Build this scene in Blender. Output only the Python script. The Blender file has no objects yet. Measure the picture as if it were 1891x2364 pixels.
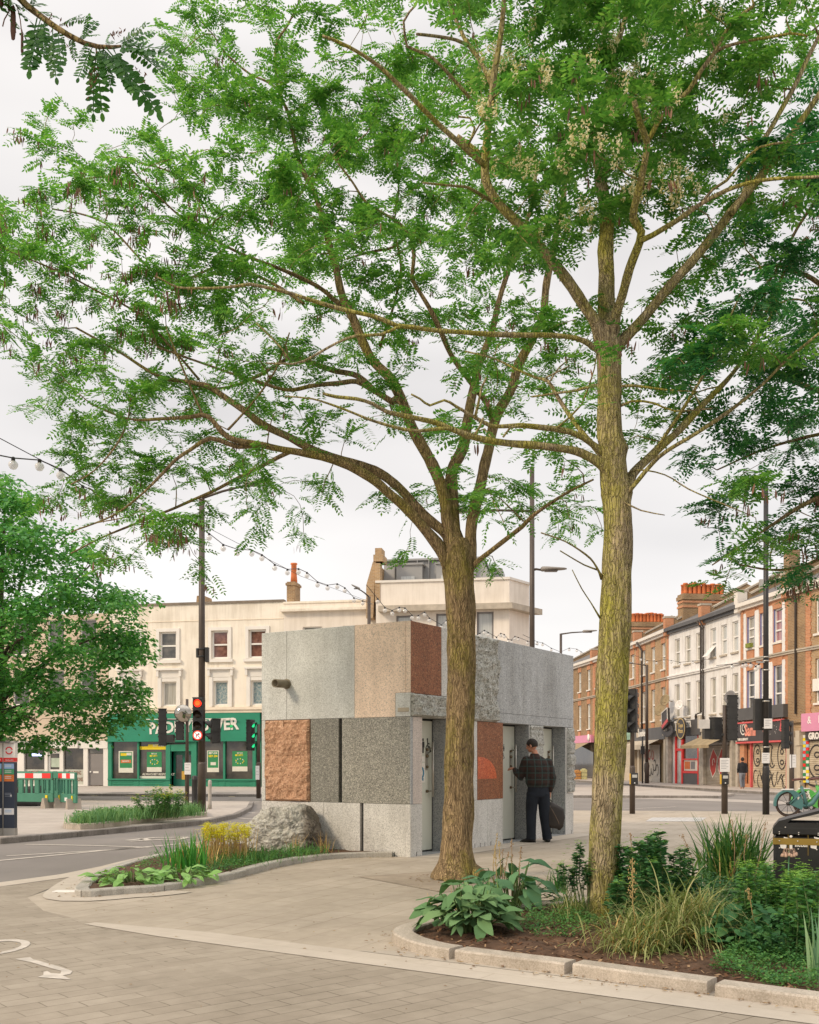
import bpy, bmesh, math, random
import numpy as np
from mathutils import Vector, Matrix, Euler, noise
random.seed(11); rng = np.random.default_rng(7)
R = math.radians; PI = math.pi
C = bpy.context.scene.collection; SC = bpy.context.scene

# ---------------------------------------------------------------- camera
CX, HY, FPX, CZ = 945.5, 1760.0, 2390.0, 1.40      # measured on the photo: centre column, horizon row, focal length in px, eye height
cam = bpy.data.cameras.new('camera'); camo = bpy.data.objects.new('camera', cam); C.objects.link(camo)
camo.location = (0, 0, CZ); camo.rotation_euler = (PI/2, 0, 0)
cam.sensor_fit = 'HORIZONTAL'; cam.sensor_width = 36; cam.lens = 36*FPX/1891
cam.shift_y = (HY-1182)/1891; cam.clip_start = .05; cam.clip_end = 2000
SC.camera = camo
SC.render.resolution_x = 819; SC.render.resolution_y = 1024

# ---------------------------------------------------------------- sky, sun, exposure
SUN_EL, SUN_AZ = R(34), R(238)
w = bpy.data.worlds.new("World"); SC.world = w; w.use_nodes = True
nt = w.node_tree; nt.nodes.clear()
sky = nt.nodes.new('ShaderNodeTexSky'); sky.sky_type = 'NISHITA'; sky.sun_disc = False
sky.sun_elevation = SUN_EL; sky.sun_rotation = SUN_AZ
bg1 = nt.nodes.new('ShaderNodeBackground'); bg1.inputs[1].default_value = .10
nt.links.new(sky.outputs[0], bg1.inputs[0])
tc = nt.nodes.new('ShaderNodeTexCoord')
mp = nt.nodes.new('ShaderNodeMapping'); mp.inputs['Scale'].default_value = (1.2, 1.2, 4.5)
nt.links.new(tc.outputs['Generated'], mp.inputs[0])
nz = nt.nodes.new('ShaderNodeTexNoise'); nz.inputs['Scale'].default_value = 1.5; nz.inputs['Detail'].default_value = 3
nt.links.new(mp.outputs[0], nz.inputs['Vector'])
cr = nt.nodes.new('ShaderNodeValToRGB')
cr.color_ramp.elements[0].position = .32; cr.color_ramp.elements[0].color = (.50, .482, .475, 1)
cr.color_ramp.elements[1].position = .66; cr.color_ramp.elements[1].color = (.675, .648, .63, 1)
nt.links.new(nz.outputs[0], cr.inputs[0])
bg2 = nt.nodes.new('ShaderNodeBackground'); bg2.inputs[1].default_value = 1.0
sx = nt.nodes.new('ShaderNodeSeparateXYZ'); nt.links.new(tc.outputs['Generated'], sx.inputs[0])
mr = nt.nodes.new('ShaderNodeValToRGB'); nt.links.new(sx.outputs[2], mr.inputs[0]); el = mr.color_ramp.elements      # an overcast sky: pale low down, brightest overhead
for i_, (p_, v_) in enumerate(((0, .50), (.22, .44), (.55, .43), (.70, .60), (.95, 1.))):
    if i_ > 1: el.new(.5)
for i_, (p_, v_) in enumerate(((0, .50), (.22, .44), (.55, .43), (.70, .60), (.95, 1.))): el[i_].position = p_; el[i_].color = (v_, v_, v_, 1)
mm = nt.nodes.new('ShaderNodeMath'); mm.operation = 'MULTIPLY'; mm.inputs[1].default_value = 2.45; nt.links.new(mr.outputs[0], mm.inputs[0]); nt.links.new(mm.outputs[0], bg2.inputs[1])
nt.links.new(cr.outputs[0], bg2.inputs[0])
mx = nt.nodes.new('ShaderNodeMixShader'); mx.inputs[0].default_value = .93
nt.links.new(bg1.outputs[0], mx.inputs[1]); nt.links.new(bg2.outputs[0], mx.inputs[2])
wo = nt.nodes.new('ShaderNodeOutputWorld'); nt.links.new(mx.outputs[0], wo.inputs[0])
sl = bpy.data.lights.new('sun', 'SUN'); sl.energy = 1.5; sl.angle = R(12); sl.color = (1, .82, .60)
so = bpy.data.objects.new('sun', sl); C.objects.link(so)
sd = Vector((math.sin(SUN_AZ)*math.cos(SUN_EL), math.cos(SUN_AZ)*math.cos(SUN_EL), math.sin(SUN_EL)))
so.rotation_euler = (-sd).to_track_quat('-Z', 'Y').to_euler(); so.location = sd*60
SC.view_settings.view_transform = 'Standard'; SC.view_settings.look = 'None'
SC.view_settings.exposure = .56; SC.view_settings.gamma = 1

# ---------------------------------------------------------------- measuring helpers
def P(px, py, Y): return Vector(((px-CX)/FPX*Y, Y, CZ+(HY-py)/FPX*Y))
def V(x, y, Y): return P(x*1.0962, y*1.0962, Y)
def G(px, py, z=0.):
    Y = (CZ-z)*FPX/(py-HY); return Vector(((px-CX)/FPX*Y, Y, z))

class Fr:
    """upright wall frame: u along the wall, d out of the wall towards the viewer, z up"""
    def __init__(s, a, b):
        s.O = Vector((a[0], a[1], 0)); d = Vector((b[0]-a[0], b[1]-a[1], 0)); s.L = d.length; s.U = d/s.L
        n = Vector((s.U.y, -s.U.x, 0))
        if n.dot(Vector((0, 0, 0))-s.O) < 0: n = -n
        s.N = n
    def pt(s, u, d, z): return s.O+s.U*u+s.N*d+Vector((0, 0, z))
    def uz(s, px, py=HY, d=0.):
        r = Vector(((px-CX)/FPX, 1, (HY-py)/FPX)); c = Vector((0, 0, CZ))
        t = (s.O+s.N*d-c).dot(s.N)/r.dot(s.N); p = c+r*t
        return (p-s.O).dot(s.U), p.z
    def u(s, px, d=0.): return s.uz(px, HY, d)[0]
    def z(s, px, py, d=0.): return s.uz(px, py, d)[1]
    def M(s, u, d, z):
        m = Matrix.Identity(4); p = s.pt(u, d, z)
        m.col[0] = (*s.U, 0); m.col[1] = (0, 0, 1, 0); m.col[2] = (*s.N, 0); m.col[3] = (*p, 1)
        return m

class MB:
    def __init__(s): s.v = []; s.f = []; s.sm = []; s.mi = []
    def add(s, vs, fs, smooth=False, mi=0):
        o = len(s.v); s.v += [tuple(v) for v in vs]
        for f in fs: s.f.append(tuple(i+o for i in f)); s.sm.append(smooth); s.mi.append(mi)
        return s
    def box(s, lo, hi, mi=0, M=None):
        x0, y0, z0 = lo; x1, y1, z1 = hi
        vs = [Vector(p) for p in ((x0,y0,z0),(x1,y0,z0),(x1,y1,z0),(x0,y1,z0),(x0,y0,z1),(x1,y0,z1),(x1,y1,z1),(x0,y1,z1))]
        if M is not None: vs = [M @ v for v in vs]
        return s.add(vs, [(0,3,2,1),(4,5,6,7),(0,1,5,4),(1,2,6,5),(2,3,7,6),(3,0,4,7)], False, mi)
    def fbox(s, fr, u0, u1, d0, d1, z0, z1, mi=0, bev=0):
        if bev:
            return s.bevbox([fr.pt(u, d, z) for u, d, z in ((u0,d0,z0),(u1,d0,z0),(u1,d1,z0),(u0,d1,z0),(u0,d0,z1),(u1,d0,z1),(u1,d1,z1),(u0,d1,z1))], bev, mi)
        vs = [fr.pt(u, d, z) for u, d, z in ((u0,d0,z0),(u1,d0,z0),(u1,d1,z0),(u0,d1,z0),(u0,d0,z1),(u1,d0,z1),(u1,d1,z1),(u0,d1,z1))]
        return s.add(vs, [(0,1,2,3),(4,7,6,5),(0,4,5,1),(1,5,6,2),(2,6,7,3),(3,7,4,0)], False, mi)
    def bevbox(s, vs, bev, mi=0, seg=1):
        bm = bmesh.new(); q = [bm.verts.new(v) for v in vs]
        for f in ((0,1,2,3),(4,7,6,5),(0,4,5,1),(1,5,6,2),(2,6,7,3),(3,7,4,0)): bm.faces.new([q[i] for i in f])
        bmesh.ops.recalc_face_normals(bm, faces=bm.faces)
        bmesh.ops.bevel(bm, geom=bm.edges[:]+bm.verts[:], offset=bev, segments=seg, affect='EDGES', profile=.5)
        s.from_bm(bm, mi); bm.free(); return s
    def from_bm(s, bm, mi=0, smooth=False):
        bm.verts.index_update(); s.add([v.co.copy() for v in bm.verts], [[v.index for v in f.verts] for f in bm.faces], smooth, mi); return s
    def from_me(s, me, M=None, mi=0, smooth=True):
        vs = [(M @ v.co if M is not None else v.co.copy()) for v in me.vertices]
        return s.add(vs, [list(p.vertices) for p in me.polygons], smooth, mi)
    def quad(s, a, b, c, d, mi=0): return s.add([a, b, c, d], [(0,1,2,3)], False, mi)
    def tube(s, pts, rad, n=8, mi=0, cap=True, smooth=True, wob=0.):
        pts = [Vector(p) for p in pts]; m = len(pts)
        if not hasattr(rad, '__len__'): rad = [rad]*m
        vs = []; fs = []; t0 = None; a = None
        for i, p in enumerate(pts):
            t = (pts[min(i+1, m-1)]-pts[max(i-1, 0)])
            if t.length < 1e-9: t = Vector((0, 0, 1))
            t.normalize()
            if a is None: a = t.orthogonal().normalized()
            else:
                a = a-t*a.dot(t)
                if a.length < 1e-6: a = t.orthogonal()
                a.normalize()
            b = t.cross(a)
            for k in range(n):
                q = 2*PI*k/n; r = rad[i]
                if wob: r *= 1+wob*noise.noise(Vector((math.cos(q)*1.7+p.x*3, math.sin(q)*1.7+p.y*3, p.z*2.2)))
                vs.append(p+(a*math.cos(q)+b*math.sin(q))*r)
        for i in range(m-1):
            for k in range(n):
                k2 = (k+1) % n; fs.append((i*n+k, i*n+k2, (i+1)*n+k2, (i+1)*n+k))
        if cap: fs.append(tuple(range(n-1, -1, -1))); fs.append(tuple((m-1)*n+k for k in range(n)))
        return s.add(vs, fs, smooth, mi)
    def cyl(s, p, r, h, n=16, mi=0, r2=None): 
        p = Vector(p); return s.tube([p, p+Vector((0, 0, h))], [r, r if r2 is None else r2], n, mi)
    def lathe(s, c, prof, n=16, mi=0, M=None, smooth=True):
        vs = []; fs = []; c = Vector(c)
        for r, z in prof:
            for k in range(n):
                q = 2*PI*k/n; v = Vector((r*math.cos(q), r*math.sin(q), z))
                vs.append(c+(M @ v if M is not None else v))
        for i in range(len(prof)-1):
            for k in range(n):
                k2 = (k+1) % n; fs.append((i*n+k, i*n+k2, (i+1)*n+k2, (i+1)*n+k))
        fs.append(tuple(range(n-1, -1, -1))); fs.append(tuple((len(prof)-1)*n+k for k in range(n)))
        return s.add(vs, fs, smooth, mi)
    def prism(s, poly, z0, z1, mi=0):
        n = len(poly); ar = sum(poly[i][0]*poly[(i+1) % n][1]-poly[(i+1) % n][0]*poly[i][1] for i in range(n))
        if ar < 0: poly = poly[::-1]
        vs = [(p[0], p[1], z0) for p in poly]+[(p[0], p[1], z1) for p in poly]
        fs = [tuple(range(n-1, -1, -1)), tuple(range(n, 2*n))]+[(i, (i+1) % n, n+(i+1) % n, n+i) for i in range(n)]
        return s.add(vs, fs, False, mi)
    def fprism(s, fr, poly, d0, d1, mi=0):
        """polygon in (u,z) of a wall, extruded from d0 to d1"""
        n = len(poly); vs = [fr.pt(p[0], d0, p[1]) for p in poly]+[fr.pt(p[0], d1, p[1]) for p in poly]
        return s.add(vs, [tuple(range(n-1, -1, -1)), tuple(range(n, 2*n))]+[(i, (i+1) % n, n+(i+1) % n, n+i) for i in range(n)], False, mi)
    def strip(s, fr, pts, wd, d0, d1, mi=0):
        """a painted line / flat bar along (u,z) points on a wall"""
        for i in range(len(pts)-1):
            a = Vector(pts[i]); b = Vector(pts[i+1]); t = (b-a)
            if t.length < 1e-6: continue
            t.normalize(); nn = Vector((-t.y, t.x))*wd/2; a = a-t*wd*.3; b = b+t*wd*.3
            s.fprism(fr, [a+nn, a-nn, b-nn, b+nn], d0, d1+.0004*(i % 3), mi)
        return s
    def text(s, fr, txt, u, z, size, d=.004, ext=.004, mi=0, align='LEFT', bold=0., sx=1., rot=0., shear=0.):
        me = text_me(txt, size, ext, align, bold, shear)
        M = fr.M(u, d, z) @ Matrix.Rotation(rot, 4, 'Z') @ Matrix.Diagonal((sx, 1, 1, 1))
        return s.from_me(me, M, mi, False)

_tx = {}
def text_me(txt, size, ext, align, bold, shear=0.):
    k = (txt, size, ext, align, bold, shear)
    if k in _tx: return _tx[k]
    cu = bpy.data.curves.new('t', 'FONT'); cu.body = txt; cu.size = size; cu.extrude = ext; cu.align_x = align; cu.offset = bold; cu.resolution_u = 2; cu.shear = shear
    o = bpy.data.objects.new('t', cu); C.objects.link(o)
    bpy.context.view_layer.update()
    me = bpy.data.meshes.new_from_object(o.evaluated_get(bpy.context.evaluated_depsgraph_get()))
    bpy.data.objects.remove(o); _tx[k] = me; return me

def Mw(o):
    m = Matrix.LocRotScale(o.location, o.rotation_euler, o.scale)
    return Mw(o.parent) @ m if o.parent else m

def tag(o, label=None, cat=None, group=None, kind=None):
    if label: o['label'] = label
    if cat: o['category'] = cat
    if group: o['group'] = group
    if kind: o['kind'] = kind
    return o
def thing(name, label, cat, loc=(0, 0, 0), rz=0., group=None):
    o = bpy.data.objects.new(name, None); C.objects.link(o); o.location = loc; o.rotation_euler = (0, 0, rz); o.empty_display_size = .1
    return tag(o, label, cat, group)
def mesh_from(name, v, f, sm=None, mi=None, uv=True):
    me = bpy.data.meshes.new(name)
    v = np.asarray(v, dtype=np.float32).reshape(-1, 3)
    lt = np.array([len(q) for q in f], dtype=np.int32); li = np.fromiter((i for q in f for i in q), dtype=np.int32)
    ls = np.zeros(len(lt), dtype=np.int32)
    if len(lt): ls[1:] = np.cumsum(lt)[:-1]
    me.vertices.add(len(v)); me.vertices.foreach_set('co', v.ravel())
    me.loops.add(len(li)); me.loops.foreach_set('vertex_index', li)
    me.polygons.add(len(lt)); me.polygons.foreach_set('loop_start', ls); me.polygons.foreach_set('loop_total', lt)
    if sm is not None: me.polygons.foreach_set('use_smooth', np.array(sm, dtype=bool))
    if mi is not None: me.polygons.foreach_set('material_index', np.array(mi, dtype=np.int32))
    me.update(calc_edges=True)
    if uv and len(lt):
        nn = np.zeros(len(lt)*3, dtype=np.float32); me.polygons.foreach_get('normal', nn); nn = nn.reshape(-1, 3)
        nl = np.repeat(nn, lt, axis=0); p = v[li]
        h = np.stack([-nl[:, 1], nl[:, 0]], 1); hl = np.maximum(np.linalg.norm(h, axis=1, keepdims=True), 1e-6); h = h/hl
        up = np.abs(nl[:, 2]) > .8
        uu = np.where(up, p[:, 0], p[:, 0]*h[:, 0]+p[:, 1]*h[:, 1]); vv = np.where(up, p[:, 1], p[:, 2])
        l = me.uv_layers.new(name='UVMap'); l.data.foreach_set('uv', np.stack([uu, vv], 1).astype(np.float32).ravel())
    return me
def part(name, mb, mats, parent=None, W=True):
    v = mb.v
    if parent is not None and W:
        im = np.array(Mw(parent).inverted()); a = np.asarray([tuple(q) for q in v], dtype=np.float64).reshape(-1, 3)
        v = a @ im[:3, :3].T+im[:3, 3]
    me = mesh_from(name, v, mb.f, mb.sm, mb.mi)
    for m in (mats if isinstance(mats, (list, tuple)) else [mats]): me.materials.append(m)
    o = bpy.data.objects.new(name, me); C.objects.link(o)
    if parent is not None: o.parent = parent
    return o
def solo(name, mb, mats, label, cat, group=None):
    """a thing that is one mesh: origin moved to its base"""
    a = np.asarray([tuple(q) for q in mb.v]); c = Vector(((a[:, 0].min()+a[:, 0].max())/2, (a[:, 1].min()+a[:, 1].max())/2, a[:, 2].min()))
    mb.v = [tuple(r) for r in (a-np.array(c))]
    o = part(name, mb, mats, None); o.location = c
    return tag(o, label, cat, group)
def struct(name, mb, mats): return tag(part(name, mb, mats), kind='structure')
def copy_tree(o, parent=None):
    c = o.copy(); C.objects.link(c); c.parent = parent
    for ch in list(o.children): copy_tree(ch, c)
    return c

# ---------------------------------------------------------------- materials
class NT:
    def __init__(s, name):
        s.m = bpy.data.materials.new(name); s.m.use_nodes = True; s.t = s.m.node_tree
        s.b = s.t.nodes['Principled BSDF']; s.out = s.t.nodes['Material Output']
    def n(s, typ, ins={}, **kw):
        q = s.t.nodes.new('ShaderNode'+typ)
        for k, v in kw.items(): setattr(q, k, v)
        for k, v in ins.items(): s.set(q.inputs[k], v)
        return q
    def set(s, sock, v):
        if isinstance(v, bpy.types.NodeSocket): s.t.links.new(v, sock)
        elif isinstance(v, bpy.types.Node): s.t.links.new(v.outputs[0], sock)
        else:
            if sock.type == 'RGBA' and len(v) == 3: v = (*v, 1)
            sock.default_value = v
    def P(s, **kw):
        for k, v in kw.items(): s.set(s.b.inputs[k.replace('_', ' ')], v)
    def uv(s, scale=1., rot=0., obj=False):
        t = s.n('TexCoord'); o = t.outputs['Object' if obj else 'UV']
        sc = scale if hasattr(scale, '__len__') else (scale,)*3
        return s.n('Mapping', {'Vector': o, 'Scale': sc, 'Rotation': (0, 0, rot)})
    def noise(s, vec, scale, detail=4, rough=.55): return s.n('TexNoise', {'Vector': vec, 'Scale': scale, 'Detail': detail, 'Roughness': rough})
    def ramp(s, fac, stops, interp='LINEAR'):
        q = s.n('ValToRGB'); s.set(q.inputs[0], fac); e = q.color_ramp.elements; q.color_ramp.interpolation = interp
        while len(e) < len(stops): e.new(.5)
        for i, (p, c) in enumerate(stops): e[i].position = p; e[i].color = (*c, 1) if len(c) == 3 else c
        return q
    def mix(s, fac, a, b, mode='MIX'):
        q = s.n('Mix', data_type='RGBA', blend_type=mode); s.set(q.inputs[0], fac); s.set(q.inputs[6], a); s.set(q.inputs[7], b)
        return q.outputs[2]
    def math(s, op, a, b=0.):
        q = s.n('Math', operation=op); s.set(q.inputs[0], a); s.set(q.inputs[1], b); return q
    def bump(s, h, strength=.4, dist=.01, normal=None):
        q = s.n('Bump', {'Height': h, 'Strength': strength, 'Distance': dist})
        if normal is not None: s.set(q.inputs['Normal'], normal)
        s.set(s.b.inputs['Normal'], q); return q
def sc(c, k): return tuple(min(1, x*k) for x in c)
_mats = {}
def mat(name, col, rough=.7, var=.18, scale=3., bump=0., bscale=40., metallic=0., spec=.4, coat=0., obj=True, wear=0.):
    if name in _mats: return _mats[name]
    t = NT(name); v = t.uv(1, obj=obj)
    n1 = t.noise(v, scale, 5); 
    c = t.ramp(n1, [(.28, sc(col, 1-var)), (.72, sc(col, 1+var))])
    t.P(Base_Color=c, Roughness=rough, Metallic=metallic); t.b.inputs['Specular IOR Level'].default_value = spec
    if coat: t.b.inputs['Coat Weight'].default_value = coat
    if wear:        # rain streaks and grime
        k1 = t.noise(t.uv((2.2, .16, 1), obj=obj), 1.6, 6, .68); k2 = t.noise(v, .5, 5, .6)
        t.set(t.b.inputs['Base Color'], t.mix(1., c, t.ramp(t.math('ADD', t.math('MULTIPLY', k1, .6), t.math('MULTIPLY', k2, .4)), [(.36, (1-wear, 1-wear*1.1, 1-wear*1.25)), (.54, (1, 1, 1))]), 'MULTIPLY'))
    if bump: t.bump(t.noise(v, bscale, 4), bump, .006)
    _mats[name] = t.m; return t.m
def emis(name, col, k):
    if name in _mats: return _mats[name]
    t = NT(name); t.P(Base_Color=sc(col, .6), Roughness=.4); t.set(t.b.inputs['Emission Color'], col); t.b.inputs['Emission Strength'].default_value = k
    _mats[name] = t.m; return t.m
def brick(name, c1, c2, mort, bw=.225, bh=.075, mo=.01, rot=0., off=.5, var=.2, bump=.5, rough=.85, ns=1.2):
    if name in _mats: return _mats[name]
    t = NT(name); v = t.uv(1, rot)
    b = t.n('TexBrick', {'Vector': v, 'Color1': c1, 'Color2': c2, 'Mortar': mort, 'Scale': 1., 'Mortar Size': mo, 'Mortar Smooth': .2, 'Bias': 0., 'Brick Width': bw, 'Row Height': bh}, offset=off)
    n1 = t.noise(v, ns, 5); k = t.ramp(n1, [(.25, (1-var,)*3), (.75, (1+var*.4,)*3)])
    c = t.mix(1., b.outputs['Color'], k, 'MULTIPLY')
    t.P(Base_Color=c, Roughness=rough); t.b.inputs['Specular IOR Level'].default_value = .25
    g = t.noise(v, 90, 3); h = t.math('SUBTRACT', t.math('MULTIPLY', g, .3), b.outputs['Fac'])
    t.bump(h, bump, .006); _mats[name] = t.m; return t.m
def granite(name, cols, grain=90., bump=.12, rough=.6, stain=.12, gain=1.):
    """speckled stone: cols = list of grain colours dark to light"""
    if name in _mats: return _mats[name]
    t = NT(name); v = t.uv(1)
    vo = t.n('TexVoronoi', {'Vector': v, 'Scale': grain}); sep = t.n('SeparateColor', {'Color': vo.outputs['Color']})
    n2 = t.noise(v, grain*.35, 3); f = t.math('ADD', t.math('MULTIPLY', sep.outputs[0], .62), t.math('MULTIPLY', n2, .40))
    m = len(cols); cols = [sc(q, gain) for q in cols]; c = t.ramp(f, [(.15+.72*i/(m-1), q) for i, q in enumerate(cols)])
    st = t.ramp(t.math('ADD', t.math('MULTIPLY', t.noise(t.uv((2.2, .35, 1)), 1.6, 6, .68), .6), t.math('MULTIPLY', t.noise(v, 1.3, 5, .6), .4)), [(.36, (1-stain*1.7, 1-stain*1.75, 1-stain*1.85)), (.58, (1,)*3)])
    t.P(Base_Color=t.mix(1., c, st, 'MULTIPLY'), Roughness=rough); t.b.inputs['Specular IOR Level'].default_value = .35
    t.bump(t.math('ADD', f, t.noise(v, 240, 2)), bump, .003); _mats[name] = t.m; return t.m
def leafmat(name, c1, c2, c3=None, trans=.4, rough=.45, spec=.35):
    if name in _mats: return _mats[name]
    t = NT(name); g = t.n('NewGeometry'); st = [(.0, c1), (.62, c2), (1., c3 or c2)]
    c = t.ramp(g.outputs['Random Per Island'], st)
    t.P(Base_Color=c, Roughness=rough); t.b.inputs['Specular IOR Level'].default_value = spec
    tr = t.n('BsdfTranslucent', {'Color': t.mix(1., c, (1.25, 1.25, .7, 1), 'MULTIPLY')})
    ms = t.n('MixShader'); ms.inputs[0].default_value = trans
    t.t.links.new(t.b.outputs[0], ms.inputs[1]); t.t.links.new(tr.outputs[0], ms.inputs[2]); t.t.links.new(ms.outputs[0], t.out.inputs[0])
    _mats[name] = t.m; return t.m
def barkmat(name, base, dark, moss, mossk=.5, vscale=1.):
    if name in _mats: return _mats[name]
    t = NT(name); v = t.uv((vscale, vscale, vscale*.16), obj=True)
    vf = t.noise(t.uv((vscale, vscale, vscale*.22), obj=True), 34, 6, .66)
    wv = t.n('VectorMath', {0: t.uv((1, 1, .085), obj=True), 1: t.n('VectorMath', {0: t.noise(t.uv((1, 1, .5), obj=True), 9, 3).outputs['Color'], 1: (.10, .10, .10)}, operation='MULTIPLY')}, operation='ADD')
    ck = t.n('TexVoronoi', {'Vector': wv, 'Scale': 42.}, feature='DISTANCE_TO_EDGE'); ckr = t.ramp(ck, [(.0, (0, 0, 0)), (.16, (1, 1, 1))])
    n2 = t.noise(t.uv((1, 1, .5), obj=True), 2.6, 5, .6); n3 = t.noise(t.uv(1, obj=True), 45, 3)
    c = t.ramp(vf, [(.34, dark), (.48, base), (.64, sc(base, 1.35))])
    mo = t.ramp(t.math('ADD', t.math('MULTIPLY', n2, .8), t.math('MULTIPLY', n3, .25)), [(.62-.22*mossk, (0, 0, 0)), (.80-.2*mossk, (1, 1, 1))])
    c = t.mix(t.math('MULTIPLY', mo, .85), c, t.mix(vf, sc(moss, .45), sc(moss, 1.35)))
    c = t.mix(ckr, t.mix(.30, c, dark), c)
    t.P(Base_Color=c, Roughness=.92); t.b.inputs['Specular IOR Level'].default_value = .15
    t.bump(t.math('ADD', t.math('MULTIPLY', ckr, .8), t.math('MULTIPLY', vf, .6)), .9, .02); _mats[name] = t.m; return t.m
# ================================================================ GROUND
def asphalt(name, c):
    t = NT(name); v = t.uv(1); n1 = t.noise(v, .35, 6, .6); n2 = t.noise(v, 55, 3); n3 = t.noise(t.uv((1.5, .2, 1), .25), .8, 4)
    k = t.ramp(t.math('ADD', t.math('MULTIPLY', n1, .6), t.math('ADD', t.math('MULTIPLY', n2, .2), t.math('MULTIPLY', n3, .2))), [(.35, sc(c, .8)), (.65, sc(c, 1.2))])
    t.P(Base_Color=k, Roughness=.9); t.bump(n2, .3, .004); return t.m
M_road = asphalt('asphalt', (.205, .182, .163))
def paving(name, c1, c2, mort, bw, bh, rot, mo, patch=.25, bump=.35, off=.5):
    t = NT(name); v = t.uv(1, rot)
    wv = t.n('VectorMath', {0: v, 1: t.n('VectorMath', {0: t.n('TexNoise', {'Vector': v, 'Scale': 1.1, 'Detail': 2}).outputs['Color'], 1: (.035, .035, 0)}, operation='MULTIPLY')}, operation='ADD')
    b = t.n('TexBrick', {'Vector': wv, 'Color1': c1, 'Color2': c2, 'Mortar': mort, 'Scale': 1., 'Mortar Size': mo, 'Mortar Smooth': .35, 'Bias': 0., 'Brick Width': bw, 'Row Height': bh}, offset=off)
    n1 = t.noise(v, .7, 6, .62); n2 = t.noise(v, 6., 5, .6); n3 = t.noise(v, 130, 2)
    s = t.math('ADD', t.math('MULTIPLY', n1, .55), t.math('ADD', t.math('MULTIPLY', n2, .3), t.math('MULTIPLY', n3, .15)))
    k = t.ramp(s, [(.33, (1-patch, 1-patch*1.02, 1-patch*1.1)), (.66, (1.06, 1.06, 1.05))])
    gate = t.ramp(t.noise(v, .9, 4), [(.38, (.12,)*3), (.62, (.95,)*3)])          # joints come and go with the sand in them
    body = t.mix(.5, c1, c2); fl = t.mix(t.math('MULTIPLY', b.outputs['Fac'], gate), t.mix(b.outputs['Fac'], b.outputs['Color'], body), mort)
    sv = t.n('TexVoronoi', {'Vector': v, 'Scale': 2.6}); gum = t.ramp(sv.outputs['Distance'], [(.028, (.62, .60, .57)), (.045, (1, 1, 1))])      # trodden gum
    k = t.mix(1., k, gum, 'MULTIPLY')
    t.P(Base_Color=t.mix(1., fl, k, 'MULTIPLY'), Roughness=.86); t.b.inputs['Specular IOR Level'].default_value = .25
    t.bump(t.math('SUBTRACT', t.math('MULTIPLY', n3, .25), t.math('MULTIPLY', b.outputs['Fac'], gate)), bump, .004); return t.m
M_setts = paving('setts', (.355, .303, .243), (.40, .345, .28), (.18, .148, .112), .36, .146, -R(41), .0045, .36)
M_slabs = paving('slabs', (.445, .380, .305), (.485, .418, .342), (.27, .21, .155), .62, .30, -R(63), .006, .32)
M_band = paving('band', (.52, .455, .38), (.55, .485, .41), (.42, .35, .28), 1.1, .60, R(33.7), .005, .18)
M_pave = paving('pavement', (.44, .385, .34), (.48, .425, .375), (.31, .27, .235), .62, .45, 0., .008, .22)
M_paint = mat('road_paint', (.54, .485, .42), .75, .22, 9., .25, 60, obj=False)
M_kerb = granite('kerb_granite', [(.40, .35, .28), (.52, .45, .37), (.60, .53, .45)], 140, .2, .8, .25)
M_kerbd = granite('kerb_dark', [(.20, .18, .16), (.27, .24, .215), (.33, .30, .27)], 120, .2, .85, .3)

g = MB(); S = 420
g.quad((-S, -60, 0), (S, -60, 0), (S, 700, 0), (-S, 700, 0)); struct('road', g, M_road)
band0, band1 = Vector((-2.75, 9.0)), Vector((7.45, 2.2)); bt = (band1-band0).normalized(); bn = Vector((-bt.y, bt.x))
def sheet(name, poly, z, m):
    q = MB(); q.add([(p[0], p[1], z) for p in poly], [tuple(range(len(poly)))]); 
    return struct(name, q, m)
sheet('sett_paving', [(-9, -12), (12, -12), band1, band0, (-3.45, 9.75), (-3.95, 10.7), (-4.05, 12.7), (-4.85, 11.1), (-9.5, 1.0)], .004, M_setts)
sheet('plaza_paving', [band0, band1, (30, 2.2), (26, 27.2), (9, 29.6), (3, 30.2), (-1.5, 27), (-3.4, 21), (-3.7, 17.0), (-3.95, 12.7), (-3.95, 10.7), (-3.45, 9.75)], .0035, M_slabs)
bq = .37
sheet('granite_strip', [band0+bn*.02, band0-bn*.10, band0+bt*1.0-bn*bq/2, band1-bn*bq/2, band1+bn*bq/2, band0+bt*1.2+bn*bq/2], .008, M_band)
sheet('slab_edging', [band0+bt*2.7+bn*(bq/2+.01), band1+bn*(bq/2+.01), band1+bn*(bq/2+.40), band0+bt*3.4+bn*(bq/2+.40)], .008,
      paving('edging', (.46, .40, .335), (.50, .445, .375), (.28, .23, .18), .52, .40, R(33.7), .008, .2))
sheet('ramp_strip', [(-4.85, 11.1), (-4.05, 12.75), (-3.75, 14.2), (-4.05, 14.3), (-4.35, 12.9), (-5.15, 11.2), (-9.8, 1), (-9.5, 1)], .006, M_band)
tp = Vector((.62, 12.35)); q = R(33)
sheet('tree_pit', [tp+Vector((math.cos(q+PI/2*k+.785), math.sin(q+PI/2*k+.785)))*1.28 for k in range(4)], .008, mat('resin_gravel', (.33, .27, .205), .95, .22, 3, .5, 120, obj=False))
# light slabs round the doors
def Mcon(n, c): return paving(n, sc(c, .96), sc(c, 1.05), sc(c, .72), .9, .6, -R(58), .006, .2)

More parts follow.
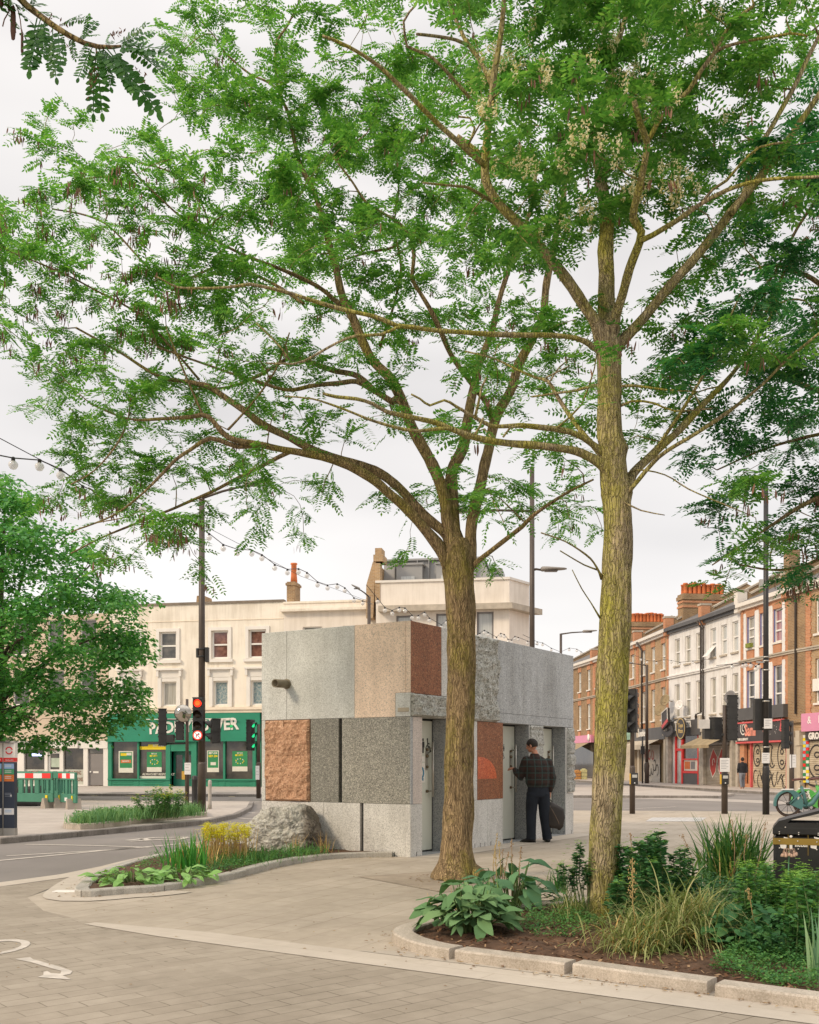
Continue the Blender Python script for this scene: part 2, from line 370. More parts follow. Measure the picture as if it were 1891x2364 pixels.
# ---- pavements with kerbs
def raised(name, poly, z, m): 
    q = MB(); q.prism(poly, -.05, z); return struct(name, q, m)
isl = [G(0, 1949).xy, G(178, 1932.6).xy, G(371, 1914).xy, G(482, 1903).xy, (-4.45, 24.8), (-4.35, 26.2), (-4.6, 30), (-5.2, 34.5), (-16, 36.2), (-30, 37), (-30, 11)]
raised('island_pavement', isl, .1, M_pave)
def kerbrun(name, pts, w, z, m, h=.012, kind=True):
    q = MB()
    for i in range(len(pts)-1):
        a = Vector(pts[i]).to_2d() if len(pts[i]) > 2 else Vector(pts[i]); b = Vector(pts[i+1]).to_2d() if len(pts[i+1]) > 2 else Vector(pts[i+1])
        t = (b-a); L = t.length; t.normalize(); n = Vector((-t.y, t.x))
        k = max(1, round(L/.92))
        for j in range(k):
            p0 = a+t*(L*j/k+.004); p1 = a+t*(L*(j+1)/k-.004)
            o = n*(w-.02); e = -n*.02
            q.bevbox([(*(p0+e), -.04), (*(p1+e), -.04), (*(p1+o), -.04), (*(p0+o), -.04), (*(p0+e), z+h), (*(p1+e), z+h), (*(p1+o), z+h), (*(p0+o), z+h)], .012)
    return struct(name, q, m)
kerbrun('island_kerb', isl[:8], .15, .1, M_kerbd, .006)
kerbrun('island_back_kerb', isl[7:10], .15, .1, M_kerbd, .006)
FL0, FL1 = Vector((-45, 46)), Vector((12, 40.2))
raised('far_pavement', [FL0, FL1, (13.5, 43), (12, 60), (-45, 75)], .1, M_pave)
kerbrun('far_kerb', [FL0, FL1], .15, .1, M_kerbd, .006)
TB = [(1960, 45.5), (1822, 50), (1711, 55), (1627, 59.8), (1544, 65), (1472, 72), (1405, 79.5), (1372, 83.5), (1290, 94), (1200, 112)]
TP = [Vector(((x-CX)/FPX*y, y)) for x, y in TB]
RK = [Vector((p.x-3.3, p.y)) for p in TP]; RK[0] = Vector((16.4, 41)); RK = [Vector((20.5, 26))]+RK
raised('terrace_pavement', RK+[Vector((TP[-1].x+8, TP[-1].y)), Vector((40, 60)), Vector((40, 26))], .1, M_pave)
kerbrun('terrace_kerb', RK, .15, .1, M_kerbd, .006)

# ---- painted lines
def line(px, w, z=.005, nm='road_marking'):
    q = MB(); pts = [G(*p).xy for p in px]
    for i in range(len(pts)-1):
        t = (pts[i+1]-pts[i]).normalized(); n = Vector((-t.y, t.x))*w/2; zz = z+.0006*i
        q.quad((*(pts[i]-n), zz), (*(pts[i+1]-n), zz), (*(pts[i+1]+n), zz), (*(pts[i]+n), zz))
    return struct(nm, q, M_paint)
line([(-60, 1993), (200, 1968), (470, 1944)], .10)
line([(15, 1976.5), (200, 1966), (330, 1957.5)], .09)
line([(60, 1950), (200, 1952.5), (345, 1957)], .10, .006)
for s_ in ([(292, 1941), (330, 1937), (360, 1934.5), (435, 1933.5)], [(300, 1943), (380, 1938.5), (410, 1939), (432, 1934.5)], [(330, 1937), (345, 1940)]): line(s_, .13, .007)
line([(482, 1857.5), (600, 1851)], .16); line([(484, 1868), (590, 1877.5)], .13); line([(500, 1884), (600, 1893)], .1)
line([(200, 1845.8), (228, 1845)], .12)
M_bandr = paving('crossing_band', (.40, .355, .315), (.43, .385, .345), (.33, .29, .25), .8, .4, 0., .004, .15)
def gband(px, z): 
    q = MB(); q.add([(*G(*p).xy, z) for p in px], [tuple(range(len(px)))]); struct('road_marking', q, M_bandr)
gband([(1200, 1834), (1437, 1843), (1600, 1848), (1820, 1857), (1960, 1863), (1960, 1855), (1800, 1850), (1600, 1842), (1437, 1837.5), (1200, 1829)], .005)
line([(1320, 1831), (1440, 1825)], .14); line([(1430, 1826), (1560, 1838)], .1); line([(1560, 1827), (1640, 1829), (1720, 1835)], .1)
line([(1440, 1868), (1560, 1863)], .09); line([(1330, 1833.5), (1350, 1836)], .25)
# turning arrow and the end of the bicycle sign on the setts
ar = [(120, 565), (240, 550), (262, 567), (480, 628), (577, 662), (560, 685), (500, 696), (572, 730), (300, 710), (345, 692), (347, 668), (375, 660), (405, 678), (480, 682), (490, 660), (440, 648), (250, 592), (190, 580)]
q = MB(); pts = [G(x/3.45, 2050+y/3.45, .0075) for x, y in ar]; bm = bmesh.new(); bm.faces.new([bm.verts.new(p) for p in pts]); bmesh.ops.triangulate(bm, faces=bm.faces); q.from_bm(bm); bm.free()
struct('arrow_marking', q, M_paint)
q = MB()
def ring(c, r, w_):
    for k in range(28):
        a, b = 2*PI*k/28, 2*PI*(k+1)/28
        f = lambda A, rr: (c.x+math.cos(A)*rr, c.y+math.sin(A)*rr*1.5, .0075)
        q.quad(f(a, r-w_), f(a, r), f(b, r), f(b, r-w_))
ring(G(-12, 2189), .235, .06); ring(G(-120, 2170), .235, .06)
struct('bicycle_marking', q, M_paint)
# pale hatch in the plaza, iron covers
sheet('service_cover', [G(x, y).xy for x, y in ((1505, 1888), (1632, 1888), (1618, 1897), (1490, 1897))], .008, brick('tread', (.55, .53, .5), (.60, .58, .55), (.36, .35, .34), .16, .16, .02, 0, 0))
for x, y in ((278, 1830.5), (520, 1831)):
    c = G(x, y, .1); q = MB(); q.quad((c.x-.5, c.y-.6, .104), (c.x+.5, c.y-.6, .104), (c.x+.5, c.y+.6, .104), (c.x-.5, c.y+.6, .104)); struct('manhole_cover', q, mat('iron_cover', (.16, .145, .13), .8, .2, 3))
for x, y, s_ in ((217, 1838, 1), (295, 1838, 1), (420, 1839, 1), (534, 1840, 1)):
    c = G(x, y, .1); q = MB(); q.quad((c.x-.12, c.y-.0, .112), (c.x+.12, c.y, .112), (c.x+.12, c.y+.16, .112), (c.x-.12, c.y+.16, .112)); struct('kerb_marking', q, mat('yellow_paint', (.72, .60, .28), .8))

# ================================================================ PLANTERS
M_soil = mat('mulch_soil', (.105, .058, .034), .98, .4, 9, 1., 45)
def smooth_path(pts, step=.12):
    pts = [Vector(p).to_2d() if len(p) > 2 else Vector(p) for p in pts]; out = []
    for i in range(len(pts)-1):
        p0 = pts[max(i-1, 0)]; p1 = pts[i]; p2 = pts[i+1]; p3 = pts[min(i+2, len(pts)-1)]
        m = max(1, round((p2-p1).length/step))
        for j in range(m):
            t = j/m; out.append(.5*((2*p1)+(p2-p0)*t+(2*p0-5*p1+4*p2-p3)*t*t+(3*p1-p0-3*p2+p3)*t**3))
    return out+[pts[-1]]
def kerb_stones(path, w, h, cuts, parent, m, inner=1, gap=.02, jit=.01):
    """path of the outer foot; cuts = arc lengths where stones end"""
    L = [0]
    for i in range(len(path)-1): L.append(L[-1]+(path[i+1]-path[i]).length)
    def at(s):
        s = min(max(s, 0), L[-1]-1e-4); i = max(k for k in range(len(L)) if L[k] <= s); i = min(i, len(path)-2)
        t = (path[i+1]-path[i]).normalized(); p = path[i]+t*(s-L[i]); n = Vector((-t.y, t.x))*inner; return p, n
    cuts = [0]+[c for c in cuts if 0 < c < L[-1]]+[L[-1]]
    for a, b in zip(cuts[:-1], cuts[1:]):
        a += gap/2; b -= gap/2; k = max(2, int((b-a)/.10)+1); q = MB(); off = random.uniform(-jit, jit); dz = random.uniform(-.006, .006); vs = []; e = .012
        for j in range(k+1):
            p, n = at(a+(b-a)*j/k); p = p+n*off
            for (o, z) in ((0, -.05), (0, h+dz-e), (e, h+dz), (w-e, h+dz), (w, h+dz-e), (w, -.05)): vs.append((*(p+n*o), z))
        fs = []
        for j in range(k):
            for c in range(6): c2 = (c+1) % 6; fs.append((j*6+c, j*6+c2, (j+1)*6+c2, (j+1)*6+c))
        fs += [tuple(range(5, -1, -1)), tuple(k*6+c for c in range(6))]
        q.add(vs, fs); part('kerb_stone', q, m, parent)
    return L[-1]
def pip(p, poly):
    c = False; n = len(poly); j = n-1
    for i in range(n):
        a, b = poly[i], poly[j]
        if (a[1] > p[1]) != (b[1] > p[1]) and p[0] < (b[0]-a[0])*(p[1]-a[1])/(b[1]-a[1])+a[0]: c = not c
        j = i
    return c
def soil_bed(name, poly, z, chips=0, st=.07, mats=None):
    xs = [p[0] for p in poly]; ys = [p[1] for p in poly]; q = MB(); idx = {}
    nx = int((max(xs)-min(xs))/st)+2; ny = int((max(ys)-min(ys))/st)+2
    def gv(i, j):
        if (i, j) not in idx:
            x = min(xs)+i*st; y = min(ys)+j*st; idx[i, j] = len(q.v); q.v.append((x, y, z+.035*noise.noise(Vector((x*4, y*4, 1)))+.012*noise.noise(Vector((x*16, y*16, 3)))))
        return idx[i, j]
    for i in range(nx):
        for j in range(ny):
            if pip((min(xs)+(i+.5)*st, min(ys)+(j+.5)*st), poly): q.f.append((gv(i, j), gv(i+1, j), gv(i+1, j+1), gv(i, j+1))); q.sm.append(True); q.mi.append(0)
    tag(part(name, q, M_soil), kind='structure')
    if chips:
        q = MB(); k = 0
        while k < chips:
            x = random.uniform(min(xs), max(xs)); y = random.uniform(min(ys), max(ys))
            if not pip((x, y), poly): continue
            k += 1; a = random.uniform(0, 6.28); l = random.uniform(.006, .024); w_ = l*random.uniform(.2, .5)
            zz = z+.035*noise.noise(Vector((x*4, y*4, 1)))+random.uniform(.0, .02); tl = random.uniform(-.5, .5)
            c, s_ = math.cos(a), math.sin(a)
            q.quad((x-c*l-s_*w_, y-s_*l+c*w_, zz-tl*l), (x-c*l+s_*w_, y-s_*l-c*w_, zz-tl*l), (x+c*l+s_*w_, y+s_*l-c*w_, zz+tl*l), (x+c*l-s_*w_, y+s_*l+c*w_, zz+tl*l))
        o = part('bark_chips', q, leafmat('chip', (.06, .03, .018), (.17, .085, .045), (.36, .24, .14), .0, .9, .1)); tag(o, kind='stuff')

# near right bed
kr = smooth_path([(3.2, 10.4), (1.9, 10.2), (.75, 9.5), (.12, 8.72), (-.13, 8.2), (-.06, 7.78), (.12, 7.46), (.30, 7.29), (.66, 7.03), (1.04, 6.77), (1.42, 6.47), (1.80, 6.18), (2.30, 5.81), (3.1, 5.2), (4.2, 4.4)], .1)
pr = thing('planting_bed', 'near planting bed edged by gappy pale granite kerb stones, brown mulch under the right tree', 'planter', (1.6, 8, 0))
def arc_to(path, target):
    s = 0; best = (1e9, 0)
    for i in range(len(path)-1):
        d = (path[i]-Vector(target)).length
        if d < best[0]: best = (d, s)
        s += (path[i+1]-path[i]).length
    return best[1]
kerb_stones(kr, .17, .085, [1.3, 2.6]+[arc_to(kr, t) for t in ((.33, 7.27), (1.05, 6.76), (1.82, 6.165), (2.75, 5.47))], pr, M_kerb, 1, .055, .012)
bed_r = [Vector(p)+Vector((0, 0)) for p in kr]
def inset(path, w, inner=1):
    out = []
    for i, p in enumerate(path):
        t = (path[min(i+1, len(path)-1)]-path[max(i-1, 0)]).normalized(); out.append(p+Vector((-t.y, t.x))*w*inner)
    return out
BED_R = inset(kr, .14)+[Vector((5.2, 5.2)), Vector((5.4, 9.8))]
soil_bed('bed_soil', BED_R, .055, 9000, .06)
# bed in front of the kiosk
kl = smooth_path([(-2.55, 17.3), (-3.25, 16.7), (-3.72, 14.6), (-3.82, 12.9), (-3.62, 11.3), (-3.39, 10.69), (-3.0, 10.92), (-2.65, 11.19), (-2.16, 12.21), (-1.76, 13.7), (-1.31, 14.7), (-.75, 15.16), (-.25, 15.22)], .12)
pl = thing('planting_bed', 'pointed planting bed edged by grey granite kerb, running to the boulder and stone kiosk', 'planter', (-2.8, 13, 0))
kerb_stones(kl, .15, .08, [arc_to(kl, t) for t in ((-3.5, 16), (-3.76, 14.2), (-3.8, 12.4), (-3.39, 10.7), (-2.65, 11.19), (-1.98, 12.8), (-1.45, 14.4))], pl, granite('kerb_grey', [(.38, .355, .31), (.50, .465, .41), (.58, .545, .48)], 130, .2, .8, .25), 1, .015, .006)
BED_L = inset(kl, .13, 1)
soil_bed('bed_soil', BED_L, .06, 900, .09)
sheet('bed_edging', inset(kl, .32, -1)[20:68]+kl[20:68][::-1], .0105, M_band)
q = MB(); c = G(150, 2061, .0); q.bevbox([(c.x-.12, c.y-.06, .0), (c.x+.13, c.y-.05, .0), (c.x+.12, c.y+.07, .0), (c.x-.11, c.y+.06, .0), (c.x-.12, c.y-.06, .022), (c.x+.13, c.y-.05, .022), (c.x+.12, c.y+.07, .022), (c.x-.11, c.y+.06, .022)], .004)
solo('paper_scrap', q, mat('white_scrap', (.78, .75, .70), .8), 'flat white scrap lying on the paving at the tip of the kiosk bed', 'litter')
# island bed
ki = smooth_path([G(478, 1886, .1), G(380, 1895, .1), G(300, 1904, .1), G(220, 1914, .1), G(165, 1915, .1), G(148, 1908, .1), (-7.6, 24.0), (-7.0, 26.2), (-5.6, 27.2), G(478, 1886, .1)], .2)
pi_ = thing('planting_bed', 'low pale kerbed grass bed on the traffic island beyond the road', 'planter', (-6, 24, .1))
kerb_stones([Vector(p) for p in ki], .15, .22, [i*1.1 for i in range(1, 14)], pi_, M_kerb, -1, .012, .004)
BED_I = inset(ki, .13, -1)
soil_bed('bed_soil', BED_I, .19, 0, .12)
# ================================================================ BUILDINGS
M_cream = mat('cream_stucco', (.86, .785, .67), .9, .06, .8, .25, 25, obj=False, wear=.22)
M_cream2 = mat('pale_render', (.82, .745, .655), .9, .05, .6, .2, 25, obj=False, wear=.16)
M_white = mat('white_paint', (.78, .74, .68), .6, .05, 2)
M_upvc = mat('white_frame', (.80, .77, .72), .45, .04, 2)
M_cap = mat('lead_cap', (.22, .18, .14), .9, .3, 2)
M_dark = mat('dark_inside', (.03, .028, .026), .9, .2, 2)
M_black = mat('black_metal', (.028, .026, .025), .42, .25, 4, .15, 60)
M_grey = mat('grey_paint', (.22, .21, .21), .6, .15, 2)
M_green = mat('shop_green', (.022, .235, .14), .5, .12, 1.2)
M_greenl = mat('shop_green_light', (.03, .24, .14), .5, .12, 1.2)
M_terra = mat('terracotta', (.58, .17, .06), .85, .2, 3)
M_stock = brick('stock_brick', (.50, .32, .165), (.38, .235, .12), (.50, .41, .29), var=.25)
M_stock2 = brick('brown_brick', (.36, .22, .11), (.26, .155, .08), (.42, .34, .23), var=.3)
M_orange = brick('orange_brick', (.62, .275, .14), (.53, .22, .11), (.52, .34, .22), var=.2)
M_slate = brick('slate', (.19, .175, .165), (.145, .135, .13), (.08, .075, .07), .25, .2, .008, var=.25, rough=.7)
M_stonew = mat('painted_stone', (.74, .69, .62), .8, .08, 2)
M_whitew = mat('white_brickwork', (.80, .78, .755), .8, .06, 1.2, .3, 30, obj=False, wear=.2)
M_conc = mat('concrete_band', (.46, .40, .32), .9, .2, 3)
def paneglass(name, c1, c2, rough=.06, scale=2., folds=True):
    if name in _mats: return _mats[name]
    t = NT(name); v = t.uv((9 if folds else scale, .5 if folds else scale, 1)); k = t.noise(v, 1.2 if folds else 1., 3)
    t.P(Base_Color=t.ramp(k, [(.35, c1), (.65, c2)]), Roughness=rough); t.b.inputs['Specular IOR Level'].default_value = .8
    _mats[name] = t.m; return t.m
G_net = paneglass('pane_net', (.30, .28, .23), (.44, .42, .36)); G_dark = paneglass('pane_dark', (.05, .05, .045), (.15, .14, .12), folds=False)
G_lace = paneglass('pane_lace', (.13, .22, .26), (.42, .44, .42), folds=False, scale=11); G_pink = paneglass('pane_pink', (.30, .12, .13), (.42, .24, .24))
G_red = paneglass('pane_red', (.10, .03, .025), (.26, .12, .09), folds=False, scale=3); G_pale = paneglass('pane_pale', (.42, .44, .43), (.55, .56, .54))
G_shop = paneglass('shop_glass', (.022, .022, .02), (.10, .085, .065), .05, 1.1, False)
def wallface(mb, fr, u0, u1, z0, z1, holes, rec=.14, mi=0, d=0.):
    us = sorted({u0, u1, *[h[0] for h in holes], *[h[1] for h in holes]}); zs = sorted({z0, z1, *[h[2] for h in holes], *[h[3] for h in holes]})
    us = [u for u in us if u0 <= u <= u1]; zs = [z for z in zs if z0 <= z <= z1]
    for a, b in zip(us[:-1], us[1:]):
        for e, f in zip(zs[:-1], zs[1:]):
            cu, cz = (a+b)/2, (e+f)/2
            if any(h[0] < cu < h[1] and h[2] < cz < h[3] for h in holes): continue
            mb.quad(fr.pt(a, d, e), fr.pt(b, d, e), fr.pt(b, d, f), fr.pt(a, d, f), mi)
    for a, b, e, f in holes:
        p = lambda u, dd, z: fr.pt(u, d+dd, z)
        mb.quad(p(a, 0, e), p(a, -rec, e), p(a, -rec, f), p(a, 0, f), mi); mb.quad(p(b, 0, e), p(b, 0, f), p(b, -rec, f), p(b, -rec, e), mi)
        mb.quad(p(a, 0, f), p(a, -rec, f), p(b, -rec, f), p(b, 0, f), mi); mb.quad(p(a, 0, e), p(b, 0, e), p(b, -rec, e), p(a, -rec, e), mi)
def window(par, fr, h, rec, glass, bars=((), (.5,)), fw=.06, sill=True, sillm=None, frm=None, wm=None, tilt=0., so=.06):
    u0, u1, z0, z1 = h; q = MB(); a, b = -rec-.03, -rec+.045
    q.fbox(fr, u0, u0+fw, a, b, z0, z1); q.fbox(fr, u1-fw, u1, a, b, z0, z1); q.fbox(fr, u0+fw, u1-fw, a, b, z1-fw, z1); q.fbox(fr, u0+fw, u1-fw, a, b, z0, z0+fw)
    for k in bars[1]: zz = z0+(z1-z0)*k; q.fbox(fr, u0+fw, u1-fw, a, b+.012, zz-fw*.5, zz+fw*.5)
    for k in bars[0]: uu = u0+(u1-u0)*k; q.fbox(fr, uu-fw*.4, uu+fw*.4, a, b-.006, z0+fw, z1-fw)
    f = part('window', q, wm or M_upvc, par)
    p = MB(); p.fbox(fr, u0+.02, u1-.02, -rec-.03, -rec-.012, z0+.02, z1-.02); part('pane', p, glass, f)
    if sill: s = MB(); s.fbox(fr, u0-so, u1+so, -rec+.05, .09, z0-.10, z0-.004); part('sill', s, sillm or M_stonew, f)
    return f
def shutter(par, fr, u0, u1, z0, z1, d, m, pitch=.085):
    q = MB(); n = int((z1-z0)/pitch)
    for i in range(n):
        a = z0+(z1-z0)*i/n; b = z0+(z1-z0)*(i+1)/n; k = (b-a)
        q.quad(fr.pt(u0, d, a), fr.pt(u1, d, a), fr.pt(u1, d+.02, a+k*.5), fr.pt(u0, d+.02, a+k*.5)); q.quad(fr.pt(u0, d+.02, a+k*.5), fr.pt(u1, d+.02, a+k*.5), fr.pt(u1, d, b), fr.pt(u0, d, b))
    return part('roller_shutter', q, m, par)

# ---------------- left row: frontal cream terrace
FA = Fr(((340-CX)/FPX*56.4, 56.4), ((855-CX)/FPX*54, 54)); f = FA
def fu(x): return f.u(x)
def z2(y, px=470): return f.z(px, y)
UB0, UB1, UB2 = fu(251), fu(655), fu(872)
zpar = 9.92
bet = thing('shop_building', 'cream three storey building over the green betting shop', 'building', f.pt((UB0+UB1)/2, 0, .1))
def wins(par, fr, xs, y0, y1, glasses, rec=.16, surround=None, **k): pass
S2 = 1/5.39     # photo crop scale of the window row
def cx8(x): return 300+x*S2
def cy8(y): return 1380+y*S2
w2 = [(fu(cx8(a)), fu(cx8(b)), z2(cy8(760)), z2(cy8(415))) for a, b in ((-100, 115), (372, 580), (1018, 1222), (1482, 1695))]
w1 = [(fu(cx8(a)), fu(cx8(b)), z2(cy8(1340)), z2(cy8(1040))) for a, b in ((-75, 90), (408, 580), (1046, 1220), (1512, 1680))]
FZ0, FZ1 = z2(1710.5), z2(1647)     # fascia
q = MB(); wallface(q, f, UB0, UB1, FZ1+.25, zpar, w2+w1, .16)
q.fbox(f, UB0, UB1, -9, -.17, FZ1+.25, zpar-.6); q.fbox(f, UB0, UB1, -.3, -.001, zpar-.62, zpar-.01)
part('wall', q, M_cream, bet)
q = MB(); q.fbox(f, UB0-.02, UB1+.02, -.35, .07, zpar, zpar+.12); part('parapet_cap', q, M_cap, bet)
q = MB(); q.fbox(f, UB0, UB1, 0, .025, z2(cy8(285))-.02, z2(cy8(285))+.02); q.fbox(f, UB0, UB1, 0, .12, FZ1+.02, FZ1+.30); q.fbox(f, UB0, UB1, .12, .2, FZ1+.18, FZ1+.32); part('cornice', q, mat('cream_trim', (.80, .69, .55), .9, .12, 1.5), bet)
def surround(par, h, hood):
    q = MB(); u0, u1, z0, z1 = h; k = .19
    q.fbox(f, u0-k, u0-.02, 0, .07, z0-.02, z1+k); q.fbox(f, u1+.02, u1+k, 0, .07, z0-.02, z1+k); q.fbox(f, u0-.02, u1+.02, 0, .07, z1+.01, z1+k)
    if hood:
        q.fbox(f, u0-k-.16, u1+k+.16, 0, .22, z1+.62, z1+.72); q.fbox(f, u0-k-.05, u1+k+.05, 0, .05, z1+k+.02, z1+.62)
        for s_ in (u0-k-.12, u1+k+.0): q.fbox(f, s_, s_+.13, .05, .18, z1+.28, z1+.62)
        for s_ in (u0-k-.06, u1+k-.14): q.fbox(f, s_, s_+.20, .072, .11, FZ1+.34, z1+.2)
    else: q.fbox(f, u0-k-.10, u1+k+.10, 0, .14, z0-.20, z0-.04)
    part('window_surround', q, M_white, par)
for i, h in enumerate(w2):
    surround(bet, h, False); window(bet, f, h, .14, (G_net, G_dark, G_red, G_red)[i], fw=.085, sill=False)
for i, h in enumerate(w1):
    surround(bet, h, True); window(bet, f, h, .14, (G_net, G_net, G_lace, G_lace)[i], bars=((), ()), fw=.07, sill=False)
for x0, x1, y, t in ((449, 481, 1375.5, .7), (662, 681, 1341, .5)):
    a, b = f.u(x0, -3), f.u(x1, -3); z = f.z(x0, y, -3); q = MB()
    if t == .7: vs = [f.pt(u, d, zz) for zz, e in ((zpar-.6, 0), (z, .28)) for u, d in ((a+e*.5, -3), (b-e, -3), (b-e, -4.2), (a+e*.5, -4.2))]; q.add(vs, [(0,1,5,4),(1,2,6,5),(2,3,7,6),(3,0,4,7),(4,5,6,7)])
    else:
        q.fbox(f, a, b, -4, -3, zpar-.6, z-.05); q.fbox(f, a-.06, b+.06, -4.05, -2.95, z-.25, z-.12)
    ch = part('chimney', q, M_stock2, bet)
    if t != .7:
        q = MB(); q.lathe(f.pt(a*.45+b*.55, -3.5, z-.05), [(.20, 0), (.17, .4), (.15, 1.02), (.19, 1.04), (.19, 1.12), (.13, 1.12)], 12); part('chimney_pot', q, M_terra, ch)
# green shopfront
q = MB(); q.fbox(f, UB0, fu(602), -.1, .16, FZ0, FZ1); q.fbox(f, UB0-.05, fu(602), .16, .22, FZ0-.03, FZ0+.07)
fas = part('fascia', q, M_green, bet)
q = MB(); ux, uz = f.u(344, .2), f.z(344, 1694, .2)
q.text(f, 'PADDYPOWER', ux, uz, .86, .175, .02, bold=.026, sx=(f.u(540)-f.u(344))/5.55, rot=R(2.6)); part('lettering', q, M_white, fas)
q = MB(); q.lathe(f.pt(f.u(537.5), .18, f.z(537, 1677)), [(0, 0), (.085, 0), (.085, .03), (0, .03)], 16, M=Matrix((f.U, (0, 0, 1), f.N)).transposed()); part('full_stop', q, emis('dot_green', (.0, .55, .14), .25), fas)
q = MB(); q.fbox(f, fu(338), fu(548), .30, .36, FZ1-.33, FZ1-.29); q.fbox(f, fu(345), fu(346.5), .16, .3, FZ1-.33, FZ1-.29); q.fbox(f, fu(520), fu(521.5), .16, .3, FZ1-.33, FZ1-.29); part('sign_light', q, M_white, fas)
def zc(y): return z2(1600+y/4.207)
def uc(x): return fu(230+x/4.207)
zs0, zs1 = zc(835), FZ0        # sill and head of the glazing
q = MB()
for a, b in ((88, 122), (372, 386), (648, 690), (895, 945), (1205, 1222), (1490, 1520), (1560, 1572)): q.fbox(f, uc(a), uc(b), -.12, .08, .1, zs1)
for a, b in ((88, 690), (940, 1572)): q.fbox(f, uc(a), uc(b), -.12, .06, .1, zs0); q.fbox(f, uc(a), uc(b), .06, .13, zs0-.07, zs0+.01)
q.fbox(f, uc(690), uc(895), -.12, .05, zc(565), zs1)
for a, b in ((130, 330), (430, 620), (1060, 1160), (1265, 1455)):
    for zz in (zc(862), zc(886)): q.fbox(f, uc(a), uc(b), .06, .085, zz-.02, zz+.02)
part('shopfront', q, M_greenl, bet)
q = MB(); q.fbox(f, uc(692), uc(893), -.42, -.35, .1, zc(568)); dr = part('door', q, mat('door_green', (.016, .17, .11), .35, .1, 2), bet)
q = MB(); q.fbox(f, uc(715), uc(780), -.35, -.34, .5, zc(600)); part('pane', q, G_shop, dr); q = MB(); q.fbox(f, uc(805), uc(870), -.35, -.34, .5, zc(600)); part('pane', q, G_shop, dr)
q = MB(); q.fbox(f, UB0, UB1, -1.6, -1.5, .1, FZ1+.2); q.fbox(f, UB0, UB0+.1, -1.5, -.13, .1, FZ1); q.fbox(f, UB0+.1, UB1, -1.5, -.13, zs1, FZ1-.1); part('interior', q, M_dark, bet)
q = MB(); q.fbox(f, uc(122), uc(650), -.10, -.085, zs0, zs1); part('shop_window', q, G_shop, bet)
q = MB(); q.fbox(f, uc(945), uc(1492), -.10, -.085, zs0, zs1); part('shop_window', q, G_shop, bet)
M_post = mat('poster_white', (.70, .67, .58), .6, .05, 3); M_yel = mat('poster_yellow', (.80, .60, .02), .6, .05, 3); M_pgreen = mat('poster_green', (.03, .24, .09), .6, .1, 3); M_red = mat('sign_red', (.75, .035, .03), .5, .08, 3)
def poster(par, fr, u0, u1, z0, z1, d, kind):
    q = MB(); q.fbox(fr, u0, u1, d, d+.02, z0, z1, 0); W, H = u1-u0, z1-z0; B = lambda a, b, c, e, m, k=.022: q.fbox(fr, u0+W*a, u0+W*b, d+.02, d+k, z0+H*c, z0+H*e, m)
    if kind == 'a': B(.08, .92, .22, .95, 1); B(.14, .55, .78, .9, 2, .025); B(.55, .88, .8, .92, 0, .025); B(.15, .85, .45, .6, 3, .026); q.text(fr, 'BOOSTS', u0+W*.5, z0+H*.5, H*.09, d+.026, .003, 0, 'CENTER', .004)
    if kind == 'b': B(.0, 1, .24, 1., 1); B(.2, .7, .76, .84, 2, .025); B(.1, .9, .02, .2, 0, .024); q.text(fr, 'BET £10', u0+W*.5, z0+H*.88, H*.085, d+.024, .003, 0, 'CENTER', .004); q.text(fr, 'GET £30', u0+W*.5, z0+H*.77, H*.08, d+.026, .003, 1, 'CENTER', .003)
    if kind == 'c': B(.06, .94, .2, .96, 1); q.text(fr, 'BET £10', u0+W*.5, z0+H*.84, H*.12, d+.024, .003, 0, 'CENTER', .008); q.text(fr, 'GET £30', u0+W*.5, z0+H*.70, H*.12, d+.024, .003, 2, 'CENTER', .008); B(.3, .75, .32, .46, 0, .025)
    if kind in 'b': 
        for k in range(9): a = k*.7; q.lathe(fr.pt(u0+W*(.5+.26*math.cos(a)), d+.024, z0+H*(.5+.12*math.sin(a))), [(0, 0), (.035, 0), (.035, .004), (0, .004)], 6, 0 if k % 2 else 2, M=Matrix((fr.U, (0, 0, 1), fr.N)).transposed())
    return part('poster', q, [M_post, M_pgreen, M_yel, M_terra], par)
poster(bet, f, uc(180), uc(322), zc(775), zc(562), -.075, 'a'); poster(bet, f, uc(455), uc(598), zc(768), zc(570), -.075, 'b'); poster(bet, f, uc(1040), uc(1155), zc(768), zc(558), -.075, 'c'); poster(bet, f, uc(1285), uc(1432), zc(760), zc(565), -.075, 'b')
q = MB(); q.fbox(f, uc(385), uc(648), -.07, -.05, zc(548), zc(516), 0); q.fbox(f, uc(468), uc(570), -.05, -.03, zc(522), zc(498), 0); q.text(f, 'BETTING', uc(515), zc(517), .16, -.028, .003, 1, 'LEFT', .004); part('window_sign', q, [M_yel, M_post], bet)
q = MB(); q.fbox(f, uc(385), uc(648), -.075, -.05, zc(832), zc(808), 0); q.text(f, 'ALWAYS BET RESPONSIBLY', uc(412), zc(800), .17, -.05, .003, 0, 'LEFT', .004, .9); part('window_sign', q, M_post, bet)
q = MB(); q.fbox(f, uc(1295), uc(1370), -.6, -.11, zs0, zs1); part('inner_pillar', q, mat('pillar_pink', (.5, .33, .24), .8), bet)

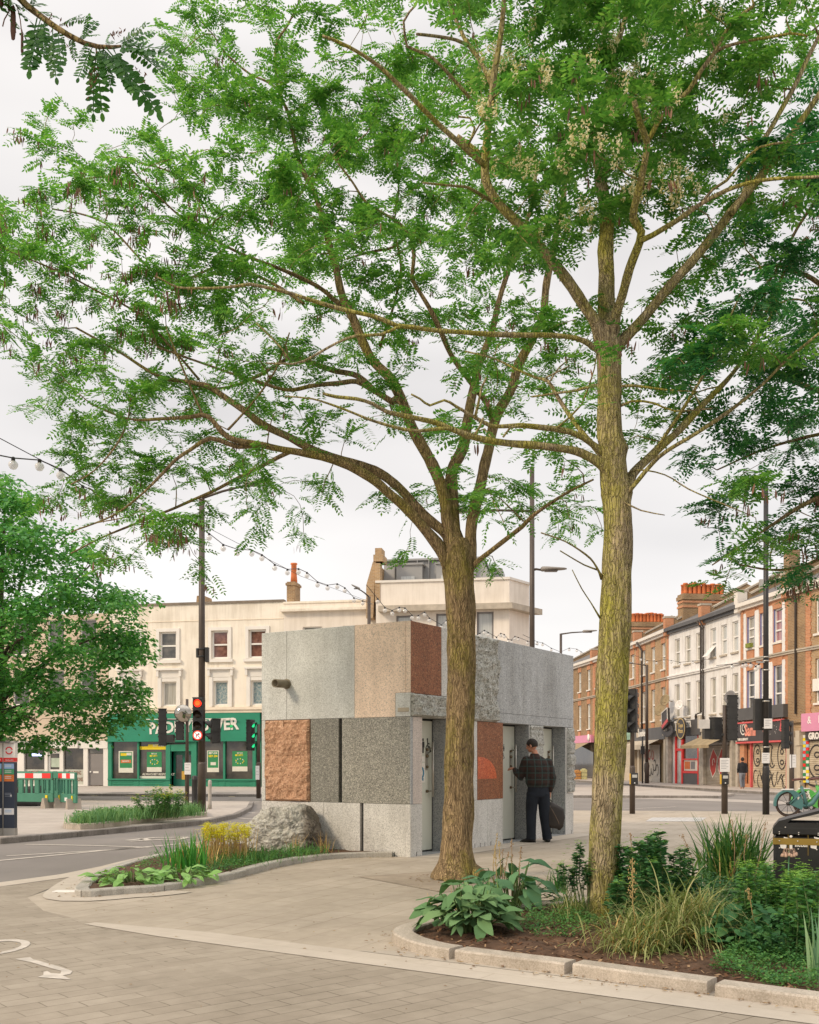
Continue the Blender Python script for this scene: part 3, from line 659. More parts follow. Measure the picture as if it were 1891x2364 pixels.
# neighbours to the right on the same line
nb = thing('shop_building', 'plain cream terraced building with a low cornice, just behind the kiosk roof', 'building', f.pt((UB1+UB2)/2, 0, .1))
zp2 = f.z(760, 1391); hs = [(f.u(560+a/3.266), f.u(560+b/3.266), f.z(760, 1380+215/3.266)-1.75, f.z(760, 1380+215/3.266)) for a, b in ((455, 600), (755, 905))]
q = MB(); wallface(q, f, UB1+.01, UB2, FZ1, zp2, hs, .16, d=.03); q.fbox(f, UB1+.01, UB2, -9, -.15, .1, zp2-.5); q.fbox(f, UB1+.01, UB2, -.14, .02, zp2-.5, zp2-.002); q.fbox(f, UB1+.02, UB2, -.14, .02, .1, FZ1-.002); part('wall', q, M_cream2, nb)
q = MB(); q.fbox(f, f.u(650), UB2, 0, .34, f.z(760, 1380+100/3.266), f.z(760, 1380+82/3.266)); q.fbox(f, UB1, UB2+.02, -.3, .09, zp2, zp2+.1); part('cornice', q, M_cream, nb)
for h in hs: window(nb, f, h, .12, G_dark, sill=False)

# modern block at the end of the row
Y0 = 53.; FM = Fr(((868-CX)/FPX*Y0, Y0), ((1176-CX)/FPX*51.9, 51.9)); f = FM
mb_ = thing('apartment_block', 'pale rendered block with zinc mansard storey, ledge and tall windows', 'building', f.pt(3, 0, .1))
L = f.L; zt = f.z(1000, 1342.5); zl0, zl1 = f.z(1000, 1412), f.z(1000, 1404)
c3 = lambda x: f.u(830+x/3.382)
hs = [(c3(285), c3(410), 3.9, f.z(1000, 1240+605/3.382)), (c3(597), c3(735), 3.9, f.z(1000, 1240+597/3.382)), (c3(915), c3(1047), 3.9, f.z(1000, 1240+590/3.382))]
q = MB(); wallface(q, f, 0, L, .1, zt, hs, .2)
e2 = Vector(((1222-CX)/FPX*53.6, 53.6, 0)); fc = Fr(f.pt(L, 0, 0).xy, e2.xy)
q.quad(fc.pt(0, 0, .1), fc.pt(fc.L, 0, .1), fc.pt(fc.L, 0, zt), fc.pt(0, 0, zt))
pb = [f.pt(0, -.21, 0), f.pt(L, -.21, 0), fc.pt(fc.L, -.05, 0), Vector((fc.pt(fc.L, 0, 0).x, 62, 0)), f.pt(0, -10, 0)]
q.prism([(p.x, p.y) for p in pb], .1, zt-.5); q.quad(f.pt(0, -.02, zt-.9), f.pt(0, -.02, zt), f.pt(0, -6, zt), f.pt(0, -6, zt-.9)); part('wall', q, M_cream2, mb_)
q = MB(); pl_ = lambda d: [f.pt(c3(160) if d > .2 else -.03, d, 0), f.pt(L+d*.35, d, 0), fc.pt(fc.L+d, d, 0), fc.pt(fc.L, -.3, 0), f.pt(L-.2, -.3, 0), f.pt(c3(160) if d > .2 else -.03, -.3, 0)]
q.prism([(p.x, p.y) for p in pl_(.5)], zl0, zl1+.12); part('ledge', q, M_conc, mb_)
q = MB(); q.prism([(p.x, p.y) for p in pl_(.08)], zt, zt+.12); part('parapet_cap', q, M_stonew, mb_)
for h in hs: window(mb_, f, h, .18, G_pale, bars=((), (.62,)), fw=.09, sill=False, wm=M_grey)
M_zinc = mat('zinc', (.33, .325, .315), .45, .1, .7, metallic=.3)
dz = -2.2; u0, u1, u2 = f.u(830+185/3.382, dz), f.u(830+960/3.382, dz), f.u(830+1075/3.382, dz); za = f.z(940, 1240+182/3.382, dz)
q = MB(); vs = [f.pt(u0, dz, zt-.5), f.pt(u2, dz, zt-.5), f.pt(u2, dz-5, zt-.5), f.pt(u0, dz-5, zt-.5), f.pt(u0, dz-.25, za), f.pt(u1, dz-.25, za), f.pt(u1, dz-4.5, za), f.pt(u0, dz-4.5, za)]
q.add(vs, [(0,1,5,4),(1,2,6,5),(2,3,7,6),(3,0,4,7),(4,5,6,7)])
for k in range(1, 9): uu = u0+(u1-u0)*k/8.6; q.fbox(f, uu-.02, uu+.02, dz-.3, dz+.05, zt-.5, za)
q.fbox(f, u0-.05, u1+.1, dz-4.6, dz-.05, za, za+.1); part('roof', q, M_zinc, mb_)
for a, b in ((290, 490), (600, 760)):
    ua, ub = f.u(830+a/3.382, dz+.5), f.u(830+b/3.382, dz+.5); q = MB(); q.fbox(f, ua, ub, dz-1, dz+.5, zt-.5, za-.35); q.fbox(f, ua-.05, ub+.08, dz-1, dz+.6, za-.35, za-.25); d_ = part('dormer', q, M_zinc, mb_)
    q = MB(); q.fbox(f, ua+.25, ub-.4, dz+.5, dz+.56, zt-.4, za-.95); part('pane', q, G_pale, d_)
q = MB(); q.fbox(f, f.u(830+1030/3.382, -4), f.u(830+1115/3.382, -4), -6, -4, zt-.5, f.z(1150, 1240+243/3.382, -4)); part('roof_box', q, M_zinc, mb_)
gx0, gx1 = f.u(845), f.u(874); zg = f.z(860, 1240+190/3.382)
q = MB(); q.fprism(f, [(gx0, zp2-1), (gx1-.3, zp2-1), (gx1-.15, zg), (gx0+.35, zg), (gx0, zg-1.2)], -2.6, -.05); q.fbox(f, f.u(866), f.u(878), -.5, .03, f.z(870, 1390), zg-.1)
chm = part('gable', q, M_stock, mb_)
q = MB(); q.fbox(f, f.u(830+118/3.382), f.u(830+170/3.382), -1.0, -.1, zg, f.z(870, 1240+82/3.382)); q.fbox(f, f.u(830+108/3.382), f.u(830+184/3.382), -1.1, .0, zg, zg+.35); part('chimney', q, M_stock, chm)

# tailor's shop and the row going on to the left
f = FA
ta = thing('shop_building', 'white shoe repair and tailoring shop under the big green tree', 'building', f.pt(fu(120), 0, .1))
UT0 = fu(-190)
tz = lambda y: f.z(120, 1640+y/6.635); tu = lambda x: fu(x/6.635)
w3 = [(fu(x), fu(x+38), z, z+1.9) for x in (-150, -60, 30, 110, 185) for z in (4.6, 7.4)]
q = MB(); wallface(q, f, UT0, UB0-.01, tz(470)+.02, 9.6, w3, .15); q.fbox(f, UT0, UB0-.01, -9, -.16, .1, 9.4); part('wall', q, mat('tan_stucco', (.62, .50, .38), .9, .1, .8, .2, 25, obj=False), ta)
for h in w3: window(ta, f, h, .13, G_dark, sill=True)
q = MB(); q.fbox(f, tu(360), tu(1215), -.1, .22, tz(580), tz(470)); q.fbox(f, UT0, tu(350), -.1, .1, tz(580), tz(470)); q.fbox(f, tu(1225), UB0-.02, -.1, .1, tz(585), tz(470)); fas = part('fascia', q, M_white, ta)
q = MB(); q.text(f, 'REPAIRS & ALTERATIONS', tu(395), tz(552), .36, .225, .006, bold=.004, sx=(tu(905)-tu(395))/4.95); q.text(f, 'DRY', tu(1020), tz(552), .36, .225, .006, bold=.004); part('lettering', q, mat('grey_letters', (.30, .28, .25), .7), fas)
q = MB()
for a, b in ((275, 375), (690, 735), (935, 975), (1285, 1350), (1590, 1660)): q.fbox(f, tu(a), tu(b), -.12, .06, .1, tz(580))
for a, b in ((375, 690), (975, 1285)): q.fbox(f, tu(a), tu(b), -.12, .05, .1, tz(1135))
q.fbox(f, UT0, tu(275), -.12, .04, .1, tz(580)); part('shopfront', q, M_white, ta)
q = MB(); q.fbox(f, tu(375), tu(690), -.1, -.085, tz(1135), tz(580)); part('shop_window', q, G_shop, ta); q = MB(); q.fbox(f, tu(975), tu(1285), -.1, -.085, tz(1135), tz(580)); part('shop_window', q, G_shop, ta)
q = MB(); q.fbox(f, tu(375), tu(690), -.084, -.06, tz(1135), tz(905)); part('window_film', q, mat('frosted_film', (.50, .50, .43), .6), ta); q = MB(); q.fbox(f, tu(975), tu(1285), -.084, -.06, tz(1135), tz(905)); fr_ = part('window_film', q, mat('frosted_film', (.50, .50, .43), .6), ta)
q = MB()
for s_, u, y, wd in (('SHOE REPAIR', 540, 985, 250), ('KEY CUTTING', 540, 1035, 250), ('PHOTO COPY', 540, 1085, 220), ('TAILORING', 1140, 985, 210), ('&', 1140, 1035, 20), ('ALTERATIONS', 1140, 1085, 255)): q.text(f, s_, tu(u), tz(y), .30, -.058, .003, 0, 'CENTER', .007, sx=(tu(u+wd)-tu(u))/(.30*.62*max(1.3, len(s_))))
part('lettering', q, mat('brown_letters', (.20, .09, .05), .7), fr_)
q = MB(); q.fbox(f, tu(480), tu(628), -.08, -.055, tz(700), tz(660)); part('neon_sign', q, emis('neon', (.55, .62, 1.), 1.4), ta)
q = MB()
for a, b, c, e in ((740, 765, .15, tz(620)), (905, 930, .15, tz(620)), (765, 905, tz(660), tz(620)), (765, 905, tz(965), tz(905)), (765, 905, .15, .4)): q.fbox(f, tu(a), tu(b), -.1, -.04, c, e)
dr = part('door', q, M_upvc, ta)
q = MB(); q.fbox(f, tu(762), tu(908), -.095, -.08, .4, tz(655)); part('pane', q, G_shop, dr)
q = MB(); q.fbox(f, tu(775), tu(900), -.075, -.06, tz(870), tz(730)); part('notice', q, mat('mint_notice', (.45, .52, .42), .7), dr)
q = MB(); q.fbox(f, tu(805), tu(870), -.04, -.03, tz(942), tz(932)); part('letter_slot', q, M_black, dr)
q = MB(); q.fbox(f, tu(1352), tu(1575), -.12, -.06, .14, tz(665)); dr = part('door', q, mat('grey_door', (.235, .215, .205), .55, .08, 1.5), ta); dr['label'] = 'plain grey side door'
q = MB(); q.fbox(f, tu(1420), tu(1502), -.06, -.05, tz(960), tz(932)); part('letter_slot', q, M_white, dr)
q = MB(); q.lathe(f.pt(tu(1383), -.06, tz(942)), [(0, 0), (.05, .01), (.05, .05), (0, .06)], 8, M=Matrix((f.U, (0, 0, 1), f.N)).transposed()); part('handle', q, M_upvc, dr)
q = MB(); q.fbox(f, tu(1352), tu(1580), -.14, -.05, tz(660), tz(585)); part('fanlight', q, G_dark, ta)
q = MB(); q.fbox(f, UT0, fu(30), -.06, .0, .6, 2.8); part('shop_window', q, G_shop, ta)
# ================================================================ TERRACE ON THE RIGHT
EAVE = 9.7
M_shut = mat('shutter_tan', (.50, .42, .30), .6, .12, 1.5, wear=.35); M_shut2 = mat('shutter_grey', (.34, .30, .25), .6, .15, 1.5, wear=.35)
M_rcream = mat('roller_cream', (.50, .43, .33), .7, .1, 2)
M_char = mat('charcoal_fascia', (.09, .085, .082), .5, .15, 1.5); M_fblk = mat('black_fascia', (.05, .042, .04), .45, .2, 1.5)
M_pinkf = mat('pink_fascia', (.66, .27, .40), .5, .06, 1); M_rose = mat('rose_trim', (.62, .10, .10), .5, .1, 2)
M_awn = mat('canvas_awning', (.33, .255, .15), .9, .2, 2); M_blue = mat('blue_reveal', (.20, .22, .42), .8, .1, 2)
M_blackp = mat('black_spray', (.035, .03, .03), .7); M_redp = mat('red_spray', (.42, .05, .04), .7, .1, 3); M_whp = mat('white_spray', (.70, .66, .6), .7)
M_pipe = mat('drainpipe', (.06, .05, .045), .6, .2, 3); M_gold = mat('gold_letters', (.55, .40, .16), .5)
def house(i, label, cfg):
    f = Fr(TP[i+1], TP[i]); L = f.L
    h = thing('terraced_house', label, 'house', f.pt(L/2, 0, .1), 0, 'shops of the right hand terrace')
    wallm, tr, n = cfg['wall'], cfg['trim'], cfg.get('n', 3)
    x0 = cfg.get('x0', .12); x1 = cfg.get('x1', .88); ww = cfg.get('ww', .95)
    us = [L*(x0+(x1-x0)*(k+.5)/n) for k in range(n)]
    up = [(u-ww/2, u+ww/2, 7.35, 9.0) for u in us]; lo = [(u-ww/2, u+ww/2, 4.15, 6.2) for u in us]
    q = MB(); wallface(q, f, 0, L, 3.3, EAVE, up+lo, .16, 0); q.fbox(f, 0, L, -8, -.17, .1, EAVE-.1); q.fbox(f, .01, L-.01, -.2, -.12, .1, 3.3)
    q.add([f.pt(L, d, z) for d, z in ((0, 0.1), (-8, .1), (-8, EAVE), (0, EAVE))], [(0, 1, 2, 3)]); part('wall', q, wallm, h)
    q = MB(); q.fbox(f, -.02, L+.02, 0, .10, 6.62, 6.80); q.fbox(f, -.02, L+.02, .10, .15, 6.72, 6.78); part('string_course', q, cfg.get('band', M_conc), h)
    q = MB(); q.fbox(f, 0, L, 0, .18, EAVE-.28, EAVE-.12); q.fbox(f, 0, L, 0, .34, EAVE-.12, EAVE+.08); part('eaves', q, cfg.get('eaves', M_stonew), h)
    q = MB(); q.add([f.pt(u, d, z) for u, d, z in ((0, .30, EAVE+.085), (L, .30, EAVE+.085), (L, -5, EAVE+2.5), (0, -5, EAVE+2.5), (L, -9, EAVE+.4), (0, -9, EAVE+.4))], [(0,1,2,3), (3,2,4,5)]); part('roof', q, M_slate, h)
    # party wall upstand at the near end
    q = MB(); pw = []
    for u in (L-.26, L+.10):
        pw += [f.pt(u, d, z) for d, z in ((.22, EAVE-.3), (.22, EAVE+.75), (-.3, EAVE+.75), (-.5, EAVE+.62), (-5, EAVE+2.95), (-9, EAVE+.9), (-9, EAVE-.3))]
    fs = [tuple(range(6, -1, -1)), tuple(range(7, 14))]+[(k, (k+1) % 7, 7+(k+1) % 7, 7+k) for k in range(7)]
    q.add(pw, fs); p_ = part('party_wall', q, M_stock2, h)
    q = MB(); cp = []
    for u in (L-.31, L+.15): cp += [f.pt(u, d, z) for d, z in ((-.5, EAVE+.625), (-5, EAVE+2.955), (-5, EAVE+3.06), (-.5, EAVE+.73))]
    q.add(cp, [(3,2,1,0), (4,5,6,7), (0,1,5,4), (1,2,6,5), (2,3,7,6), (3,0,4,7)]); q.fbox(f, L-.32, L+.16, -.36, .30, EAVE+.75, EAVE+.87); part('coping', q, M_conc, p_)
    q = MB(); q.fbox(f, L-.30, L+.14, -.28, .26, EAVE-.35, EAVE+.74); part('kneeler', q, cfg.get('quoin', M_orange), h)
    for k, (a, b) in enumerate(zip(up, lo)):
        if cfg.get('surr'):
            for r_, w_ in ((0, a), (1, b)):
                q = MB(); t = w_[3]+.52; q.fprism(f, [(w_[0]-.02, w_[3]+.0), (w_[1]+.02, w_[3]+.0), (w_[1]+.18, t), (w_[0]-.18, t)], 0, .035); part('brick_arch', q, M_orange, h); q = MB(); q.fbox(f, w_[0]+.03, w_[1]-.03, 0, .04, w_[2]-.62, w_[2]-.12); part('brick_apron', q, M_orange, h)
        if cfg.get('reveal'):
            for w_ in (a, b):
                q = MB(); q.fbox(f, w_[1]-.02, w_[1]-.003, -.13, .004, w_[2], w_[3]); q.fbox(f, w_[0]+.003, w_[0]+.02, -.13, .004, w_[2], w_[3]); part('window_reveal', q, M_blue, h)
        ua, la = cfg.get('g', (G_net, G_net)); ua = ua[k] if isinstance(ua, list) else ua
        fu_ = window(h, f, a, .13, ua, bars=((), (.35, .62) if cfg.get('reveal') else (.5,)), fw=.075, sillm=cfg.get('sillm'))
        window(h, f, b, .13, la, bars=((), (.32, .62) if cfg.get('reveal') else (.5,)), fw=.075, sillm=cfg.get('sillm'))
        if cfg.get('surr2'):
            for w_ in (a, b):
                q = MB(); q.fbox(f, w_[0]-.03, w_[1]+.03, 0, .03, w_[3]+.003, w_[3]+.42); part('brick_lintel', q, M_orange, h); q = MB(); q.fbox(f, w_[0]+.1, w_[1]-.1, 0, .05, w_[2]-.62, w_[2]-.16); part('brick_apron', q, M_orange, h)
    if cfg.get('quoins'):
        for s_ in cfg['quoins']:
            q = MB()
            for k in range(32): zz = 3.5+k*.19; wd = .34 if k % 2 else .28; q.fbox(f, *((0, wd) if s_ < 0 else (L-wd, L)), 0, .035, zz, zz+.185)
            part('quoins', q, M_orange, h)
    if cfg.get('white'):   # white painted panels between the windows
        q = MB()
        for r0, r1 in ((6.80, 9.42), (3.62, 6.62)):
            rows = up if r0 > 5 else lo; e = [(.34, rows[0][0]-.06)]+[(rows[k][1]+.06, rows[k+1][0]-.06) for k in range(n-1)]+[(rows[-1][1]+.06, L-.34)]
            for a, b in e: q.fprism(f, [(a, r0+.02), (b, r0+.02), (b, r1-.35), (b-.12, r1), (a+.12, r1), (a, r1-.35)] if b-a > .5 else [(a, r0+.02), (b, r0+.02), (b, r1-.2), (a, r1-.2)], 0, .03)
            for a, b, c_, e_ in rows: q.fbox(f, a-.06, b+.06, 0, .028, r0+.022, c_-.66)
        part('painted_panel', q, M_whitew, h)
    for u in cfg.get('pipes', []):
        q = MB(); q.tube([f.pt(u, .40, EAVE-.1), f.pt(u, .14, EAVE-.55), f.pt(u, .14, 3.7)], .055, 8); part('drainpipe', q, M_pipe, h)
    return h, f
def dish(par, f, u, z, r=.32, m=None):
    q = MB(); A = Matrix((f.U, (0, 0, 1), f.N)).transposed() @ Euler((-.25, .5, 0)).to_matrix()
    q.lathe(f.pt(u, .5, z), [(0, -.10), (r*.35, -.085), (r*.75, -.045), (r, 0), (r, -.012), (r*.8, -.06), (r*.4, -.105), (0, -.115)], 14, M=A); q.tube([f.pt(u, .40, z), f.pt(u, .02, z-.1)], .025, 6); q.tube([f.pt(u, .44, z-.15), f.pt(u-.05, .85, z-.12)], .015, 6)
    return part('satellite_dish', q, m or M_grey, par)
def pots(q, f, u, d0, d1, z, n):
    for k in range(n):
        d = d0+(d1-d0)*(k+.5)/n
        for du in (-.18, .18): 
            j = random.uniform(.85, 1.1); q.lathe(f.pt(u+du, d, z), [(.15, 0), (.135, .1), (.125, .58*j), (.155, .60*j), (.155, .68*j), (.11, .68*j)], 10)
def stack(par, f, u, d0, d1, z0, z1, n):
    q = MB(); q.fbox(f, u-.42, u+.42, d1, d0, z0, z1-.35); q.fbox(f, u-.50, u+.50, d1-.08, d0+.08, z1-.35, z1-.12); q.fbox(f, u-.44, u+.44, d1-.02, d0+.02, z1-.12, z1+.02); c_ = part('chimney', q, M_stock2, par)
    q = MB(); q.fbox(f, u-.46, u+.46, d1-.04, d0+.04, z1-.55, z1-.42); q.fbox(f, u-.47, u+.47, d1-.05, d0+.05, z1-.85, z1-.72); part('brick_band', q, M_orange, c_)
    q = MB(); pots(q, f, u, d0-.1, d1+.1, z1+.02, n); part('chimney_pots', q, M_terra, c_)
def fascia(par, f, u0, u1, z0, z1, m, d=.24):
    q = MB(); q.fbox(f, u0, u1, -.02, d, z0, z1); return part('fascia', q, m, par)
def pilaster(par, f, us, m, z1=3.4, w=.3):
    for u in us: q = MB(); q.fbox(f, u-w/2, u+w/2, -.05, .2, .1, z1); q.fbox(f, u-w/2-.03, u+w/2+.03, -.05, .26, z1-.55, z1+.15); part('pilaster', q, m, par)
def lets(par, f, items, m):
    q = MB()
    for (s_, u, z, size, bold, sx, *r_) in items: q.text(f, s_, u, z, size, r_[0] if r_ else .245, .012, 0, 'LEFT', bold, sx, 0, r_[1] if len(r_) > 1 else 0.)
    return part('lettering', q, m, par)
G_ = lambda f: (lambda px, py: f.uz(px, py, .2))

# E: brick house at the right edge
hE, f = house(0, 'tan brick house with the pink fascia at the right edge', dict(wall=M_stock, trim=M_orange, n=2, x0=.42, x1=1.0, quoins=[], pipes=[.75], g=(G_dark, G_dark)))
q = MB(); a, b = f.u(1822), f.u(1862); q.fbox(f, -.02, f.u(1862), 0, .06, 3.3, EAVE-.3); q.fbox(f, 0, .45, -.3, .3, EAVE+.1, EAVE+1.9); part('brick_pier', q, M_stock2, hE)
q = MB()
for k in range(34): wd = .42 if k % 2 else .36; q.fbox(f, f.u(1862), f.u(1862)+wd, 0, .05, 3.4+k*.182, 3.4+k*.182+.176)
part('quoins', q, M_orange, hE)
u, z = f.uz(1876, 1568, .05); q = MB(); q.fbox(f, u, u+1.3, 0, .05, f.z(1876, 1596, .05), z); nm = part('sign', q, M_white, hE)
uu, z0 = f.uz(1852, 1689, .25); z1 = f.z(1852, 1648, .25)
fa = fascia(hE, f, uu, f.L, z0, z1, M_pinkf, .3); lets(fa, f, [('&', uu+.5, z0+.35, .5, .0, 1, .305), ('ELE', uu+1.35, z0+.35, .52, 0, 1, .305)], M_white)
fa = fascia(hE, f, f.u(1868), f.L, z0-.42, z0-.02, M_fblk, .2); lets(fa, f, [('GRO', f.u(1876), z0-.36, .42, .02, .9, .205)], M_white)
pilaster(hE, f, [f.u(1828), f.u(1852)], M_rcream, 2.75, .28)
q = MB(); q.fbox(f, f.u(1832), f.u(1849), -.2, -.02, .1, 2.6); part('door', q, mat('beige_door', (.45, .40, .33), .6, .1, 2), hE)
q = MB()
for k in range(15):
    zz = .45+k*.15; 
    for j in range(2): q.fbox(f, f.u(1857)+j*.24, f.u(1857)+j*.24+.22, .05, .07+.004*((k+j) % 3), zz, zz+.14, (k*2+j*3+k//3) % 5)
part('produce_posters', q, [M_yel, M_red, M_post, mat('sky_poster', (.35, .5, .6), .6), M_pgreen], hE)
shE = shutter(hE, f, f.u(1868), f.L-.2, .1, z0-.45, .02, M_shut)
def loop(f, cu, cz, rx, rz, w_, d, mb, a0=0, a1=6.4, mi=0, n=18): mb.strip(f, [(cu+rx*math.cos(a0+(a1-a0)*k/n), cz+rz*math.sin(a0+(a1-a0)*k/n)) for k in range(n+1)], w_, d, d+.006, mi)
q = MB(); cu = f.u(1887); loop(f, cu, 1.45, .62, .75, .07, .042, q); loop(f, cu+.05, 1.75, .2, .12, .06, .044, q); loop(f, cu+.05, 1.15, .22, .12, .06, .044, q); loop(f, cu, .5, .7, .2, .09, .044, q)
part('graffiti', q, M_blackp, hE)
# D: orange brick with white panels
hD, f = house(1, 'orange brick house with white panels, blue window reveals and the black salon fascia', dict(wall=M_orange, trim=M_orange, n=3, white=1, quoins=[-1, 1], surr=1, reveal=1, g=([G_net, G_pink, G_pink], G_dark), x0=.08, x1=.92, ww=.82))
z0, z1 = f.z(1711, 1715, .24), f.z(1711, 1669, .24)
fa = fascia(hD, f, 0, f.L, z0, z1, M_fblk); q = MB(); q.fbox(f, 0, f.L, .24, .30, z1-.05, z1+.03); q.fbox(f, 0, f.L, .24, .30, z0-.04, z0+.05); part('fascia_trim', q, M_rose, fa)
q = MB(); q.fbox(f, 0, f.L, -.02, .3, z1+.12, z1+.75); part('box_gutter', q, M_char, hD)
lets(fa, f, [('Sami', f.u(1730), z0+.36, .82, .025, .78, .245), ('o', f.u(1772), z0+.42, .5, .01, 1, .245)], mat('salmon_letters', (.75, .28, .2), .5)); lets(fa, f, [('HAIR & BEAUTY', f.u(1711)+.1, z0+.12, .17, .006, 1, .245)], M_white)
q = MB(); c_ = f.u(1716)+.25
loop(f, c_+.25, z0+.75, .30, .32, .06, .25, q, .5, 5.2); loop(f, c_+.28, z0+.78, .14, .17, .05, .25, q, 0, 5); loop(f, c_+.55, z0+1.2, .5, .25, .05, .25, q, 1.2, 3.3); part('swirl_logo', q, M_white, fa)
q = MB()
for k in range(26): u = f.u(1782)+random.uniform(0, 1.35); zz = z0+.35+random.uniform(0, .9); q.fbox(f, u, u+.03, .24, .25, zz, zz+.03)
part('sparkle_dots', q, M_white, fa)
q = MB(); u = f.u(1829) if f.L > f.u(1829) else f.L-.35; q.fprism(f, [(f.L-.45, z0+.55), (f.L-.15, z0+.35), (f.L-.2, z0+.9), (f.L-.33, z0+1.05)], .24, .262); part('red_logo', q, M_rose, fa)
ua, ub = f.u(1739), f.u(1820); shD = shutter(hD, f, ua, ub, .1, z0-.05, .0, M_shut)
q = MB(); q.fbox(f, ua-.12, ua, -.05, .12, .1, z0); q.fbox(f, ub, ub+.12, -.05, .12, .1, z0); part('door_frame', q, M_rose, hD)
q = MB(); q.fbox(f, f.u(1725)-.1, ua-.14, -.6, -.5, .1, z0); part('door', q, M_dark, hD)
q = MB(); q.fbox(f, f.u(1713), f.u(1723), -.05, .12, .1, z0); part('pilaster', q, M_orange, hD)
q = MB(); q.fbox(f, f.u(1723), ua-.02, -.4, .05, .1, .28); part('doorstep', q, M_orange, hD)
q = MB(); W = ub-ua
def gl(x, z, rx, rz, w_=.06, a0=0, a1=6.4): loop(f, ua+W*x, z, rx, rz, w_, .022, q, a0, a1)
gl(.13, 1.75, .38, .55); gl(.15, 1.95, .12, .11); gl(.15, 1.5, .13, .10); gl(.84, 1.72, .42, .66); gl(.84, 1.92, .14, .12); gl(.84, 1.4, .16, .11)
for k in range(3): q.strip(f, [(ua+W*(.42+k*.07), 2.15), (ua+W*(.40+k*.07), 1.6), (ua+W*(.44+k*.07), 1.3)], .06, .022, .028)
gl(.5, 2.05, .3, .25, .06, .2, 3); gl(.57, 1.5, .3, .35, .06, 3, 5.6)
for x in (.08, .2, .33, .5, .62, .75, .9): gl(x, .55+.12*math.sin(x*20), .2, .32, .05, random.uniform(0, 2), random.uniform(4, 6))
for k in range(9): x = random.random(); q.strip(f, [(ua+W*x, random.uniform(.3, 1.)), (ua+W*(x+.05), random.uniform(.3, 1.)), (ua+W*min(1, x+.12), random.uniform(.2, .9))], .05, .023, .029)
part('graffiti', q, M_blackp, hD)
q = MB(); q.fbox(f, f.u(1731), f.u(1741), .05, .25, 7.36, 7.58); part('window_box', q, mat('box_plants', (.22, .25, .05), .9, .5, 20), hD)
# C and B: white painted pair
hC, f = house(2, 'white painted house with a tilted open window and tan awning over the red graffiti shutter', dict(wall=M_whitew, trim=M_white, n=3, band=M_whitew, eaves=M_char, sillm=M_conc, g=(G_pale, G_net), x0=.1, x1=1.0, ww=.78, quoin=M_stonew))
z0, z1 = f.z(1670, 1718, .2), f.z(1670, 1663, .2)
fa = fascia(hC, f, 0, f.L, z0+.1, z1-.2, M_char, .1)
q = MB(); vs = [f.pt(u, d, z) for u, d, z in ((.1, .12, z0+.55), (f.L-.7, .12, z0+.55), (f.L-.7, 1.5, z0-.05), (.1, 1.5, z0-.05), (.1, 1.5, z0-.22), (f.L-.7, 1.5, z0-.22))]; q.add(vs, [(0,1,2,3), (3,2,5,4)]); part('awning', q, M_awn, hC)
shC = shutter(hC, f, f.u(1629), f.u(1690), .1, z0-.05, .0, M_shut2); ua, ub = f.u(1629), f.u(1690); W = ub-ua
q = MB()
for x in (.18, .50): q.fprism(f, [(ua+W*x, 1.55), (ua+W*(x+.14), 2.2), (ua+W*(x+.30), 1.7), (ua+W*(x+.24), .9), (ua+W*(x+.12), .55), (ua+W*(x+.02), 1.0)], .022, .028, 0); q.strip(f, [(ua+W*x, 1.55), (ua+W*(x+.14), 2.2), (ua+W*(x+.30), 1.7), (ua+W*(x+.24), .9), (ua+W*(x+.12), .55), (ua+W*(x+.02), 1.0), (ua+W*x, 1.55)], .05, .024, .032, 1); loop(f, ua+W*(x+.16), 1.4, .16, .2, .05, .03, q, 0, 4, 1)
part('graffiti', q, [M_redp, M_whp], hC)
pilaster(hC, f, [.12, f.u(1695), f.L-.1], mat('worn_cream', (.46, .41, .34), .8, .3, 3), z1, .28)
q = MB(); q.fbox(f, f.u(1697), f.L-.25, -.1, -.05, .1, z0); part('shop_door', q, mat('pale_boards', (.40, .38, .33), .8, .2, 3), hC)
for ch in [c for c in hC.children if c.name.startswith('window')][:1]: 
    q = MB(); u0_, u1_ = f.L*.25-.39, f.L*.25+.39
    p = lambda u, t: f.pt(u, -.05+t*.55, 8.0-t*.62)
    for a, b in ((u0_, u0_+.07), (u1_-.07, u1_)): q.add([p(a, 0), p(b, 0), p(b, 1), p(a, 1)], [(0, 1, 2, 3)])
    q.add([p(u0_, .9), p(u1_, .9), p(u1_, 1), p(u0_, 1)], [(0,1,2,3)]); q.add([p(u0_, 0), p(u1_, 0), p(u1_, .1), p(u0_, .1)], [(0,1,2,3)])
    q.add([p(u0_+.07, .1)-f.N*.01, p(u1_-.07, .1)-f.N*.01, p(u1_-.07, .9)-f.N*.01, p(u0_+.07, .9)-f.N*.01], [(0,1,2,3)]); o_ = part('open_sash', q, M_upvc, ch)
dish(hC, f, f.L-.3, f.z(1707, 1606, .4), .36)
hB, f = house(3, 'white painted house over the pizza shop with red door frame and top hat sign', dict(wall=M_whitew, trim=M_white, n=3, band=M_whitew, eaves=M_char, sillm=M_conc, g=(G_net, G_net), pipes=[], x0=.1, x1=1.0, ww=.8))
q = MB(); q.tube([f.pt(f.L-.25, .40, EAVE-.1), f.pt(f.L-.2, .14, EAVE-.5), f.pt(f.L-.2, .14, 4.3), f.pt(f.L-.9, .14, 4.2), f.pt(f.L-.9, .14, 3.2)], .06, 8); part('drainpipe', q, M_pipe, hB)
q = MB(); q.tube([f.pt(f.L+.1, .40, EAVE-.1), f.pt(f.L+.1, .14, EAVE-.5), f.pt(f.L+.1, .14, 3.4)], .055, 8); part('drainpipe', q, M_pipe, hB)
dish(hB, f, f.L*.52, f.z(1586, 1625, .4), .30, M_whitew)
z0, z1 = f.z(1590, 1698, .24), f.z(1590, 1662, .24)
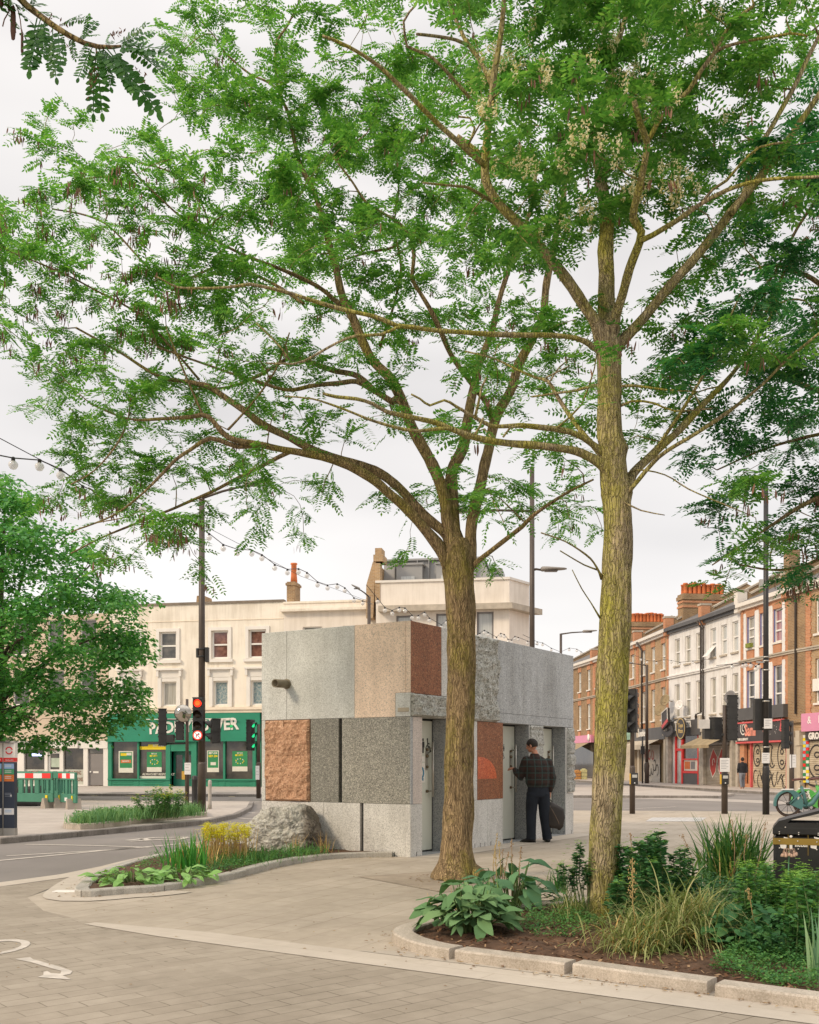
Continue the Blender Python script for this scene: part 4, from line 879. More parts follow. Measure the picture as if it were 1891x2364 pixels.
fa = fascia(hB, f, .05, f.L-.05, z0, z1, M_char); lets(fa, f, [('Tops', f.u(1566), z0+.35, .8, .02, .72, .245), ('Pizza', f.u(1586), z0+.5, .8, .02, .72, .245)], M_white)
q = MB(); cu = f.u(1596); zc_ = (z0+z1)/2-.05
q.lathe(f.pt(cu, .55, zc_), [(0, 0), (.62, 0), (.66, .02), (.66, .10), (.60, .12), (0, .121)], 22, M=Matrix((f.U, (0, 0, 1), f.N)).transposed(), smooth=False); pn = part('round_sign', q, M_fblk, hB)
q = MB(); loop(f, cu, zc_, .6, .6, .06, .672, q); q.text(f, 'Tops', cu, zc_+.08, .34, .675, .005, 0, 'CENTER', .012); q.text(f, 'Pizza', cu, zc_-.25, .34, .675, .005, 0, 'CENTER', .012); part('lettering', q, M_gold, pn)
q = MB(); hu = f.u(1548); hz = f.z(1550, 1690, .5); q.fprism(f, [(hu+.1, hz+.15), (hu+1.0, hz+.5), (hu+1.05, hz+.62), (hu+.95, hz+1.5), (hu+.1, hz+1.2), (hu+.0, hz+.3)], .45, .6, 0); loop(f, hu+.55, hz+.15, .75, .25, .28, .45, q, 0, 6.4, 0); q.strip(f, [(hu+.15, hz+.35), (hu+.95, hz+.72)], .22, .60, .62, 1); q.strip(f, [(hu+.1, hz+.5), (hu+.05, hz+1.2), (hu+.95, hz+1.5), (hu+1.0, hz+.8)], .06, .60, .625, 2); part('top_hat_sign', q, [M_fblk, M_rose, M_whp], hB)
ua, um, ub = f.u(1560), f.u(1577), f.u(1614)
q = MB()
for a, b in ((ua, ua+.16), (um-.14, um+.06), (ub-.1, ub)): q.fbox(f, a, b, -.08, .06, .1, z0)
q.fbox(f, ua, um, -.08, .05, 2.1, 2.25); q.fbox(f, um, ub, -.08, .05, .75, .88); q.fbox(f, um, ub, -.08, .05, 1.55, 1.62); part('shopfront', q, M_red, hB)
q = MB(); q.fbox(f, um, ub, -.08, .02, .1, .75); part('stall_riser', q, M_char, hB)
q = MB(); q.fbox(f, um, ub, -.06, -.04, .88, z0); part('shop_window', q, G_shop, hB)
q = MB(); q.fbox(f, ua+.16, um-.14, -.06, -.03, .12, z0); part('door', q, paneglass('frosted', (.38, .39, .36), (.5, .5, .47), folds=False), hB)
q = MB(); q.fbox(f, um+.1, ub-.15, -.04, -.02, .9, 1.55, 0); q.fbox(f, um+.2, um+1.0, -.02, -.01, 1.0, 1.45, 1); q.fbox(f, um+1.1, um+1.7, -.02, -.01, 1.0, 1.45, 2); part('window_menu', q, [M_post, M_terra, M_grey], hB)
pilaster(hB, f, [.2, f.L-.2], mat('worn_cream', (.46, .41, .34), .8), z1, .34)
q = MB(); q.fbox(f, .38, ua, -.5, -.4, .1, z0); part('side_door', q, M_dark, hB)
stack(hB, f, -.05, -.8, -3.7, EAVE+.6, 11.95, 9)
# A, A2: orange and tan brick pair
cb = dict(wall=M_stock, trim=M_orange, n=3, surr2=1, quoins=[-1, 1], x0=.05, x1=1., ww=.82, g=(G_pale, G_net))
hA, f = house(4, 'tan and orange brick house with two satellite dishes above the charcoal fascia', dict(cb))
z0, z1 = f.z(1510, 1708, .24), f.z(1510, 1680, .24)
fa = fascia(hA, f, .1, f.L-.1, z0, z1, M_char); lets(fa, f, [('N', f.u(1478), z0+.3, .95, .02, .8, .245), ('avable', f.u(1484), z0+.3, .62, .015, .9, .245, .3)], M_white)
q = MB(); q.add([f.pt(u, d, z) for u, d, z in ((.1, .24, z0), (f.L-1.2, .24, z0), (f.L-1.2, .9, z0-.3), (.1, .9, z0-.3), (.1, .9, z0-.62), (f.L-1.2, .9, z0-.62))], [(0,1,2,3), (3,2,5,4)]); part('awning', q, M_rcream, hA)
sA = shutter(hA, f, f.u(1485), f.u(1524), .1, z0-.3, .0, mat('shutter_pale', (.46, .42, .36), .6, .12, 2)); ua, ub = f.u(1485), f.u(1524); W = ub-ua; q = MB()
for k in range(6): loop(f, ua+W*(.15+.14*k), 1.0+.2*math.sin(k*2), .25, .35, .07, .022, q, k, k+4.5, 0)
for k in range(3): loop(f, ua+W*(.2+.2*k), 1.9, .22, .3, .08, .022, q, k, k+5, 1)
part('graffiti', q, [M_blackp, M_redp], hA)
q = MB(); q.fbox(f, f.u(1526), f.u(1537), -.1, -.05, .1, z0-.2); part('door', q, mat('olive_door', (.22, .17, .09), .7, .15, 2), hA)
pilaster(hA, f, [f.u(1480), f.L-.25], M_rcream, z1, .4)
q = MB(); q.fbox(f, .3, f.u(1478), -.1, 0, .1, z0); part('shop_door', q, M_rcream, hA)
dish(hA, f, f.u(1523, .5), f.z(1523, 1638, .5), .42, M_awn); dish(hA, f, f.u(1535, .5), f.z(1535, 1616, .5), .38, M_awn)
q = MB(); u = f.u(1479, .14); q.tube([f.pt(u, .4, EAVE-.1), f.pt(u+.3, .14, EAVE-.7), f.pt(u+.3, .14, 3.4)], .07, 8); part('drainpipe', q, M_pipe, hA)
hA2, f = house(5, 'tan and orange brick house mostly behind the right tree trunk', dict(cb))
z0, z1 = f.z(1450, 1708, .24), f.z(1450, 1684, .24); fa = fascia(hA2, f, .1, f.L-.1, z0, z1, mat('green_fascia', (.25, .40, .30), .6, .3, 4))
shutter(hA2, f, f.L*.45, f.L-.4, .1, z0-.1, .0, M_rcream); pilaster(hA2, f, [.2, f.L-.25], M_rcream, z1, .4)
stack(hA2, f, -.05, -1.7, -4.4, EAVE+.6, 12.15, 9)
hA3, f = house(6, 'tan brick house hidden behind the right tree trunk', dict(cb))
hF, f = house(7, 'far brown brick house with the small pink shop sign beside the kiosk', dict(cb, wall=M_stock2, g=(G_pale, G_pale), n=4, x0=.02, x1=.98))
z0, z1 = f.z(1345, 1715, .24), f.z(1345, 1698, .24); fa = fascia(hF, f, .1, f.L-.1, z0, z1, M_pinkf)
u, z = f.uz(1358, 1703, .3); q = MB(); q.lathe(f.pt(u, .25, z), [(0, 0), (.3, 0), (.3, .05), (0, .05)], 14, M=Matrix((f.U, (0, 0, 1), f.N)).transposed()); part('round_logo', q, M_white, fa)
q = MB(); q.add([f.pt(a, d, zz) for a, d, zz in ((f.u(1326), .2, z0), (f.u(1366), .2, z0), (f.u(1366), 2.4, z0-1.1), (f.u(1326), 2.4, z0-1.1))], [(0,1,2,3)]); part('awning', q, M_awn, hF)
q = MB(); q.fbox(f, f.L*.3, f.L-.2, -.05, .02, .1, z0); part('shop_window', q, G_shop, hF)
hG, f = house(8, 'last brown brick house of the terrace behind the kiosk', dict(cb, wall=M_stock2, n=5, x0=.02, x1=.98))
# crates of fruit outside the far shop
for x0_, x1_, y0_, y1_, m_, lb in ((1328, 1342, 1779, 1798, mat('crate_orange', (.45, .22, .07), .8, .4, 14), 'orange fruit crate stack on the far pavement by the kiosk end'), (1343, 1356, 1776, 1797, mat('crate_yellow', (.50, .47, .24), .8, .3, 9), 'yellow crate standing on the far pavement by the kiosk end')):
    a = G(x0_, 1799.5, .1); W = (x1_-x0_)/FPX*a.y; H = 1.3+(HY-y0_)/FPX*a.y-.0; H = max(.5, (1799.5-y0_)/FPX*a.y); q = MB()
    for k in range(3): zz = .1+H*k/3; q.bevbox([Vector((a.x+dx*W, a.y+dy*.7, zz+dz*(H/3-.03))) for dz in (0, 1) for dx, dy in ((0, 0), (1, 0), (1, 1), (0, 1))], .02); 
    for k in range(14): q.lathe((a.x+random.uniform(.15, .85)*W, a.y+random.uniform(.1, .6), .1+H-.04), [(0, -.1), (.1, 0), (0, .1)], 7)
    solo('fruit_crate', q, m_, lb, 'crate', 'crates outside the far shop')
# ================================================================ STONE KIOSK
KC = Vector((.016, 15.2)); KL = KC+Vector((-2.404, 1.507)); KR = KC+Vector((3.2, 5.1)); KH = 3.485
FLk, FRk = Fr(KL, KC), Fr(KC, KR)
S_pale = granite('stone_pale', [(.235, .237, .222), (.338, .343, .325), (.395, .40, .382), (.43, .435, .415)], 95, stain=.14, gain=1.65)
S_pink = granite('stone_pink', [(.30, .25, .20), (.50, .39, .30), (.56, .44, .345), (.60, .48, .38)], 80, gain=1.55)
S_dark = granite('stone_dark', [(.055, .055, .05), (.14, .135, .115), (.185, .18, .16), (.33, .31, .26)], 92, .1, .45, gain=1.8)
S_dark2 = granite('stone_dark_fine', [(.05, .05, .045), (.11, .107, .09), (.145, .142, .125), (.27, .255, .22)], 100, .1, .45, gain=1.7)
S_grey = granite('stone_grey', [(.22, .215, .205), (.36, .35, .33), (.42, .41, .385), (.48, .465, .44)], 100, stain=.16, gain=1.62)
S_red = granite('stone_red', [(.045, .025, .018), (.19, .068, .030), (.25, .092, .042), (.34, .18, .09)], 80, .1, .62, gain=1.28)
S_rough = granite('stone_rough', [(.10, .10, .09), (.26, .26, .24), (.34, .335, .31), (.44, .43, .40)], 55, .6, .85, .3, gain=1.6)
S_lilac = granite('stone_lilac', [(.28, .245, .225), (.44, .38, .345), (.48, .42, .38), (.52, .46, .42)], 90, gain=1.4)
S_slate = granite('stone_bluegrey', [(.10, .105, .11), (.20, .205, .21), (.245, .25, .25), (.32, .32, .315)], 85, stain=.2, gain=1.95)
S_jamb = granite('stone_jamb', [(.07, .073, .078), (.135, .14, .145), (.165, .17, .172), (.21, .213, .21)], 85, gain=2.2)
S_terr = granite('stone_terracotta', [(.24, .12, .07), (.40, .225, .135), (.48, .285, .18), (.56, .37, .25)], 60, .5, .9, .25, gain=1.25)
kio = thing('public_toilet', 'flat roofed public toilet clad in mixed stone panels with three pale doors', 'kiosk', (*((KL+KR)/2), 0))
l = lambda x: FLk.u(560+x/3.266); r = lambda x: FRk.u(900+x/3.266)
def lz(y, x=1265): return FLk.z(560+x/3.266, 1380+y/3.266)
def rz_(y, x): return FRk.z(900+x/3.266, 1400+y/3.266)
ZB, ZM = .782, 2.075          # top of base course, top of door course
W0 = FLk.L; T = .10
def panel(fr, u0, u1, z0, z1, m, d0=-T, d1=0., gap=.004, name='stone_panel', bev=.004):
    q = MB(); q.fbox(fr, u0+gap/2, u1-gap/2, d0, d1, z0+gap/2, z1-gap/2, 0, bev); return part(name, q, m, kio)
def rough(fr, u0, u1, z0, z1, m, amp=.045, d0=-T, st=.03, seed=0, courses=None, base=.0, name='rough_stone_panel'):
    """split faced stone: a displaced grid with a flat back"""
    nu = max(2, int((u1-u0)/st)); nz_ = max(2, int((z1-z0)/st)); q = MB()
    for j in range(nz_+1):
        for i in range(nu+1):
            u = u0+(u1-u0)*i/nu; z = z0+(z1-z0)*j/nz_; e = min(i, nu-i, j, nz_-j)
            v = Vector((u*3.2+seed, z*3.2, seed)); h = .55*noise.noise(v)+.35*noise.noise(v*2.6)+.25*noise.noise(v*6)
            h = base+amp*(.55+h)
            if courses:
                t = (z-z0)/courses; ft = t-math.floor(t); k = min(ft, 1-ft)*courses; h -= .035*max(0, 1-k/.028)
            if e == 0: h = min(h, .006)
            q.v.append(tuple(fr.pt(u, h, z)))
    n1 = nu+1
    for j in range(nz_):
        for i in range(nu): q.f.append((j*n1+i, j*n1+i+1, (j+1)*n1+i+1, (j+1)*n1+i)); q.sm.append(False); q.mi.append(0)
    q.fbox(fr, u0, u1, d0, -.002, z0, z1); return part(name, q, m, kio)
# core and roof
dR = .62
core = [FLk.pt(.06, -T-.01, 0), FRk.pt(.12, -T-.01, 0)]
ins = [FLk.pt(.05, -T-.005, 0).xy, (FLk.pt(W0, -T-.005, 0)-FRk.N*dR).xy, (FRk.pt(FRk.L-.05, -dR, 0)).xy, (FRk.pt(FRk.L-.05, -2.75, 0)).xy, (FLk.pt(.05, -FRk.L+.1, 0)).xy]
q = MB(); q.prism([tuple(p) for p in ins], .0, KH-.06); part('core_wall', q, S_jamb, kio)
q = MB(); q.prism([tuple(FLk.pt(.03, -.03, 0).xy), tuple((FRk.pt(.03, -.03, 0)).xy), tuple(FRk.pt(FRk.L-.03, -.03, 0).xy), tuple((FRk.pt(FRk.L-.03, -2.8, 0)).xy)], KH-.055, KH-.03); part('roof', q, M_grey, kio)
q = MB(); bk = Fr(FRk.pt(FRk.L, -2.9, 0).xy, FRk.pt(FRk.L, 0, 0).xy)
q.prism([tuple(FRk.pt(FRk.L-.045, -.64, 0).xy), tuple(FRk.pt(FRk.L, -.64, 0).xy), tuple(FRk.pt(FRk.L, -2.9, 0).xy), tuple(FRk.pt(FRk.L-.045, -2.9, 0).xy)], 0, KH); part('stone_panel', q, S_grey, kio)
q = MB(); q.prism([tuple(FLk.pt(0, -.1, 0).xy), tuple(FLk.pt(.045, -.1, 0).xy), tuple(FLk.pt(.045, -FRk.L, 0).xy), tuple(FLk.pt(0, -FRk.L, 0).xy)], 0, KH); part('stone_panel', q, S_pale, kio)
q = MB(); q.prism([tuple(FLk.pt(.05, -FRk.L+.08, 0).xy), tuple(FRk.pt(FRk.L-.05, -2.85, 0).xy), tuple(FRk.pt(FRk.L-.05, -2.9, 0).xy), tuple(FLk.pt(.05, -FRk.L, 0).xy)], 0, KH); part('stone_panel', q, S_pale, kio)
# left face, top course
ub = [0, l(333), l(845), l(1230), W0]
for a, b, m in ((ub[0], ub[1], S_pale), (ub[1], ub[2], S_pale)): panel(FLk, a, b, ZM, KH, m)
cz = lz(712); cu = l(1152)
q = MB(); q.fprism(FLk, [(ub[2]+.002, ZM+.002), (cu-.002, ZM+.002), (cu-.002, cz+.002), (ub[3]-.002, cz+.002), (ub[3]-.002, KH-.002), (ub[2]+.002, KH-.002)], -T, 0); part('stone_panel', q, S_pink, kio)
panel(FLk, ub[3], W0, cz, KH-.002, S_pink, gap=.002)
panel(FLk, cu, W0, ZM, cz, S_pale)
q = MB(); q.fbox(FLk, l(1172), l(1255), -.02, .005, lz(858), lz(826)); q.fbox(FLk, l(1172), l(1255), .005, .012, lz(856), lz(850)); part('drain_slot', q, mat('slot_tan', (.42, .36, .27), .6), kio)
# vent pipe
c_ = FLk.pt(l(335), 0, lz(650, 335)); ax = Vector((-.46, -.885, -.03)).normalized()
q = MB(); pts = [(0.02, -.02), (.062, -.02)]
rotm = ax.to_track_quat('Z', 'Y').to_matrix()
q.lathe(c_, [(.066, -.05), (.066, .33), (.052, .33), (.052, .02), (.0, .02)], 20, M=rotm); q.lathe(c_, [(.072, -.05), (.082, .02), (.072, .03), (.066, .03)], 20, M=rotm); part('vent_pipe', q, mat('bronze_pipe', (.23, .195, .14), .5, .15, 5, metallic=.3), kio)
# middle course
um = [0, l(172), l(512), l(725), l(748), W0]
panel(FLk, um[0], um[1], ZB, ZM, S_pale, d1=.0)
rough(FLk, um[1]+.01, um[2]-.01, ZB+.006, ZM-.006, S_terr, .085, -.10, .028, 3, name='rough_stone_panel')
q = MB()
for k in range(9):
    z = random.uniform(ZB+.05, ZM-.1); q.fbox(FLk, um[2]-.13, um[2]-.012, .012, .034, z, z+.012); 
for u in (.2, .42, .78, .95): q.fbox(FLk, um[1]+(um[2]-um[1])*u, um[1]+(um[2]-um[1])*u+.01, .012, .04, ZM-.15, ZM-.008) if u < .5 else q.fbox(FLk, um[1]+(um[2]-um[1])*u, um[1]+(um[2]-um[1])*u+.01, .012, .04, ZB+.008, ZB+.15)
part('drill_marks', q, mat('chalk_stone', (.58, .40, .27), .9), kio)
panel(FLk, um[2], um[3], ZB, ZM, S_dark2); panel(FLk, um[4], W0-.012, ZB, ZM, S_dark)
q = MB(); q.fbox(FLk, um[3], um[4], -.095, -.06, ZB, ZM); q.fbox(FLk, l(887), l(910), -.095, -.06, .02, ZB-.004); part('vent_gap', q, M_dark, kio)
for a, b in ((0, l(612)), (l(612), l(887)), (l(910), l(1228)), (l(1228), W0)): panel(FLk, a, b, -.02, ZB, S_grey)
# right face
top = lambda m, a, b, z0: panel(FRk, a, b, z0, KH, m, -dR)
z_l = FRk.z(900+160/3.266, 1400+652/3.266)
u_r, u_g, u_ro = r(390), r(440), r(805)
top(S_red, .002, u_r, z_l); top(S_grey, u_r, r(560), z_l)
rough(FRk, .006, r(560), ZM+.004, z_l-.003, S_rough, .10, -dR, .028, 11)
rough(FRk, r(560)+.003, u_ro, ZM+.004, KH-.004, S_rough, .11, -dR, .03, 23)
zl2 = rz_(802, 812)
panel(FRk, u_ro, r(1200), zl2, KH, S_slate, -dR); panel(FRk, r(1200), FRk.L, zl2, KH, S_slate, -dR)
panel(FRk, u_ro, r(1050), ZM, zl2, S_slate, -dR); panel(FRk, r(1050), FRk.L, ZM, zl2, S_slate, -dR)
DO = [(r(245), r(440)), (r(853), r(1050)), (r(1155), r(1325))]      # door openings
# pier left of door 1
panel(FRk, .002, DO[0][0]-.0, -.02, ZB, S_grey, -dR); panel(FRk, .002, r(175), ZB, ZM, S_slate, -dR); panel(FRk, r(175), DO[0][0], ZB, ZM, S_lilac, -dR)
panel(FRk, DO[0][1], r(738), -.02, ZB, S_grey, -dR); panel(FRk, r(738), DO[1][0], -.02, ZB, S_grey, -dR)
panel(FRk, DO[0][1], r(660), ZB, ZM, S_grey, -dR); redp = panel(FRk, r(660), DO[1][0], ZB, ZM, S_red, -dR, .004)
zq0, zq1 = rz_(1300, 700), rz_(1135, 700); n = 16; ua, ub_ = r(662), r(803)
q = MB(); q.fprism(FRk, [(ua, zq0)]+[(ua+(ub_-ua)*math.sin(PI/2*(1-k/n))**.8, zq0+(zq1-zq0)*(1.0*math.sin(PI/2*k/n))) for k in range(n+1)], .001, .0065); part('inlay', q, granite('stone_orange', [(.30, .045, .015), (.55, .10, .03), (.66, .15, .05), (.72, .22, .09)], 62, .1, .4), kio)
panel(FRk, DO[1][1], DO[2][0], -.02, .78, S_grey, -dR)
rough(FRk, DO[1][1]+.03, DO[2][0]-.004, .79, ZM-.004, S_rough, .05, -dR, .03, 40, .30); panel(FRk, DO[1][1], DO[1][1]+.028, .78, ZM, S_grey, -dR)
panel(FRk, DO[2][1], FRk.L, -.02, .80, S_grey, -dR); panel(FRk, DO[2][1], r(1335), .80, ZM, S_grey, -dR)
rough(FRk, r(1335), FRk.L-.0, .81, ZM-.004, S_rough, .075, -dR, .03, 60, .25, .01)
M_doorp = mat('sage_door', (.60, .605, .52), .5, .025, .7); M_steel = mat('brushed_steel', (.50, .47, .42), .35, .08, 8, metallic=.8); M_brass = mat('dull_brass', (.16, .12, .075), .4, .2, 9, metallic=.6)
rec = .28
def door(k, grp=None):
    u0, u1 = DO[k]; q = MB(); q.fbox(FRk, u0+.004, u1-.024, -rec-.05, -rec, .035, ZM-.03, 0, .004); d = part('door', q, M_doorp, kio)
    q = MB(); q.fbox(FRk, u1-.022, u1-.004, -rec-.06, -rec+.0, .0, ZM-.005); q.fbox(FRk, u0+.004, u1-.022, -rec-.06, -rec-.01, ZM-.028, ZM-.006); part('door_frame', q, M_dark, kio)
    q = MB(); q.fbox(FRk, u1-.004, u1+.012, -dR, -.003, 0, ZM-.006); q.fbox(FRk, u0+.0, u1, -dR, .0, -.01, .012); part('jamb_panel', q, S_jamb, kio)
    hu = u1-.115; q = MB(); hd = -rec+.075
    q.tube([FRk.pt(hu, hd, .86), FRk.pt(hu, hd, 1.72)], .017, 10); part('handle', q, M_steel, d)
    q = MB()
    for z in (.95, 1.62): q.tube([FRk.pt(hu, -rec, z), FRk.pt(hu, hd, z)], .011, 8); 
    part('handle_bracket', q, M_steel, d)
    q = MB(); q.fbox(FRk, hu-.115, hu-.045, -rec, -rec+.008, 1.28, 1.58); part('lock_plate', q, M_steel, d)
    q = MB()
    for z, s_ in ((1.60, .024), (1.50, .030), (1.33, .022), (.95, .024)): q.lathe(FRk.pt(hu-.08, -rec+.004, z), [(0, 0), (s_, 0), (s_, .02), (s_*.6, .035), (0, .035)], 10, M=Matrix((FRk.U, (0, 0, 1), FRk.N)).transposed())
    part('lock', q, M_brass, d)
    return d
ds = [door(k) for k in range(3)]
def person_icon(q, fr, u, z, s, d, dress=False):
    A = Matrix((fr.U, (0, 0, 1), fr.N)).transposed(); q.lathe(fr.pt(u, d, z+s*.88), [(0, 0), (s*.10, 0), (s*.10, .002), (0, .002)], 12, M=A)
    if dress: q.fprism(fr, [(u-s*.07, z+s*.76), (u-s*.24, z+s*.28), (u-s*.12, z+s*.28), (u-s*.12, z), (u+s*.12, z), (u+s*.12, z+s*.28), (u+s*.24, z+s*.28), (u+s*.07, z+s*.76)], d, d+.002)
    else: q.fprism(fr, [(u-s*.17, z+s*.75), (u-s*.17, z+s*.36), (u-s*.09, z+s*.36), (u-s*.09, z), (u+s*.09, z), (u+s*.09, z+s*.36), (u+s*.17, z+s*.36), (u+s*.17, z+s*.75)], d, d+.002)
def wheel_icon(q, fr, u, z, s, d):
    A = Matrix((fr.U, (0, 0, 1), fr.N)).transposed(); q.lathe(fr.pt(u-s*.02, d, z+s*.92), [(0, 0), (s*.08, 0), (s*.08, .002), (0, .002)], 12, M=A)
    q.strip(fr, [(u, z+s*.82), (u+s*.03, z+s*.42), (u+s*.24, z+s*.40), (u+s*.34, z+s*.10), (u+s*.44, z+s*.14)], s*.10, d, d+.002); q.strip(fr, [(u+.0, z+s*.64), (u+s*.22, z+s*.62)], s*.08, d, d+.0025)
    q.strip(fr, [(u+s*.06+s*.28*math.cos(a*.35+2.0), z+s*.27+s*.27*math.sin(a*.35+2.0)) for a in range(13)], s*.07, d, d+.002)
dd = -rec+.0015; q = MB()
uA, zA = FRk.uz(900+284/3.266, 1400+1106/3.266, -rec); wheel_icon(q, FRk, uA, zA, .235, dd); uB = FRk.u(900+250/3.266, -rec); person_icon(q, FRk, uB, zA, .235, dd); person_icon(q, FRk, uB-.17, zA, .235, dd, True); part('sign_pictogram', q, M_black, ds[0])
q = MB(); uC, zC = FRk.uz(900+859/3.266, 1400+1092/3.266, -rec); person_icon(q, FRk, uC, zC, .13, dd, True); wheel_icon(q, FRk, uC-.02, zC-.13, .10, dd); person_icon(q, FRk, uC-.14, zC, .13, dd); part('sign_pictogram', q, M_black, ds[1])
q = MB(); zs = [FRk.z(900+255/3.266, 1400+y/3.266, -rec) for y in (1328, 1180, 1150)]; u1_ = FRk.u(900+265/3.266, -rec); q.fbox(FRk, u1_-.28, u1_, -rec, -rec+.003, zs[0], zs[1], 0); q.fbox(FRk, u1_-.28, u1_, -rec, -rec+.003, zs[1]+.02, zs[2]+.04, 0)
loop(FRk, u1_-.14, (zs[0]+zs[1])/2, .09, .09, .03, -rec+.003, q, 0, 6.4, 1); q.fbox(FRk, u1_-.22, u1_-.05, -rec+.003, -rec+.005, zs[0]+.03, zs[0]+.07, 1); part('notice', q, [M_white, mat('notice_blue', (.07, .22, .33), .6)], ds[0])
# drainage slots along the foot
q = MB()
for u in [FLk.L*.78, FLk.L*.90]: q.fbox(FLk, u, u+.012, -.01, .002, .0, .07)
for u in (r(200), r(640), r(680), r(715), r(760), r(800), r(1370)): q.fbox(FRk, u, u+.014, -.01, .002, .0, .075)
part('weep_hole', q, M_dark, kio)
sheet('threshold_slabs', [FRk.pt(-.1, .004, 0).xy, FRk.pt(FRk.L, .004, 0).xy, FRk.pt(FRk.L, .5, 0).xy, FRk.pt(.2, .42, 0).xy], .0075, M_band)

# ---- boulder at the corner
bm = bmesh.new(); bmesh.ops.create_icosphere(bm, subdivisions=6, radius=1)
for v in bm.verts:
    p = v.co.copy(); s_ = .16*noise.noise(p*1.3+Vector((4, 1, 2)))+.11*noise.noise(p*3.1)+.055*noise.noise(p*8)+.045*noise.noise(p*17)+.022*noise.noise(p*38)
    p = p*(1+s_); p.x = p.x*.60+(.12*max(0, -p.z) if p.x > 0 else -.02); p.y *= .45; p.z = p.z*.50+.20
    if p.x > .30: p.z -= (p.x-.30)*.75
    if p.z > .66: p.z = .66+(p.z-.66)*.6
    v.co = p+Vector((-1.86, 15.90, .06))
q = MB(); q.from_bm(bm, 0, False); bm.free()
t = NT('boulder_rock'); v = t.uv(1, obj=True); n1 = t.noise(v, 3.2, 6, .65); n2 = t.noise(v, 26, 5, .7); n3 = t.noise(v, 110, 3)
lich = t.ramp(t.math('ADD', t.math('MULTIPLY', n1, .5), t.math('MULTIPLY', n2, .5)), [(.37, (.15, .14, .125)), (.45, (.40, .38, .34)), (.52, (.58, .555, .49)), (.64, (.68, .66, .59))])
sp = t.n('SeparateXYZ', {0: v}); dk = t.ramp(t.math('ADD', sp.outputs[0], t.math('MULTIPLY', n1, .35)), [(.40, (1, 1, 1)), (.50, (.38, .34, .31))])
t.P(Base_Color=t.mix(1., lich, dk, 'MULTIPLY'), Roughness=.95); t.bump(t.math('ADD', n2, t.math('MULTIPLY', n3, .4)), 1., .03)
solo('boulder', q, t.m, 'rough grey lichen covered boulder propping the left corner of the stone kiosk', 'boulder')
# ================================================================ STREET FURNITURE
M_polep = mat('brown_pole', (.075, .055, .042), .42, .2, 3, .1, 40); M_plas = mat('black_plastic', (.030, .029, .028), .5, .25, 6)
M_paper = mat('paper', (.74, .72, .70), .8, .04, 6); M_ink = mat('ink_grey', (.33, .33, .34), .8)
E_red = emis('red_lamp', (1., .03, .012), 1.5); E_redo = emis('red_core', (1., .13, .02), 1.15); E_grn = emis('green_lamp', (.02, .7, .25), .8); M_lens = mat('dark_lens', (.045, .03, .02), .2, .3, 4)
vf = lambda c: Fr((c[0]-1, c[1]), (c[0]+1, c[1]))      # wall frame facing the camera, u=1 at c
def pole(name, label, cat, px, Y, z0, ztop, r0, r1, group=None, base=True, m=None):
    X = (px-CX)/FPX*Y; t = thing(name, label, cat, (X, Y, z0), 0, group)
    q = MB(); zb = z0+1.25 if base else z0
    if base: q.tube([(X, Y, z0-.02), (X, Y, zb), (X, Y, zb+.06)], [r0, r0, r1], 14)
    q.tube([(X, Y, zb), (X, Y, ztop)], [r1, r1*.8 if base else r1], 14); part('pole', q, m or M_polep, t); return t, X
def head(par, X, Y, zt, n=3, w=.25, yaw=0., cell=.29, lit=None, box=False, depth=.22, back=True, name='signal_head'):
    """signal head: local +y is its face; yaw turns it (0 = facing the camera)"""
    M = Matrix.Translation((X, Y, zt)) @ Matrix.Rotation(PI+yaw, 4, 'Z'); H = cell*n; q = MB()
    q.bevbox([M @ Vector(p) for p in ((-w/2, -depth, -H), (w/2, -depth, -H), (w/2, 0, -H), (-w/2, 0, -H), (-w/2, -depth, 0), (w/2, -depth, 0), (w/2, 0, 0), (-w/2, 0, 0))], .018)
    for k in range(n+1): q.box((-w/2-.012, -depth-.008, -cell*k-.012), (w/2+.012, -.02, -cell*k+.012), 0, M)
    for s_ in (-1, 1):
        for k in range(n*2): q.box((s_*(w/2+.008)-.012, -depth+.01, -H+.05+k*cell/2), (s_*(w/2+.008)+.012, -depth+.06, -H+.10+k*cell/2), 0, M)
    h = part(name, q, M_plas, par)
    for k in range(n):
        c = M @ Vector((0, .004, -cell*(k+.5))); A = (M.to_3x3() @ Matrix.Rotation(-PI/2, 3, 'X')); on = lit and k in lit
        q = MB(); q.lathe(c, [(0, 0), (.095, 0), (.09, .012), (0, .022)], 18, M=A); part('lamp', q, (E_red if lit[k] == 'r' else E_grn) if on else M_lens, h)
        if on and lit[k] == 'r': q = MB(); q.lathe(c, [(0, .02), (.06, .02), (.05, .03), (0, .034)], 16, M=A); part('lamp_core', q, E_redo, h)
        q = MB(); vs = []; 
        for i in range(13):
            a = PI*(-.12+1.24*i/12); L_ = .05+.13*max(0, math.sin(a)); vs += [M @ Vector((.105*math.cos(a), .0, -cell*(k+.5)+.105*math.sin(a))), M @ Vector((.108*math.cos(a), L_, -cell*(k+.5)+.108*math.sin(a)-.02))]
        q.add(vs, [(2*i, 2*i+2, 2*i+3, 2*i+1) for i in range(12)], True); part('visor', q, M_plas, h)
    return h, M
def paper(px0, px1, y0, y1, Y, label, lines=5):
    a = P(px0, y1, Y); b = P(px1, y0, Y); f = vf((0, Y, 0)); q = MB(); o = 1
    q.fbox(f, a.x+o, b.x+o, 0, .006, a.z, b.z, 0)
    for k in range(lines): zz = b.z-(b.z-a.z)*(.15+.7*k/lines); q.fbox(f, a.x+o+(b.x-a.x)*.12, a.x+o+(b.x-a.x)*(.85-.2*(k % 2)), .006, .008, zz-.012, zz, 1)
    return solo('paper_notice', q, [M_paper, M_ink], label, 'notice', 'paper notices on poles')
GP = 'traffic signal poles'
